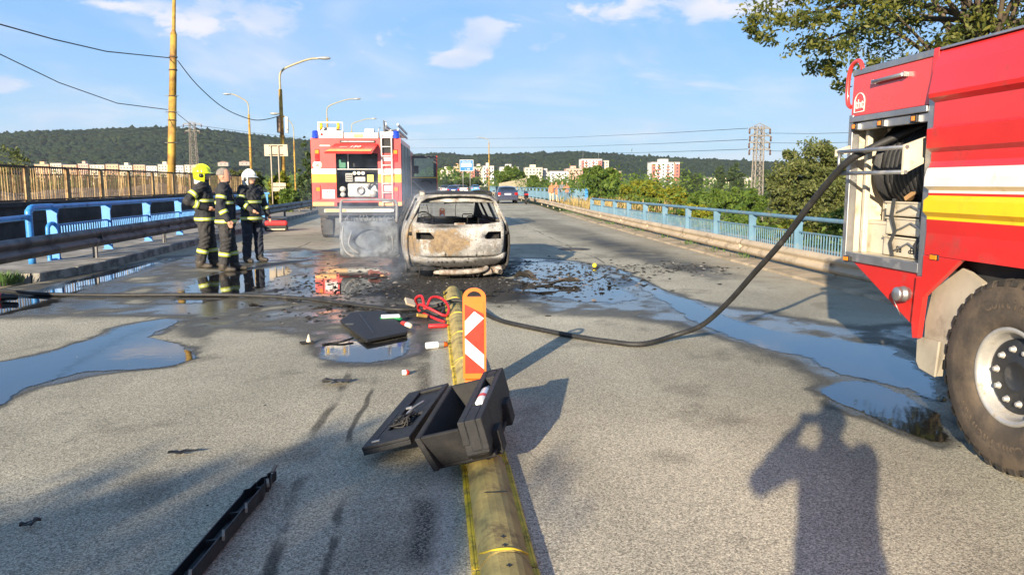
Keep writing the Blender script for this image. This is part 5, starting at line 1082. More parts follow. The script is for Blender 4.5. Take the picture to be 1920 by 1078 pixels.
def person(label, loc, rz, mats, J=None, scale=1.0, voxel=.011, jacket=True, bands='full', helmet=None, hair=None, group=None, hem=.80, head_turn=0.0, bulk=1.0):
    """faces local +y; mats = (top, trousers, boots, skin). J overrides joints: le, lw, re, rw (elbows, wrists), lk, la, rk, ra (knees, ankles)"""
    top, trs, bts, skn = mats
    j = dict(ls=(-.195, 0, 1.46), rs=(.195, 0, 1.46), le=(-.27, -.03, 1.17), lw=(-.26, .06, .93), re=(.27, -.03, 1.17), rw=(.26, .06, .93), lh=(-.10, 0, .92), rh=(.10, 0, .92), lk=(-.12, .02, .50), rk=(.12, .02, .50), la=(-.13, -.02, .09), ra=(.13, -.02, .09))
    if J: j.update(J)
    T = thing('person', label, 'person', loc, rz, group); T.scale = (scale,) * 3
    k = bulk; parts = []      # (builder, material, segment list for nearest-part lookup)
    segs = []
    def limb(names, radii, mi):
        pts = [Vector(j[n]) if isinstance(n, str) else Vector(n) for n in names]; parts.append(ring_tube(pts, radii)); 
        for a, b_, r0, r1 in zip(pts[:-1], pts[1:], radii[:-1], radii[1:]): segs.append((a, b_, r0, r1, mi))
    for s in 'lr':
        limb([s + 's', s + 'e'], [.078 * k, .064 * k], 0); limb([s + 'e', s + 'w'], [.064 * k, .050 * k], 0)
        limb([s + 'h', s + 'k'], [.112 * k, .086 * k], 1); limb([s + 'k', s + 'a'], [.084 * k, .074 * k], 1)
        a = Vector(j[s + 'a']); sx_ = -1 if s == 'l' else 1
        limb([a + Vector((0, -.03, -.035)), a + Vector((sx_ * .01, .09, -.045)), a + Vector((sx_ * .025, .18, -.052))], [.052, .050, .040], 2)
        # hand: palm, four fingers, thumb
        e, w = Vector(j[s + 'e']), Vector(j[s + 'w']); d = (w - e).normalized(); side = d.cross(Vector((0, 1, 0))) if abs(d.y) < .9 else d.cross(Vector((0, 0, 1))); side.normalize(); fw = side.cross(d).normalized()
        c = w + d * .075; limb([w + d * .02, c], [.030, .034], 3)
        for q in range(4):
            o = fw * (.030 - .020 * q); L_ = (.062, .074, .070, .055)[q]; curl = side * (-sx_ * .018)
            limb([c + o + d * .015, c + o + d * (.03 + L_ * .5) + curl * .4, c + o * .95 + d * (.02 + L_) + curl], [.010, .0095, .008], 3)
        limb([w + d * .035 + fw * .026, w + d * .07 + fw * .055, w + d * .105 + fw * .060], [.013, .011, .009], 3)
    prof = [(hem, .205 * k, .150 * k, 0, 0), (.95, .20 * k, .150 * k, 0, 0), (1.10, .195 * k, .140 * k, 0, 0), (1.30, .208 * k, .138 * k, 0, 0), (1.42, .20 * k, .118 * k, 0, -.005), (1.50, .12 * k, .09 * k, 0, -.01), (1.55, .075, .075, 0, 0)]
    parts.append(ell_loft(prof))
    for z in (hem + .05, .95, 1.10, 1.25, 1.40): segs.append((Vector((-.06, 0, z)), Vector((.06, 0, z)), .15 * k, .15 * k, 0))
    segs.append((Vector((0, 0, 1.48)), Vector((0, 0, 1.53)), .085, .075, 0))
    hy = Matrix.Rotation(head_turn, 4, 'Z')
    hd = ell_loft([(1.545, .030, .045, 0, .045), (1.565, .052, .072, 0, .030), (1.60, .066, .088, 0, .018), (1.65, .074, .098, 0, .008), (1.70, .077, .102, 0, .0), (1.74, .070, .093, 0, -.004), (1.77, .050, .068, 0, -.006), (1.785, .02, .03, 0, -.006)], 18)
    hd.v = [(x * 1.06, y * 1.06, 1.54 + (z - 1.54) * 1.05) for x, y, z in hd.v]
    hd2 = MB(); hd2.add([hy @ Vector(p) for p in hd.v], hd.f); parts.append(hd2); segs.append((Vector((0, .0, 1.62)), Vector((0, 0, 1.70)), .09, .09, 3))
    limb([(0, -.01, 1.50), (0, .0, 1.58)], [.055, .053], 3)
    for a_, b_, r0, r1 in (((0, .098, 1.665), (0, .125, 1.635), .010, .014), ((-.078, -.005, 1.66), (-.082, -.012, 1.63), .014, .012), ((.078, -.005, 1.66), (.082, -.012, 1.63), .014, .012), ((-.03, .09, 1.60), (.03, .09, 1.60), .010, .010)):
        limb([hy @ Vector(a_), hy @ Vector(b_)], [r0, r1], 3)
    me_ = remesh(parts, voxel, 'body', 3)
    C = np.empty(len(me_.polygons) * 3, 'f'); me_.polygons.foreach_get('center', C); C = C.reshape(-1, 3); best = np.full(len(C), 1e9); mi_ = np.zeros(len(C), 'i')
    for a, b_, r0, r1, m in segs:
        a = np.array(a); e = np.array(b_) - a; w = C - a; t_ = np.clip((w @ e) / (e @ e + 1e-9), 0, 1); d = np.linalg.norm(w - t_[:, None] * e, axis=1) - (r0 + (r1 - r0) * t_)
        q = d < best; best[q] = d[q]; mi_[q] = m
    # creases in the cloth
    nv = len(me_.vertices); co = np.empty(nv * 3, 'f'); me_.vertices.foreach_get('co', co); co = co.reshape(-1, 3); no = np.empty(nv * 3, 'f'); me_.vertex_normals.foreach_get('vector', no); no = no.reshape(-1, 3)
    x_, y_, z_ = co.T; a_ = np.sin(z_ * 58 + 4 * np.sin(x_ * 17 + y_ * 11 + loc[0] * 3) + 3 * np.sin(z_ * 13)) * np.sin(x_ * 23 - y_ * 19 + z_ * 7 + loc[1]); b2 = np.sin(x_ * 41 + z_ * 29 + 2 * np.sin(y_ * 31)) * np.sin(z_ * 17 + y_ * 23)
    cloth = ((z_ < 1.50) & (z_ > .12)).astype('f'); hand = np.zeros(nv, bool)
    for s in 'lr': hand |= np.linalg.norm(co - np.array(j[s + 'w']) - np.array(j[s + 'w']) * 0, axis=1) < .20
    cloth[hand] *= .15; co += no * ((a_ * .009 + b2 * .006) * cloth)[:, None]; me_.vertices.foreach_set('co', co.astype('f').ravel())
    mi_[(C[:, 2] < .14) & (mi_ == 1)] = 2
    if jacket: mi_[(mi_ == 1) & (C[:, 2] > hem + .02)] = 0
    me_.materials.clear(); 
    for m in (top, trs, bts, skn): me_.materials.append(m)
    me_.polygons.foreach_set('material_index', mi_); me_.polygons.foreach_set('use_smooth', np.ones(len(C), bool)); me_.update()
    link('body', me_, [top], T)
    for s in (-1, 1):
        MB().lathe([(0, -.008), (.009, 0), (0, .008)], 8, M=hy @ Matrix.Translation((s * .030, .094, 1.672))).build('eye', BLACKP, T)
        MB().cbox(tuple(hy @ Vector((s * .030, .094, 1.692))), (.036, .016, .007), 0, (0, 0, head_turn)).build('eyebrow', HAIRG, T)
    def lband(a, b_, t0, t1, r, m=BAND, nm='reflective_band'):
        a, b_ = Vector(j[a]), Vector(j[b_]); MB().tube([a.lerp(b_, t0 - .01), a.lerp(b_, t0), a.lerp(b_, t1), a.lerp(b_, t1 + .01)], [r * .96, r, r, r * .96], 16, caps=False).build(nm, m, T); MB().tube([a.lerp(b_, t0 + (t1 - t0) * .33), a.lerp(b_, t0 + (t1 - t0) * .67)], r * 1.015, 16, caps=False).build('silver_stripe', BANDS_, T)
    def tband(z0, z1, k2=1.06, m=BAND):
        zz = [p[0] for p in prof]; b = MB(); n = 24; rows_ = []
        for z in (z0, (z0 + z1) / 2, z1):
            rx = float(np.interp(z, zz, [p[1] for p in prof])) * k2; ry = float(np.interp(z, zz, [p[2] for p in prof])) * k2
            rows_.append([(rx * math.cos(2 * math.pi * q / n), ry * math.sin(2 * math.pi * q / n), z) for q in range(n + 1)])
        b.grid(rows_); b.build('reflective_band', m, T); zi, zo = z0 + (z1 - z0) * .33, z0 + (z1 - z0) * .67
        MB().grid([[(x * 1.012, y * 1.012, z) for x, y, _ in rows_[1]] for z in (zi, zo)]).build('silver_stripe', BANDS_, T)
    if bands in ('full', 'jacket'):
        tband(.85, .908, 1.085); tband(1.175, 1.23, 1.075)
        for s in 'lr': lband(s + 's', s + 'e', .48, .66, .080 * k); lband(s + 'e', s + 'w', .38, .60, .067 * k)
    if bands == 'full':
        for s in 'lr': lband(s + 'k', s + 'a', .40, .55, .092 * k)
    if hair is not None:
        b = MB(); rows_ = []
        for ph in (88, 70, 50, 30, 12, -8):
            rows_.append([tuple(hy @ Vector((.091 * math.cos(R(ph)) * math.cos(R(a)), -.006 + .120 * math.cos(R(ph)) * math.sin(R(a)), 1.692 + .112 * math.sin(R(ph))))) for a in [(172 if ph < 40 else 140) + (196 if ph < 40 else 260) * q / 16 for q in range(17)]])
        b.grid(rows_); b.build('hair', hair, T)
    if helmet:
        hm, trim = helmet; M = hy @ Matrix.Translation((0, -.005, 1.685)); b = MB(); rows_ = []
        for ph in (90, 75, 58, 40, 22, 5, -10):
            rows_.append([tuple(M @ Vector((.125 * math.cos(R(ph)) * math.cos(R(a)), .150 * math.cos(R(ph)) * math.sin(R(a)) - .01, .135 * math.sin(R(ph)) + .01))) for a in range(0, 361, 15)])
        b.grid(rows_); H_ = b.build('helmet', hm, T); H_.modifiers.new('t', 'SOLIDIFY').thickness = .006
        b = MB(); rows_ = []
        for z, rx, ry in ((-.015, .124, .146), (-.07, .124, .142), (-.13, .112, .128), (-.155, .10, .115)):
            rows_.append([tuple(M @ Vector((rx * math.cos(R(a)), ry * math.sin(R(a)) - .012, z))) for a in range(150, 391, 12)])
        b.grid(rows_); b.build('neck_guard', hm, H_)
        b = MB(); b.grid([[tuple(M @ Vector((r_ * .125 * math.cos(R(a)), r_ * .150 * math.sin(R(a)) - .01, z))) for a in range(25, 156, 10)] for r_, z in ((1.0, .02), (1.12, .012), (1.32, -.004))]); b.build('brim', hm, H_)
        b = MB(); b.tube([tuple(M @ Vector((0, .150 * math.cos(R(a)) - .01, .135 * math.sin(R(a)) + .018))) for a in range(15, 166, 12)], .014, 8); b.build('crest', hm, H_)
        b = MB(); b.grid([[tuple(M @ Vector((.118 * math.cos(R(a)), .155 * math.sin(R(a)) - .01, z))) for a in range(28, 153, 12)] for z in (.005, -.03, -.062)]); b.build('visor', GLASS, H_)
        for s in (-1, 1): MB().lathe([(.0, .012), (.036, .008), (.04, -.004)], 14, M=M @ Matrix.Translation((s * .124, .0, -.045)) @ Matrix.Rotation(s * math.pi / 2, 4, 'Y')).build('ear_disc', trim, H_)
        if trim is not BLACKP:
            pass
    return T
HY = pm('helmet_yellow', (.62, .72, .02), .3, var=.06, coat=.3); HW = pm('helmet_white', (.66, .68, .62), .35, var=.06, coat=.3)
f1 = person('firefighter with yellow helmet, hand at the waist, beside the left barrier', (-4.36, 15.4, 0), R(-82), (JACK, TROU, BOOT, SKIN),
       dict(re=(.34, -.24, 1.20), rw=(.24, .06, 1.08), le=(-.28, .0, 1.16), lw=(-.2, .16, 1.02), lk=(-.11, .06, .50), la=(-.10, .10, .09), rk=(.13, -.0, .50), ra=(.14, -.10, .09)), 1.07, helmet=(HY, BLACKP), head_turn=R(-4), bulk=1.12, group='firefighters')
MB().grid([[(.105 * math.cos(R(a)), -.02 + .13 * math.sin(R(a)), z) for a in range(180, 361, 15)] for z in (1.60, 1.55, 1.50)]).build('neck_curtain', WHITEP, f1)
f2 = person('bareheaded firefighter with short grey hair, arm hanging, in the middle', (-3.80, 14.72, 0), R(-82), (JACK, TROU, BOOT, SKIN),
       dict(re=(.27, -.05, 1.17), rw=(.29, .06, .92), lk=(-.12, .05, .5), la=(-.12, .10, .09), rk=(.12, .0, .5), ra=(.13, -.06, .09)), 1.05, hair=HAIRG, bulk=1.12, group='firefighters')
MB().tube(spline([(.10, .10, 1.46), (.12, .15, 1.3), (.05, .17, 1.1), (.10, .17, .92)], 5), .012, 6).build('radio_strap', BLACKP, f2)
f3 = person('firefighter with white helmet and plain navy trousers, facing the burnt car', (-3.72, 16.4, 0), R(-128), (JACK, NAVY, BOOT, SKIN),
       dict(le=(-.30, .02, 1.18), lw=(-.33, .10, .95), re=(.26, .02, 1.18), rw=(.14, .18, 1.05), lk=(-.14, .02, .5), la=(-.16, .0, .09), rk=(.12, .0, .5), ra=(.14, -.02, .09)), 1.03, helmet=(HW, BLACKP), bands='jacket', head_turn=R(8), bulk=1.10, group='firefighters')
# the photographer, whose shadow falls across the right lane
ph = person('person photographing the scene, standing just outside the picture, shadow on the right lane', (-.02, -.40, 0), 0, (pm('grey_shirt', (.12, .12, .13), .8), NAVY, BOOT, SKIN),
       dict(le=(-.40, .06, 1.34), lw=(-.13, .26, 1.50), re=(.23, .16, 1.20), rw=(.12, .27, 1.47), lk=(-.13, .02, .5), rk=(.13, .02, .5)), 1.0, voxel=.013, bands=None, hair=HAIRG, bulk=.98, hem=.86)
tag(MB().box(-.08, .08, -.075, -.065, 1.55, 1.63).build('mobile_phone', BLACKP), 'black phone in the hands of the photographer', 'phone')
# group of people far down the road on the right
TAN = pm('tanned_skin', (.48, .235, .13), .6, var=.1); GRS = pm('grey_top', (.18, .19, .19), .8); ORS = pm('rust_top', (.50, .17, .08), .8); CRS = pm('cream_shorts', (.6, .5, .35), .8); DKS = pm('dark_shorts', (.04, .04, .05), .8); BRS = pm('brown_shorts', (.25, .13, .09), .8)
for lb, px, Y, mats, sc_, rz, JJ in (
    ('distant person in a rust top, leftmost of the group at the far railing', 1034.5, 71, (ORS, CRS, TAN, TAN), .97, 160, dict(le=(-.34, .1, 1.22), lw=(-.42, .25, 1.05))),
    ('bare-chested distant person second from left in the group', 1042.5, 73, (TAN, BRS, TAN, TAN), 1.02, 200, dict(re=(.33, .05, 1.25), rw=(.2, .2, 1.35))),
    ('small distant person in orange, in front of the group at the far railing', 1046, 69, (ORS, CRS, BOOT, TAN), .80, 170, dict(le=(-.3, .12, 1.2), lw=(-.16, .26, 1.2))),
    ('distant person in a long grey top, fourth from left in the group', 1054, 71.5, (GRS, DKS, TAN, TAN), 1.03, 185, None),
    ('distant person in a rust-brown top, rightmost of the group', 1062.5, 70.5, (pm('brown_top', (.40, .16, .09), .8), BRS, TAN, TAN), .97, 150, dict(re=(.34, .0, 1.2), rw=(.3, .16, 1.02)))):
    p_ = at(px, 372, Y); person(lb, (p_.x, Y, -.05), R(rz), mats, JJ, sc_, voxel=.028, bands=None, hair=pm('dark_hair', (.02, .015, .012), .7), group='people at the far railing', hem=.86)

# ================================================================ things on the road
DIVT = pm('faded_divider', (.40, .315, .105), .72, var=.22, vs=5, dirt=(.17, .125, .055), da=.35, ds=7, bump=.35, bs=50)
DIVY = pm('yellow_flange', (.72, .52, .03), .6, var=.2, vs=8, dirt=(.14, .11, .05), da=.32, ds=12, bump=.3, bs=60)
def divider(label, y0, n, x=.275):
    d = thing('lane_divider', label, 'lane divider', (x, y0, 0))
    pr = [(-.138, .0), (-.138, .022), (-.108, .027), (-.104, .038), (-.085, .062), (-.062, .088), (-.035, .100), (0, .103), (.035, .100), (.062, .088), (.085, .062), (.104, .038), (.108, .027), (.138, .022), (.138, 0)]
    b = MB()
    for i in range(len(pr) - 1):
        mi = 1 if i < 2 or i > len(pr) - 4 else 0
        pts = [(pr[i][0], .008, pr[i][1]), (pr[i + 1][0], .008, pr[i + 1][1]), (pr[i + 1][0], 1.192, pr[i + 1][1]), (pr[i][0], 1.192, pr[i][1])]
        b.add(pts, [(3, 2, 1, 0)], mi, 1 < i < len(pr) - 3)
    b.add([(p[0], .008, p[1]) for p in pr], [tuple(range(len(pr)))]); b.add([(p[0], 1.192, p[1]) for p in pr], [tuple(reversed(range(len(pr))))])
    m = b.mesh('segment')
    rb = MB()
    for s in (-1, 1):
        for q in (.116, .128): rb.box(s * q - .003, s * q + .003, .01, 1.19, .0225, .0285)
    rm = rb.mesh('grip_rib'); hole = MB().box(-.012, .012, -.004, .004, 0, .0015).box(-.004, .004, -.012, .0, 0, .0015).box(-.004, .004, .0, .012, 0, .0016).mesh('bolt_hole'); slot = MB().prism([(-.06, -.004), (.0, -.008), (.06, -.003), (.055, .006), (-.05, .004)], 'z', 0, .0015).mesh('slot')
    cl = MB(); cl.tube(spline([(-.10, .12, .036), (-.075, .06, .072), (-.03, .02, .102), (.03, .02, .102), (.08, .05, .07), (.105, .1, .034)], 5), .006, 5); cm = cl.mesh('joint_lip')
    for k in range(n):
        s = link('segment', m, [DIVT, DIVY], d, (rnd.uniform(-.004, .004), 1.2 * k, 0), (0, 0, rnd.uniform(-.003, .003)))
        stuff(link('grip_rib', rm, DIVY, s)); link('joint_lip', cm, DIVY, s)
        for yy in (.055, .135, 1.08): link('bolt_hole', hole, BLACKP, s, (rnd.uniform(-.004, .004), yy, .1032))
        link('slot', slot, BLACKP, s, (.01, .62, .1032))
    return d
divider('worn yellow rubber lane divider running from the foreground to the burnt car', .6, 9)
divider('lane divider strip continuing beyond the burnt car', 19.8, 9)
OR = pm('orange_plastic', (.80, .16, .015), .45, var=.08, vs=4, dirt=(.45, .09, .02), da=.15); RDS = pm('red_reflective', (.62, .035, .018), .4, var=.08, vs=10); WHS = pm('white_reflective', (.75, .76, .76), .4, var=.05, dirt=(.4, .38, .34), da=.12, ds=9)
def marker(label, loc, rz=0.0):
    """orange guide post board with a red and white arrow pattern, facing -y"""
    s = thing('marker_board', label, 'marker board', loc, rz); w, H_ = .088, .70
    prf = [(-w, 0), (w, 0)] + [(w * math.cos(R(a)), H_ - .075 + .075 * math.sin(R(a))) for a in range(0, 181, 15)]
    inn = [(-.052, H_ - .055), (.052, H_ - .055)] + [(.052 * math.cos(R(a)), H_ - .055 + .035 * math.sin(R(a))) for a in range(15, 166, 25)]
    b = MB(); b.prism([(-w, 0), (w, 0), (w, H_ - .075), (-w, H_ - .075)], 'y', 0, .03)
    n = 13; out_ = [(w * math.cos(R(15 * k)), H_ - .075 + .075 * math.sin(R(15 * k))) for k in range(n)]; in_ = [(.055 * math.cos(R(15 * k)), H_ - .070 + .045 * math.sin(R(15 * k))) for k in range(n)]
    for k in range(n - 1):
        q = [out_[k], out_[k + 1], in_[k + 1], in_[k]]; b.prism(q, 'y', 0, .03)
    b.prism([(-w, H_ - .0755), (w, H_ - .0755), (.055, H_ - .068), (-.055, H_ - .068)], 'y', .0002, .0298)
    b.build('frame', OR, s, fixn=True)
    z0, z1, x0, x1 = .04, .575, -.072, .072; zz = lambda t_: z0 + (z1 - z0) * t_
    pl = MB().prism([(x0, z0), (x1, z0), (x1, zz(.86)), (x0, z1)], 'y', -.004, 0).build('red_panel', RDS, s)
    MB().prism([(x0, zz(.545)), (x0, zz(.76)), (.0, zz(.90)), (x1, zz(.80))], 'y', -.006, -.0045).build('white_arm', WHS, pl)
    MB().prism([(x0, zz(.515)), (x1, zz(.27)), (x1, zz(.06)), (x0, zz(.295))], 'y', -.006, -.0045).build('white_arm', WHS, pl)
    MB().prism([(x0, z1 + .003), (x1, zz(.86) + .003), (x1, z1 + .02), (x0, z1 + .02)], 'y', -.004, 0).build('orange_head', OR, s)
    MB().box(-.075, .075, -.06, .09, -.02, .0).build('foot', OR, s, bev=.008)
    return s
marker('orange marker board with red and white arrow standing on the lane divider', (.30, 5.80, .12), R(-3))
marker('second orange marker board, seen through the windows of the burnt car', (.29, 25.5, .118), R(2))

# ---- black foam tool organiser fallen over the divider
ORG = thing('tool_organiser', 'large open black plastic boot organiser lying on the yellow divider', 'organiser', (-.12, 4.0, .255))
vx = Vector((.37, -.08, .10)).normalized(); vy0 = Vector((.23, .98, .04)); vz = vx.cross(vy0).normalized(); vy = vz.cross(vx)
ORG.rotation_euler = Matrix((vx, vy, vz)).transposed().to_euler(); FOAM = pm('black_foam', (.014, .0145, .016), .62, var=.3, vs=14, dirt=(.035, .034, .034), da=.12, ds=6, bump=.5, bs=160)
FOAM2 = pm('black_foam_side', (.014, .014, .0145), .75, var=.3, vs=10, dirt=(.05, .040, .032), da=.22, ds=5, bump=.5, bs=160)
L_, Wd, Hh = .98, .25, .20
b = MB()   # tub walls: left, front, back, floor (tapering down)
b.prism([(0, 0), (.035, 0), (.09, -Hh), (.055, -Hh)], 'y', .0, L_); b.prism([(.0, 0), (.034, 0), (.10, -Hh), (.07, -Hh)], 'x', .036, Wd, 0, Matrix(((1, 0, 0, 0), (0, 1, 0, 0), (0, 0, 1, -.0), (0, 0, 0, 1))))
b.prism([(L_ - .034, 0), (L_, 0), (L_ - .06, -Hh), (L_ - .09, -Hh)], 'x', .036, Wd); b.box(.06, Wd + .14, .08, L_ - .07, -Hh - .02, -Hh + .005)
b.build('tub', FOAM2, ORG, bev=.008, fixn=True)
b = MB()   # right-hand bin with a long slot, standing proud
x0, x1 = Wd, Wd + .135
b.box(x0, x0 + .04, -.0, L_ + .02, -.10, .035); b.box(x1 - .035, x1, .0, L_ + .02, -.14, .035); b.box(x0 + .04, x1 - .035, .0, .26, -.14, .035); b.box(x0 + .04, x1 - .035, L_ - .16, L_ + .02, -.14, .035); b.box(x0 + .004, x1 - .004, .004, L_ + .016, -.16, -.06)
b.build('side_bin', FOAM, ORG, bev=.006)
MB().prism([(.0, -.16), (L_ + .02, -.16), (L_ - .02, -Hh - .02), (.10, -Hh - .02)], 'x', x0 + .008, x1 - .012).build('bin_base', FOAM2, ORG, bev=.01)
for y0, y1 in ((.16, .30), (.62, .78)): MB().box(x1 - .02, x1 + .035, y0, y1, -.24, -.10).build('foot_block', FOAM2, ORG, bev=.01)
MB().box(Wd - .02, Wd - .002, .07, .15, -.09, -.02).build('red_tab', REDLENS, ORG, bev=.003)
MB().lathe([(.040, 0), (.048, .003), (.048, -.06)], 20, M=Matrix.Translation(((x0 + x1) / 2, L_ - .05, .036))).build('cup_ring', FOAM, ORG)
sp = thing('sealant_bottle', 'clear and red sealant bottle lying in the slot of the black organiser', 'bottle'); sp.parent = None
sp.matrix_world = ORG.matrix_basis @ Matrix.Translation(((x0 + x1) / 2, .34, .0)); 
TR = NT('clear_plastic'); TR.bsdf((.55, .60, .66), .25, 0, None, .5); CLR = TR.mat
RYm = Matrix.Rotation(-math.pi / 2, 4, 'X')
MB().lathe([(0, 0), (.030, .0), (.034, .01), (.034, .10)], 18, M=RYm).build('cap', WHS, sp); MB().lathe([(.0345, .10), (.0345, .15)], 18, M=RYm).build('red_sleeve', RDS, sp)
MB().lathe([(.0335, .15), (.033, .26), (.024, .31), (.012, .33), (.01, .38), (0, .38)], 18, M=RYm).build('clear_neck', CLR, sp)
# the tool tray beside it
TRY = thing('tool_tray', 'flat black foam tool tray with cables, tilted against the left side of the organiser', 'tray', (-.43, 4.34, .10))
ux = Vector((.22, -.22, .07)); uy = Vector((.25, .95, .07)); uz = ux.cross(uy).normalized(); uy = uy.normalized(); ux = uy.cross(uz); TRY.rotation_euler = Matrix((ux, uy, uz)).transposed().to_euler()
b = MB(); TW, TL = .30, .95
b.box(0, TW, 0, TL, -.05, -.02); b.box(.0, TW, .0, .20, -.02, .0); b.box(0, .10, .2, TL, -.02, 0); b.box(TW - .035, TW, .2, TL, -.02, 0); b.box(.10, TW - .035, TL - .05, TL, -.02, 0); b.box(.10, TW - .035, .42, .46, -.02, 0)
b.build('tray', FOAM, TRY, bev=.005)
MB().box(.06, .066, .08, .55, .0005, .003).build('pull_rod', BLACKP, TRY); MB().box(.05, .10, .045, .06, .0005, .006).build('metal_clip', ALU, TRY); MB().tube(spline([(.15, .36, 0), (.18, .44, .02), (.20, .52, .018), (.22, .60, .01)], 4), .008, 6).build('wheel_wrench', ALU, TRY); MB().box(.11, .15, .55, .57, .0, .01).build('metal_clip', ALU, TRY)
cb_ = thing('cable_coil', 'tangled black cable lying in the tool tray', 'cable'); cb_.matrix_world = TRY.matrix_basis @ Matrix.Translation((.17, .31, .0)); rg = random.Random(3)
MB().tube(spline([(rg.uniform(-.07, .06), rg.uniform(-.09, .10), rg.uniform(-.015, .03)) for _ in range(46)], 4), .0045, 5).build('cable', BLACKR, cb_)

# ---- boot floor mat, trim strip and litter
MT = [(-1.0, 9.45), (-.62, 9.55), (-.30, 8.32), (-.29, 8.10), (-.68, 7.72), (-.90, 8.35), (-1.08, 8.9)]
m = thing('boot_floor', 'square black boot floor panel lying flat left of the divider', 'panel', (-.66, 8.6, 0)); b = MB(); b.prism([(x + .66, y - 8.6) for x, y in MT], 'z', .02, .055); b.build('board', FOAM, m, bev=.01, fixn=True)
MB().bar((-.24, .70, .058), (.02, -.55, .058), .02, .006).build('fold_seam', BLACKP, m); MB().box(-.33, -.24, -.02, .06, .055, .058).build('worn_patch', pm('grey_patch', (.10, .10, .095), .7), m); MB().tube(spline([(-.18, -.66, .03), (-.28, -.78, .02), (-.38, -.80, .01), (-.46, -.86, .01)], 5), .012, 6).build('strap', BLACKP, m)
st = thing('trim_strip', 'long broken black plastic trim strip lying in the left foreground', 'trim strip', (-.88, 4.12, .0)); b = MB()
pth = spline([(0, 0, .05), (-.03, -.25, .055), (-.07, -.55, .05), (-.11, -.9, .045), (-.16, -1.35, .04), (-.22, -1.8, .03)], 6)
rows_ = []
for i, p in enumerate(pth):
    k = i / (len(pth) - 1); w = .014 + .028 * min(1, k * 4.0) + (.008 * math.sin(i * 2.1) if i < 8 else 0); hgt_ = .015 + .028 * min(1, k * 5) + (.012 * math.sin(i * 2.9) if i < 8 else 0)
    rows_.append([(p.x - w, p.y, p.z + hgt_ * .55), (p.x - w * .95, p.y, max(.003, p.z - .03)), (p.x + w * .2, p.y, max(.002, p.z - .045)), (p.x + w, p.y, max(.004, p.z - .028)), (p.x + w * 1.1, p.y, p.z + hgt_)])
b.grid(rows_, 0, False); o = b.build('channel', BLACKP, st); o.modifiers.new('t', 'SOLIDIFY').thickness = .005
for i in (5, 11, 16, 21, 26): p = pth[i]; MB().cbox((p.x, p.y, p.z - .012), (.085, .012, .030), 0, (0, 0, R(14))).build('clip', BLACKP, st); MB().cbox((p.x + .045, p.y - .03, p.z + .035), (.012, .07, .02), 0, (0, 0, R(14))).build('glue_patch', pm('dusty_glue', (.22, .19, .15), .9), st)
MB().cbox((.005, .005, .075), (.016, .05, .012), 0, (R(25), 0, R(-14))).build('torn_tip', pm('dusty_glue', (.22, .19, .15), .9), st)
def can(name, label, cat, loc, rz, r, L, body, band, cap):
    c = thing(name, label, cat, loc, rz); M = Matrix.Rotation(math.pi / 2, 4, 'Y')
    MB().lathe([(0, 0), (r * .9, 0), (r, .006), (r, L * .55)], 18, M=M).build('can_body', body, c); MB().lathe([(r * 1.01, L * .55), (r * 1.01, L * .8)], 18, M=M).build('label_band', band, c); MB().lathe([(r, L * .8), (r * .8, L * .84), (r * .75, L), (0, L)], 18, M=M).build('cap', cap, c); return c
can('spray_can', 'white and orange spray can lying beside the divider, in front of the marker board', 'can', (-.09, 7.46, .034), R(18), .033, .22, WHS, GREYM, OR)
can('spray_can', 'red and white spray can leaning at the corner of the boot floor panel', 'can', (-.36, 8.62, .05), R(-60), .032, .20, RDS, WHS, CREAM)
can('bottle_cap', 'small red and white cap on the dry asphalt', 'cap', (-.28, 6.44, .022), R(10), .022, .06, WHS, RDS, RDS)
can('nozzle', 'red branch pipe lying by the left kerb at the picture edge', 'nozzle', (-6.65, 11.35, .06), R(-12), .055, .95, REDF, REDF, BLACKP)
g = thing('cleaning_bottle', 'green and white plastic bottle lying behind the boot floor panel', 'bottle', (-.50, 8.98, .04), R(8)); MB().lathe([(0, -.14), (.05, -.13), (.055, -.02), (.05, .10), (0, .13)], 16, M=Matrix.Rotation(math.pi / 2, 4, 'Y') @ Matrix.Diagonal((.6, 1, 1, 1))).build('lower_half', pm('bottle_green', (.02, .25, .08), .35), g); MB().cbox((-.01, 0, .035), (.22, .085, .03), 0, (R(6), 0, 0)).build('white_top', WHS, g, bev=.012)
jc = thing('jump_leads', 'tangle of red jump leads on sooty ground left of the divider', 'cable', (-.09, 9.3, 0)); rg = random.Random(12)
MB().tube(spline([(-.12, .35, .10), (-.14, .22, .20), (-.06, .1, .24), (-.02, -.05, .1), (.05, .12, .22), (.18, .18, .20), (.26, .0, .12), (.22, -.2, .05), (.05, -.15, .12), (-.08, -.02, .16), (-.1, .15, .06), (.1, -.35, .04), (.2, -.5, .03)], 6), .016, 7).build('red_lead', pm('red_cable', (.55, .02, .025), .45), jc); MB().tube(spline([(-.1, .1, .03), (.0, -.1, .10), (.14, -.2, .06), (.2, -.05, .12), (.05, .05, .03), (.15, -.3, .02)], 6), .018, 7).build('black_lead', BLACKR, jc)
MB().cbox((-.06, -.28, .07), (.13, .05, .04), 0, (0, R(10), R(14))).build('brass_clamp', pm('brass', (.55, .34, .09), .4, .6), jc, bev=.008); MB().cbox((-.22, .45, .12), (.12, .12, .03), 0, (R(30), R(20), R(24))).build('pale_tag', BEIGE, jc)
can('flare', 'red tube lying against the foot of the divider', 'tube', (-.07, 8.55, .028), R(4), .024, .22, pm('red_cable', (.55, .02, .025), .45), pm('red_cable', (.55, .02, .025)), pm('red_cable', (.55, .02, .025)))
bl = thing('ball', 'small yellow ball on the wet road right of the burnt car', 'ball', (3.08, 14.6, .045)); MB().lathe([(.045 * math.cos(R(a)), .045 * math.sin(R(a))) for a in range(-90, 91, 15)], 16).build('shell', pm('yellow_ball', (.75, .62, .04), .5), bl)
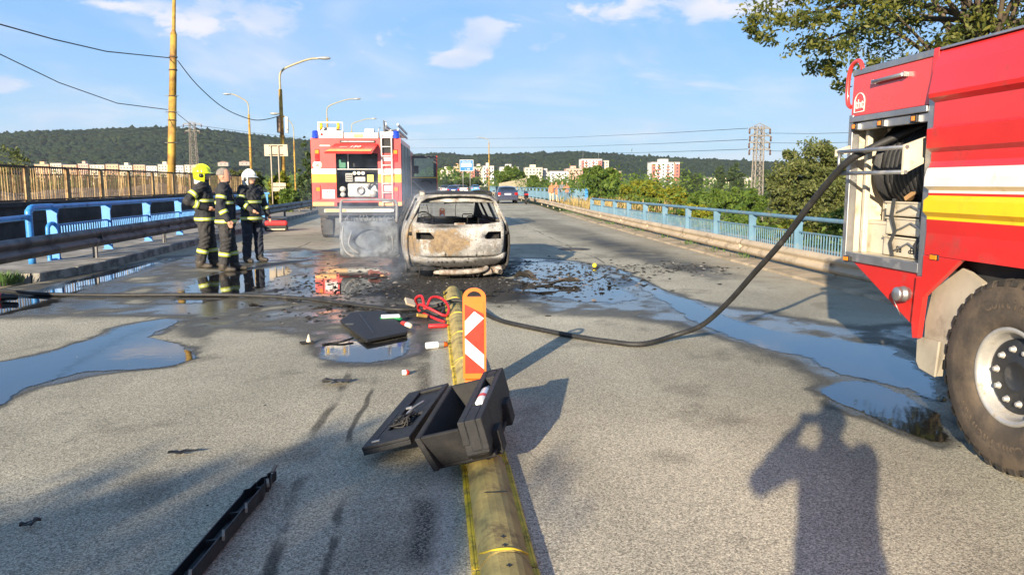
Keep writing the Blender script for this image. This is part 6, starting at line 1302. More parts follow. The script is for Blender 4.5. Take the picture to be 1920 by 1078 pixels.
cn = thing('cone_tip', 'small pale cone standing on a dark scrap on the road', 'scrap', (-1.27, 7.85, 0)); MB().lathe([(.028, .02), (.02, .045), (.005, .095), (0, .097)], 12).build('tip', CREAM, cn); MB().cbox((-.02, 0, .012), (.13, .09, .02), 0, (0, 0, .4)).build('scrap_base', CHAR, cn, bev=.006)
SCORCH = pm('scorched_metal', (.030, .026, .022), .75, var=.4, vs=7, dirt=(.20, .14, .09), da=.22, ds=9, bump=.5, bs=40)
def shard(label, x, y, L, W_, rz, m=CHAR, curl=.03, seed=0, cat='debris', nm='plastic_shard'):
    rg = random.Random(seed); n = 7; rows_ = []
    for i in range(n + 1):
        k = i / n; w = W_ * (.25 + .75 * math.sin(math.pi * min(1, k * .9 + .08))) * rg.uniform(.75, 1.1); rows_.append([(L * (k - .5), w * v * .5 + rg.uniform(-.008, .008), .012 + curl * abs(v) * (.6 + .6 * math.sin(k * 5 + seed)) + rg.uniform(0, .012)) for v in (-1, -.4, .3, 1)])
    s = MB().grid(rows_, 0, False).build(nm, m, None, (x, y, 0), (0, 0, rz)); s.modifiers.new('t', 'SOLIDIFY').thickness = .006; return tag(s, label, cat)
shard('curled dark plastic shard on the dry asphalt left of the divider', -.79, 6.19, .24, .11, R(28), pm('grey_shard', (.05, .05, .05), .6), .03, 1)
shard('thin black splinter on the asphalt in the left foreground', -1.5, 4.61, .17, .03, R(12), BLACKP, .01, 2)
shard('small black scrap near the lower left corner of the picture', -1.90, 3.66, .09, .05, R(20), BLACKP, .02, 3)
shard('large charred bumper piece lying in the water right of the burnt car', 2.02, 12.2, .62, .26, R(-18), SCORCH, .08, 4)
shard('charred strip lying in front of the bumper piece right of the burnt car', 1.62, 11.55, .55, .12, R(8), CHAR, .05, 5)
shard('twisted dark metal scrap by the rear right wheel of the burnt car', 1.55, 12.75, .5, .22, R(-48), SCORCH, .12, 6)
shard('pinkish melted lump beside the open door of the burnt car', -.95, 13.6, .4, .25, R(30), pm('melted_pink', (.32, .13, .11), .8), .08, 7)
shard('charred flake on the road far right of the burnt car', 1.9, 15.6, .16, .07, R(30), CHAR, .04, 8)
for i, (x, y) in enumerate(((2.75, 11.9), (2.5, 11.3), (-1.9, 10.6), (-2.3, 10.2), (-1.4, 9.9), (-1.1, 10.0), (.9, 11.3), (.75, 10.9), (-.9, 11.4), (-1.5, 11.9), (.2, 11.0), (3.4, 12.2))):
    s = shard('charred fragment scattered around the burnt car', x, y, rnd.uniform(.10, .26), rnd.uniform(.05, .11), rnd.uniform(0, 6), CHAR, .04, 20 + i, nm='charred_fragment'); s['group'] = 'charred fragments around the burnt car'
# fine burnt litter, uncountable
def chips(n, fn, smin, smax, mats, name, label):
    b = MB()
    for i in range(n):
        x, y = fn(); s = smin + (smax - smin) * rnd.random() ** 3; a = rnd.uniform(0, 6.28); h = s * rnd.uniform(.15, .5); z = .003
        p = [(x + s * rnd.uniform(.6, 1.3) * math.cos(a + q * 1.57), y + s * rnd.uniform(.6, 1.3) * math.sin(a + q * 1.57), z) for q in range(4)]
        b.add(p + [(x + s * rnd.uniform(-.3, .3), y + s * rnd.uniform(-.3, .3), z + h)], [(0, 1, 4), (1, 2, 4), (2, 3, 4), (3, 0, 4)], rnd.randrange(len(mats)))
    stuff(b.build(name, mats), label, 'debris')
def around():
    while True:
        k = rnd.random()
        if k < .34: x, y = rnd.gauss(.45, 1.0), rnd.gauss(12.2, .75)
        elif k < .62: x, y = rnd.gauss(2.2, .75), rnd.gauss(13.3, 1.1)
        elif k < .80: x, y = rnd.gauss(-1.1, .9), rnd.gauss(12.6, 1.4)
        elif k < .88: x, y = rnd.gauss(-.7, .7), rnd.gauss(9.8, .7)
        else: x, y = rnd.gauss(4.4, .9), rnd.gauss(14.3, .5)
        if 9 < y < 19 and -5.5 < x < 6: return x, y
chips(5200, around, .006, .055, [CHAR] * 11 + [ASHM], 'burnt_litter', 'black burnt crumbs and flakes spread round the wreck')
chips(900, lambda: (rnd.uniform(-5.8, 5.6), 2.6 + 20 * rnd.random() ** 1.5), .002, .012, [KERB, CHAR, SAND], 'road_grit', 'loose grit and specks on the road')
mh = thing('manhole_cover', 'round iron manhole cover in the right lane beyond the wet patch', 'manhole cover', (3.45, 18.8, 0)); MB().lathe([(.40, .0), (.40, .006), (.36, .007), (.355, .004), (.30, .004), (.30, .007), (0, .0075)], 32).build('lid', pm('cast_iron', (.10, .085, .07), .7, .3, var=.3), mh)
# red kit bag beside the left kerb
kb = thing('kit_bag', 'red equipment bag with pale reflective strip on the road by the left barrier', 'bag', (-5.35, 27.2, 0), R(6)); MB().box(-.38, .38, -.2, .2, .02, .20).build('base', BLACKR, kb, bev=.05); MB().box(-.37, .37, -.19, .19, .18, .36).build('bag_body', pm('bag_red', (.55, .03, .035), .7, bump=.4), kb, bev=.07); MB().box(-.30, .30, -.206, -.2, .05, .085).build('reflective_strip', CREAM, kb); MB().tube(spline([(-.25, -.1, .34), (-.15, -.14, .42), (.15, -.14, .42), (.25, -.1, .34)], 5), .02, 6).build('handle', BLACKP, kb); MB().tube(spline([(-.38, -.1, .1), (-.46, -.15, .3), (-.40, -.1, .46), (-.30, 0, .36)], 5), .02, 6).build('strap', BLACKP, kb)
# weeds in the gutter at the near end of the kerb
def tuft(b, x, y, n, h, spread, z=0.0):
    for i in range(n):
        a = rnd.uniform(0, 6.28); r = rnd.random() ** .5 * spread; c = Vector((x + r * math.cos(a), y + r * math.sin(a), z)); d = Vector((math.cos(a), math.sin(a), 0)) * rnd.uniform(.1, .6) * h; w = Vector((-math.sin(a), math.cos(a), 0)) * rnd.uniform(.006, .016) * max(1, h * 2); k = rnd.uniform(.5, 1.1) * h
        b.add([c - w * .5, c + w * .5, c + d * .5 + Vector((0, 0, k * .7)) + w, c + d * .5 + Vector((0, 0, k * .7)) - w, c + d + Vector((0, 0, k))], [(0, 1, 2, 3), (3, 2, 4)])
    return b
GRN = pm('weed_green', (.06, .12, .025), .7, var=.3, vs=6); DRY = pm('dry_grass', (.38, .28, .11), .85, var=.3, vs=4)
stuff(tuft(MB(), -6.95, 13.1, 200, .20, .34).build('weeds', GRN), 'green weeds growing at the near end of the left kerb', 'weeds')
b = MB()
for i in range(16): y = 15 + 2.3 * i + rnd.random(); tuft(b, float(xr(y)) + .5 + rnd.uniform(-.1, .2), y, 60, .12, .5, .05)
stuff(b.build('weeds', GRN), 'low weeds growing under the right crash barrier', 'weeds')
b = MB()
for i in range(420): tuft(b, rnd.uniform(9.4, 14), rnd.uniform(43, 60), 7, rnd.uniform(.4, .9), .3, -.1)
for i in range(240): tuft(b, rnd.uniform(-9.6, -7.2), rnd.uniform(46, 72), 7, rnd.uniform(.4, .9), .3, -.1)
stuff(b.build('dry_grass', DRY), 'tall dry yellow grass on the verges beyond both barriers', 'grass')

# ================================================================ trees, hills, town
def leaf_mat(name, c0, c1, trans=.3):
    t = NT(name); oi = t.n('ShaderNodeAttribute'); oi.attribute_name = 'leaf'; v = oi.outputs['Fac']
    c = t.mix(v, c0, c1); d = t.n('ShaderNodeBsdfPrincipled'); t.set(d.inputs['Base Color'], c); d.inputs['Roughness'].default_value = .55; d.inputs['Specular IOR Level'].default_value = .3
    tr = t.n('ShaderNodeBsdfTranslucent'); t.set(tr.inputs[0], t.mix(.5, c, (.20, .26, .02))); mx = t.n('ShaderNodeMixShader'); mx.inputs[0].default_value = trans
    t.t.links.new(d.outputs[0], mx.inputs[1]); t.t.links.new(tr.outputs[0], mx.inputs[2]); t.t.links.new(mx.outputs[0], t.out.inputs[0]); return t.mat
LDARK = leaf_mat('leaf_dark', (.022, .045, .016), (.070, .100, .026)); LMID = leaf_mat('leaf_mid', (.045, .095, .014), (.150, .210, .030), .38); LYEL = leaf_mat('leaf_yellow_green', (.120, .150, .012), (.340, .320, .030), .4); LOLV = leaf_mat('leaf_olive', (.055, .075, .020), (.190, .200, .060), .35); LPOP = leaf_mat('leaf_poplar', (.040, .062, .014), (.190, .185, .034), .35)
def leaves(C, S, seed, squash=.75):
    """one quad per leaf, numpy"""
    rs = np.random.RandomState(seed); n = len(C); a = rs.normal(size=(n, 3)); a /= np.linalg.norm(a, axis=1)[:, None]; b_ = rs.normal(size=(n, 3)) + np.array([-.45, -.75, .75]); b_ /= np.linalg.norm(b_, axis=1)[:, None]; a -= (a * b_).sum(1)[:, None] * b_; a /= np.linalg.norm(a, axis=1)[:, None]; b_ -= (b_ * a).sum(1)[:, None] * a; b_ /= np.linalg.norm(b_, axis=1)[:, None]; c = np.cross(a, b_)
    S = S * rs.uniform(.6, 1.3, n); p = C[:, None, :] + np.stack([-a * S[:, None], c * (S * squash * .55)[:, None] + b_ * (S * .15)[:, None], a * S[:, None], -c * (S * squash * .55)[:, None] + b_ * (S * .15)[:, None]], 1)
    me = bpy.data.meshes.new('crown'); me.vertices.add(4 * n); me.vertices.foreach_set('co', p.astype('f').ravel()); me.loops.add(4 * n); me.loops.foreach_set('vertex_index', np.arange(4 * n, dtype='i')); me.polygons.add(n); me.polygons.foreach_set('loop_start', np.arange(0, 4 * n, 4, dtype='i'))
    at_ = me.attributes.new('leaf', 'FLOAT', 'POINT'); at_.data.foreach_set('value', np.repeat(rs.rand(n) ** 1.2, 4).astype('f')); me.update(calc_edges=True); return me
BARK = pm('bark', (.10, .075, .05), .9, var=.35, vs=6, bump=.7, bs=20)
def tree(name, label, base, H, ells, n, leaf, mat, seed=0, cl=26, clr=.28, trunk=.16, cat='tree', group=None, limbs=8, gap=.35, flat=.75):
    """ells: crown ellipsoids (dx, dy, z, rx, ry, rz) relative to base; leaves gather in clumps so that gaps stay open"""
    rs = np.random.RandomState(seed + 100); T = thing(name, label, cat, base, 0, group); C = []; ctr = []
    vol = np.array([e[3] * e[4] * e[5] for e in ells]); vol = vol / vol.sum()
    for e, v in zip(ells, vol):
        k = max(3, int(cl * v * 1.0 * len(ells) ** .5)); d = rs.normal(size=(k, 3)); d /= np.linalg.norm(d, axis=1)[:, None]; r = rs.uniform(gap, 1.0, k) ** .6
        cc = np.array(e[:3]) + d * r[:, None] * np.array(e[3:]); m = int(n * v / k) + 1; rad = clr * (e[3] * e[4] * e[5]) ** (1 / 3)
        for c in cc:
            q = rs.normal(size=(m, 3)); q /= np.linalg.norm(q, axis=1)[:, None]; C.append(c + q * (rad * rs.uniform(.5, 1.2) * rs.rand(m) ** .45)[:, None] * np.array([1, 1, flat])); ctr.append(c)
    C = np.concatenate(C); link('crown', leaves(C, np.full(len(C), leaf), seed), mat, T)
    zc = sum(e[2] * v for e, v in zip(ells, vol)); x0 = sum(e[0] * v for e, v in zip(ells, vol)); y0 = sum(e[1] * v for e, v in zip(ells, vol))
    tp = spline([(0, 0, -.4), (x0 * .2 + .05, y0 * .2, zc * .35), (x0 * .6 - .05, y0 * .6, zc * .7), (x0, y0, zc)], 4); MB().tube(tp, [trunk * (1 - .65 * i / (len(tp) - 1)) for i in range(len(tp))], 9).build('trunk', BARK, T)
    for i in range(limbs):
        c = ctr[int(rs.rand() * len(ctr))]; s = Vector(tp[int(len(tp) * rs.uniform(.45, .9))]); e = Vector(c); mdl = s.lerp(e, .5) + Vector((0, 0, .08 * (e - s).length)); lp = spline([s, mdl, e], 4)
        MB().tube(lp, [trunk * .32 * (1 - .8 * q / (len(lp) - 1)) for q in range(len(lp))], 6).build('limb', BARK, T)
    return T
tz = lambda x, y: float(terr(np.array([x]), np.array([y]))[0])
def px_tree(label, px0, px1, ytop, Y, mat, n=5000, leaf=.16, seed=0, name='tree', cat='tree', depth=1.0, zb=None, clr=.3, cl=26, shape='round', group=None):
    a = at(px0, ytop, Y); b_ = at(px1, ytop, Y); x = (a.x + b_.x) / 2; w = (b_.x - a.x) / 2; z0 = tz(x, Y) if zb is None else zb; H = a.z - z0; rs = random.Random(seed)
    if shape == 'round': ells = [(0, 0, H * .55, w * .8, w * .8 * depth, H * .44)] + [(rs.uniform(-.55, .55) * w, rs.uniform(-.4, .4) * w, H * rs.uniform(.35, .78), w * .5, w * .5, H * .22) for _ in range(5)]
    elif shape == 'cone': ells = [(0, 0, H * k, w * (1.05 - k), w * (1.05 - k), H * .14) for k in (.18, .34, .5, .66, .8, .92)]
    else: ells = [(rs.uniform(-.15, .15) * w, 0, H * k, w * .8, w * .8, H * .2) for k in (.2, .4, .6, .8)]
    return tree(name, label, (x, Y, z0), H, ells, n, leaf, mat, seed, cl, clr, max(.08, H * .02), cat, group)
OVZ = 10.4 - 5.9 + tz(11.2, 15)
# overhanging poplar, top right, its trunk behind the fire engine
tree('poplar_tree', 'leafy poplar overhanging the top right, branches above the fire engine', (11.2, 15.0, tz(11.2, 15)), 12,
     [(dx, dy, z - OVZ, rx, ry, rz) for dx, dy, z, rx, ry, rz in ((-.6, 0, 10.4, 4.4, 3.6, 2.6), (-2.6, -.8, 9.0, 2.3, 2.0, 1.2), (-4.0, -1.0, 9.3, 1.7, 1.5, .9), (-1.0, -1.5, 8.1, 2.0, 1.6, .8), (1.5, 0, 8.6, 3, 3, 2), (-3.5, -1.0, 8.35, .45, .45, .6), (.4, -1.8, 7.7, 1.8, 1.4, .7))], 40000, .060, LPOP, 5, 210, .16, .22, limbs=34, gap=.3)
px_tree('large rounded olive green willow behind the right railing', 1432, 1612, 262, 50, LOLV, 34000, .15, 6, 'willow_tree', clr=.24, cl=130)
for i, (p0, p1, yt, Y, m, lb) in enumerate([(1085, 1172, 312, 64, LMID, 'broad-leaved green tree next to the group of people'), (1155, 1248, 338, 60, LYEL, 'yellow green bushy tree right of the people'), (1225, 1300, 352, 56, LYEL, 'yellow green bush in front of the white tower block'), (1290, 1375, 356, 52, LMID, 'green bush left of the right pylon'), (1360, 1440, 350, 58, LMID, 'green tree around the foot of the right pylon'),
        (1180, 1250, 372, 46, LMID, 'low green shrub behind the far end of the right railing'), (1260, 1345, 385, 42, LYEL, 'low yellow green shrub behind the middle of the right railing'), (1350, 1450, 392, 38, LMID, 'low green shrub below the lattice pylon'), (1440, 1540, 405, 32, LYEL, 'bright shrub seen through the near bars of the right railing'), (1520, 1640, 395, 30, LMID, 'shrub beside the rear of the near fire engine')]):
    px_tree(lb, p0, p1, yt, Y, m, 12000, .15 if i < 5 else .12, 20 + i, 'shrub' if 'shrub' in lb else 'tree', 'shrub' if 'shrub' in lb else 'tree', clr=.3, cl=44, group='trees behind the right railing')
for i, (p0, p1, yt, Y, m, sh, lb) in enumerate([(545, 600, 248, 52, LDARK, 'cone', 'dark green conical tree left of the far fire engine'), (575, 625, 268, 60, LDARK, 'round', 'dark green tree partly hidden by the far fire engine'), (497, 545, 322, 46, LYEL, 'round', 'yellow green shrub under the sign board'), (430, 500, 318, 62, LOLV, 'round', 'pale olive bush behind the firefighters'), (-40, 72, 272, 62, LOLV, 'round', 'pale green bush above the tram railing at the left edge'), (520, 562, 352, 42, LMID, 'round', 'low green shrub at the end of the blue panel'),
        (925, 990, 312, 190, LMID, 'round', 'green tree behind the blue road sign'), (985, 1010, 328, 180, LMID, 'round', 'small green tree behind the noise barrier'), (1005, 1032, 338, 160, LDARK, 'round', 'dark bush left of the people'), (820, 850, 338, 260, LDARK, 'round', 'distant dark bush at the end of the road'), (850, 905, 335, 280, LDARK, 'round', 'distant dark trees below the red apartment block'),
        (1275, 1300, 318, 330, LDARK, 'col', 'slim dark poplar right of the tower block'), (1298, 1318, 322, 330, LDARK, 'col', 'second slim poplar right of the tower block'), (1340, 1362, 312, 300, LDARK, 'col', 'tall poplar left of the pylon'), (1362, 1400, 308, 300, LDARK, 'col', 'pair of dark poplars just left of the pylon'), (1420, 1450, 318, 320, LDARK, 'col', 'poplar between pylon and willow')]):
    px_tree(lb, p0, p1, yt, Y, m, 5000, .12 * max(1, Y / 55), 50 + i, 'shrub' if ('shrub' in lb or 'bush' in lb) else 'tree', 'shrub' if ('shrub' in lb or 'bush' in lb) else 'tree', zb=(-.1 if Y < 70 and p0 > 400 else None), clr=.32, cl=40, shape=sh)
# hedge of scrub below the railings (one mass)
rs = np.random.RandomState(9); C = []
for i in range(260):
    y = rs.uniform(14, 130); x = rs.uniform(11, 15 + .35 * y); c = np.array([x, y, tz(x, y) + rs.uniform(.3, 2.2)]); C.append(c + rs.normal(size=(60, 3)) * np.array([.9, .9, .6]))
for i in range(120):
    y = rs.uniform(60, 160); x = rs.uniform(-60, -22); c = np.array([x, y, tz(x, y) + rs.uniform(.5, 3.0)]); C.append(c + rs.normal(size=(45, 3)) * np.array([1.2, 1.2, .9]))
C = np.concatenate(C); me = leaves(C, np.full(len(C), .15), 77); me.name = 'undergrowth'; stuff(link('undergrowth', me, LMID), 'green undergrowth filling the slope below the bridge', 'undergrowth')
# trees standing behind the photographer, whose shade falls on the left foreground
tree('tree', 'tree behind the photographer at left, shading the left foreground', (-7.6, -9.0, -.1), 6, [(0, 0, 3.3, 2.0, 1.8, 1.1), (-1.2, .5, 2.6, 1.3, 1.2, .8), (1.0, -.4, 2.9, 1.1, 1.1, .8)], 9000, .10, LMID, 90, 60, .28, .14)

# ---- wooded hills
RP = [(-700, 262), (-400, 258), (-150, 255), (0, 249), (60, 247), (150, 243), (250, 238), (330, 237), (430, 243), (520, 255), (600, 262), (700, 276), (780, 288), (840, 284), (880, 290), (950, 287), (1010, 284), (1070, 282), (1140, 286), (1220, 291), (1300, 296), (1440, 301), (1600, 308), (1900, 300), (2300, 290), (2700, 300)]
azs = np.linspace(R(-46), R(52), 150); dist = np.linspace(980, 1750, 34); HG = np.zeros((len(azs), len(dist), 3))
def az_px(a): return 960 + 1450 * math.tan(a - YAW) / math.cos(PITCH) if False else 960 + 1450 * math.tan(a - YAW)
for i, a in enumerate(azs):
    px = az_px(a); yt = float(np.interp(px, [p[0] for p in RP], [p[1] for p in RP])); v = at(px, yt, 1500.0); el = (v.z - 1.6) / math.hypot(v.x, v.y)
    for k, d in enumerate(dist):
        u = (d - 980) / 560; s = min(1, u); f = s * s * (3 - 2 * s) * (1 if u < 1 else max(.85, 1 - (u - 1) * .4)); nz_ = 6 * math.sin(a * 31 + d * .006) * math.sin(a * 17 - d * .011) * min(1, u) * (1 - min(1, abs(u - 1) * .0))
        HG[i, k] = (math.sin(a) * d, math.cos(a) * d, -2 + (el * 1540 * 1.0 + 3.6 - 9) * f + nz_ * .6 * (0 if .9 < u < 1.1 else 1))
b = MB(); b.grid([[tuple(q) for q in row] for row in HG]); HILLM = pm('hill_ground', (.028, .045, .018), .95, var=.3, vs=.02); struct(b.build('hill', HILLM))
t = NT('forest'); n1 = t.noise(.012, 4, .6); n2 = t.noise(.09, 3, .6); c = t.mix(t.ramp(n1, .35, .65), (.011, .024, .012), (.022, .038, .015)); c = t.mix(t.ramp(n2, .45, .7), c, (.036, .050, .017)); t.bsdf(c, .9, 0, t.bump(t.noise(.7, 4, .7), 1.0, 2.0), .15); FOREST = t.mat
rs = np.random.RandomState(4); ico = []
for la in (-20, 35): ico += [(math.cos(R(la)) * math.cos(R(q + la)), math.cos(R(la)) * math.sin(R(q + la)), math.sin(R(la))) for q in range(0, 360, 60)]
ico = np.array(ico + [(0, 0, 1.0)]); fc = [(k, (k + 1) % 6, 6 + (k + 1) % 6, 6 + k) for k in range(6)] + [(6 + k, 6 + (k + 1) % 6, 12) for k in range(6)]
N = 34000; V = np.zeros((N, 13, 3)); 
ai = rs.rand(N) * (len(azs) - 1.01); di = (rs.rand(N) ** .8) * (len(dist) * .80 - 1.01); i0 = ai.astype(int); k0 = di.astype(int); fa = (ai - i0)[:, None]; fd = (di - k0)[:, None]
Pc = HG[i0, k0] * (1 - fa) * (1 - fd) + HG[i0 + 1, k0] * fa * (1 - fd) + HG[i0, k0 + 1] * (1 - fa) * fd + HG[i0 + 1, k0 + 1] * fa * fd
sz = rs.uniform(3.2, 7.0, N); V = Pc[:, None, :] + ico[None] * (1 + .28 * rs.normal(size=(N, 13, 1))) * sz[:, None, None] * np.array([1, 1, .95]); 
tri = []; off = (np.arange(N) * 13)
quads = (np.array(fc[:6])[None] + off[:, None, None]).reshape(-1, 4); tris = (np.array(fc[6:])[None] + off[:, None, None]).reshape(-1, 3)
me = bpy.data.meshes.new('forest'); me.vertices.add(N * 13); me.vertices.foreach_set('co', V.astype('f').ravel()); lv = np.concatenate([quads.ravel(), tris.ravel()]).astype('i'); me.loops.add(len(lv)); me.loops.foreach_set('vertex_index', lv); me.polygons.add(len(quads) + len(tris)); me.polygons.foreach_set('loop_start', np.concatenate([np.arange(len(quads)) * 4, len(quads) * 4 + np.arange(len(tris)) * 3]).astype('i')); me.polygons.foreach_set('use_smooth', np.ones(len(quads) + len(tris), bool)); me.update(calc_edges=True)
stuff(link('forest', me, FOREST), 'dark green woodland covering the hills on the horizon', 'forest')
# lower belt of town trees (one mass, in front of the hill foot)
C = []
for i in range(700):
    d = rs.uniform(380, 960); a = rs.uniform(R(-42), R(45)); C.append(np.array([math.sin(a) * d, math.cos(a) * d, tz(math.sin(a) * d, math.cos(a) * d) + rs.uniform(1, 6)]) + rs.normal(size=(34, 3)) * np.array([6, 6, 2.2]))
C = np.concatenate(C); me = leaves(C, np.full(len(C), 1.5), 78); me.name = 'town_trees'; stuff(link('town_trees', me, LMID), 'far belt of green treetops in front of the town', 'trees')
# ---- town: apartment blocks with windows
WGL = pm('far_window', (.06, .07, .085), .3, var=.2, vs=.05); wm_ = MB().box(-.75, .75, -.12, .0, 0, 1.5).mesh('window'); bm_ = MB().box(-1.6, 1.6, -1.1, .0, 0, 1.0).mesh('balcony')
def block(label, px0, px1, ytop, ybase, Y, col, trim=None, cols=None, balc=False, pent=True, mast=False):
    a = at(px0, ytop, Y); b_ = at(px1, ybase, Y); w = b_.x - a.x; z0 = min(b_.z, 0) - 6; H = a.z - z0; m = pm('facade_%d_%d_%d' % tuple(int(q * 100) for q in col), col, .85, var=.08, vs=.1)
    B = thing('apartment_block', label, 'building', (a.x, Y, z0)); MB().box(0, w, 0, 14, 0, H).build('wall', m, B); MB().box(-.3, w + .3, -.3, 14.3, H, H + .6).build('roof', pm('flat_roof', (.30, .28, .26), .8), B)
    if pent: MB().box(w * .3, w * .62, 3, 9, H + .6, H + 3.2).build('lift_house', m, B)
    if mast:
        for f in (.12, .88): MB().cyl((w * f, 5, H + .6), (w * f, 5, H + 9), .18, n=6).build('roof_mast', GREYM, B)
    tm = trim or m; nf = max(2, int((H - 7) / 3.0)); nc = cols or max(2, int(w / 4.2)); nf = min(nf, 12); nc = min(nc, 8)
    if trim:
        for f0, f1 in ((0, .14), (.80, 1.0)): MB().box(w * f0 + .05, w * f1 - .05, -.35, -.02, 4, H - 1.2).build('coloured_bay', trim, B)
    for r in range(nf):
        z = H - 2.7 - 3.0 * r
        for c in range(nc):
            x = w * (c + .5) / nc; o = link('window', wm_, WGL, B, (x, -.02 if not (trim and (c == 0 or c == nc - 1)) else -.36, z))
            if balc and 0 < c < nc - 1 and c % 2: link('balcony', bm_, tm, B, (x, -.02, z - 1.2))
CRM = (.62, .55, .42); WHT = (.72, .70, .66); PNK = (.60, .36, .28); ORG_ = (.58, .36, .21); RDT = pm('facade_red', (.48, .16, .12), .8, var=.08)
block('cream apartment block at the end of the road', 826, 851, 319, 350, 760, CRM, cols=4); block('tan apartment block with penthouse behind the blue sign', 851, 865, 313, 350, 770, ORG_, cols=3)
block('red balcony apartment block right under the blue sign', 862, 890, 317, 348, 740, PNK, RDT, 5, True); block('cream slab block right of the blue sign', 889, 908, 314, 346, 750, CRM, cols=4, balc=True); block('white stepped block left of the green tree', 906, 926, 312, 350, 730, WHT, cols=4, balc=True)
block('white apartment block behind the green tree', 938, 972, 314, 345, 800, WHT, cols=5); block('cream block with roof house in the middle of the town', 985, 1017, 315, 346, 780, CRM, cols=5); block('low grey block in the middle of the town', 1015, 1034, 322, 346, 790, (.52, .46, .44), cols=3); block('bright white block left of the people', 1031, 1066, 322, 352, 700, WHT, cols=3, pent=False)
block('pale pink block behind the broad-leaved tree', 1062, 1092, 317, 345, 820, PNK, cols=5); block('tall white tower block with two roof masts', 1090, 1128, 299, 340, 840, WHT, RDT, 6, True, False, True); block('rear wing of the tower with roof masts', 1127, 1141, 302, 340, 850, CRM, cols=2, pent=False); block('small pink block right of the tower', 1140, 1165, 322, 345, 800, PNK, cols=4)
block('white tower block with red edges standing alone on the right', 1222, 1273, 305, 356, 700, WHT, RDT, 6, True, True, False); block('narrow pale block among the poplars', 1329, 1343, 334, 362, 600, CRM, cols=2, pent=False); block('second narrow pale block among the poplars', 1359, 1366, 333, 362, 600, CRM, cols=1, pent=False); block('third narrow pale block beside the pylon', 1400, 1408, 334, 362, 600, CRM, cols=1, pent=False)
x = 64
for i, (w_, col, yt) in enumerate(((30, ORG_, 309), (24, CRM, 307), (28, ORG_, 310), (22, PNK, 308), (30, CRM, 310), (26, ORG_, 309), (26, CRM, 311), (24, ORG_, 310), (22, WHT, 312), (26, CRM, 309), (24, WHT, 311), (30, CRM, 310))):
    block('sunlit low apartment block above the tram railing, %s in the row from the left' % ('first', 'second', 'third', 'fourth', 'fifth', 'sixth', 'seventh', 'eighth', 'ninth', 'tenth', 'eleventh', 'last')[i], x, x + w_ - 2, yt, 326, 850, col, cols=4, pent=i % 3 == 0); x += w_
for px0, px1, yt, yb, lb, HY_ in ((108, 118, 293, 300, 'small white house on the dark hillside at left', 1190), (408, 428, 302, 309, 'house with pink roof above the firefighters', 1080), (448, 468, 301, 308, 'white roofed house between the helmets', 1090)):
    a, b_ = at(px0, yt, HY_), at(px1, yb, HY_); h_ = thing('house', lb, 'house', (a.x, HY_, b_.z - 2)); w = b_.x - a.x; hh = a.z - b_.z; MB().box(0, w, 0, 9, 0, hh).build('wall', pm('house_wall', (.36, .32, .28), .8), h_); MB().prism([(-.5, hh), (w + .5, hh), (w * .5, hh + 1.6)], 'y', -.5, 9.5).build('roof', pm('house_roof', (.26, .15, .12), .8), h_)
    for c in range(2): link('window', wm_, WGL, h_, (w * (.3 + .4 * c), -.02, hh - 3))
# ---- cars far down the road
for lb, px, Y, colr, es in (('distant silver car on the road left of the wreck roof', 836, 118, (.5, .5, .5), True), ('distant dark blue car beyond the burnt roof', 850, 105, (.03, .06, .18), False), ('distant white car far down the road', 868, 128, (.7, .7, .68), True), ('distant red car far down the road', 858, 175, (.5, .05, .03), False), ('distant light blue car far down the road', 892, 150, (.1, .3, .55), False)):
    p = at(px, 350, Y); saloon('distant_car', lb, (p.x, Y, .0), 0, pm('car_' + lb.split()[1] + lb.split()[2], colr, .3, coat=.5), 'cars far down the road', es)
mc = thing('motorcycle', 'dark motorcycle standing beside the saloon car at the right roadside', 'motorcycle', (7.35, 61.5, 0), R(-4))
for y in (-.65, .7): MB().lathe([(.20, -.05), (.30, -.05), (.32, 0), (.30, .05), (.20, .05), (.20, -.05)], 20, M=Matrix.Translation((0, y, .32)) @ Matrix.Rotation(math.pi / 2, 4, 'Y')).build('wheel', BLACKR, mc)
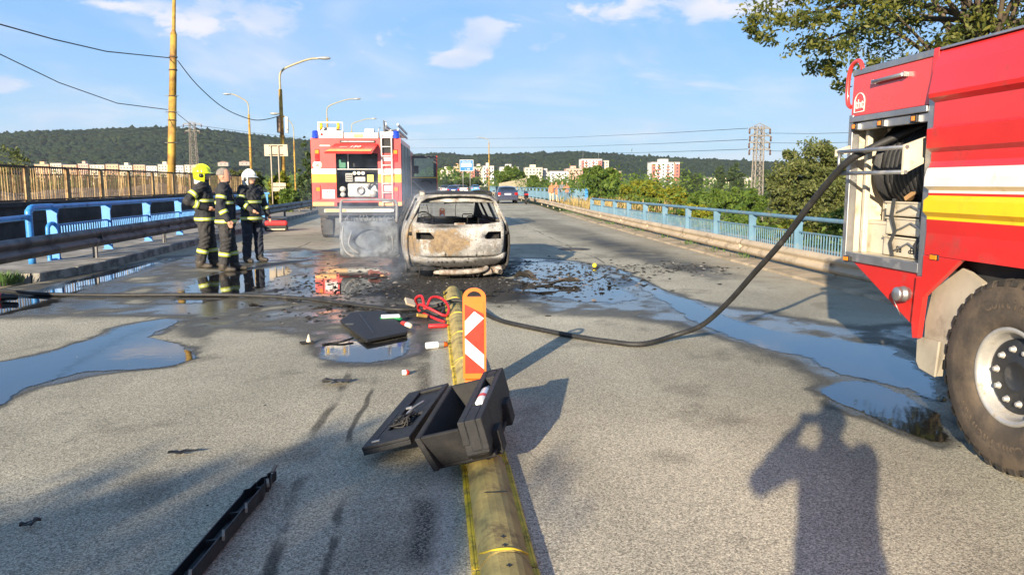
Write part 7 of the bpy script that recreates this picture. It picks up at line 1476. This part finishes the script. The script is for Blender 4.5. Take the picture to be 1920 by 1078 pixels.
MB().prism([(-.85, .85), (-.6, .62), (-.2, .45), (.25, .45), (.35, .75), (.55, .95), (.2, 1.0), (-.2, .82)], 'x', -.16, .16).build('fairing', pm('moto_dark', (.03, .03, .04), .35, coat=.4), mc, bev=.04); MB().cyl((-.36, .55, 1.02), (.36, .55, 1.02), .02, n=8).build('handlebar', BLACKP, mc); MB().box(-.15, .15, -.95, -.85, .72, .84).build('tail_lamp', REDLENS, mc)
for i, (p0, p1, yt, Y, m, lb) in enumerate([(1600, 1720, 330, 46, LMID, 'green tree right of the willow, behind the near fire engine'), (1700, 1850, 345, 40, LYEL, 'yellow green tree hidden behind the near fire engine'), (1830, 2000, 320, 48, LOLV, 'olive tree at the far right behind the near fire engine')]):
    px_tree(lb, p0, p1, yt, Y, m, 9000, .15, 120 + i, clr=.3, cl=44, group='trees behind the right railing')

# ================================================================ smoke and haze
def volume_mat(name, dens, col, noise=None):
    t = NT(name); v = t.n('ShaderNodeVolumePrincipled'); v.inputs['Color'].default_value = (*col, 1); v.inputs['Anisotropy'].default_value = .2
    if noise:
        g = t.tc.outputs['Object']; ln = t.n('ShaderNodeVectorMath', operation='LENGTH'); t.set(ln.inputs[0], g)
        f = t.ramp(ln.outputs['Value'], .25, 1.0, 1, 0); n = t.ramp(t.noise(noise, 4, .6, dist=.8), .42, .72); t.set(v.inputs['Density'], t.math('MULTIPLY', t.math('MULTIPLY', f, n), dens))
    else: v.inputs['Density'].default_value = dens
    t.t.links.new(v.outputs[0], t.out.inputs['Volume']); return t.mat
SMK = volume_mat('smoke_volume', .95, (.74, .85, 1.0), 2.2)
def smoke(label, loc, r):
    n, m = 20, 12; b = MB(); b.grid([[(math.cos(R(la)) * math.cos(2 * math.pi * k / n), math.cos(R(la)) * math.sin(2 * math.pi * k / n), math.sin(R(la))) for k in range(n + 1)] for la in [-90 + 180 * q / m for q in range(m + 1)]])
    o = b.build('smoke', SMK, None, loc); o.scale = r; stuff(o, label, 'smoke')
smoke('thin blue-grey smoke drifting round the open door of the burnt car', (-.95, 13.9, 1.05), (1.6, 1.3, 1.4))
smoke('faint smoke at the left rear wheel of the burnt car', (-.55, 12.6, .35), (.7, .7, .5))

hz_ = MB().box(-2500, 2500, -60, 2600, -9, 190).build('haze', volume_mat('haze_volume', .00009, (.80, .88, 1.0))); stuff(hz_, 'thin summer haze over the far hills and town', 'haze')
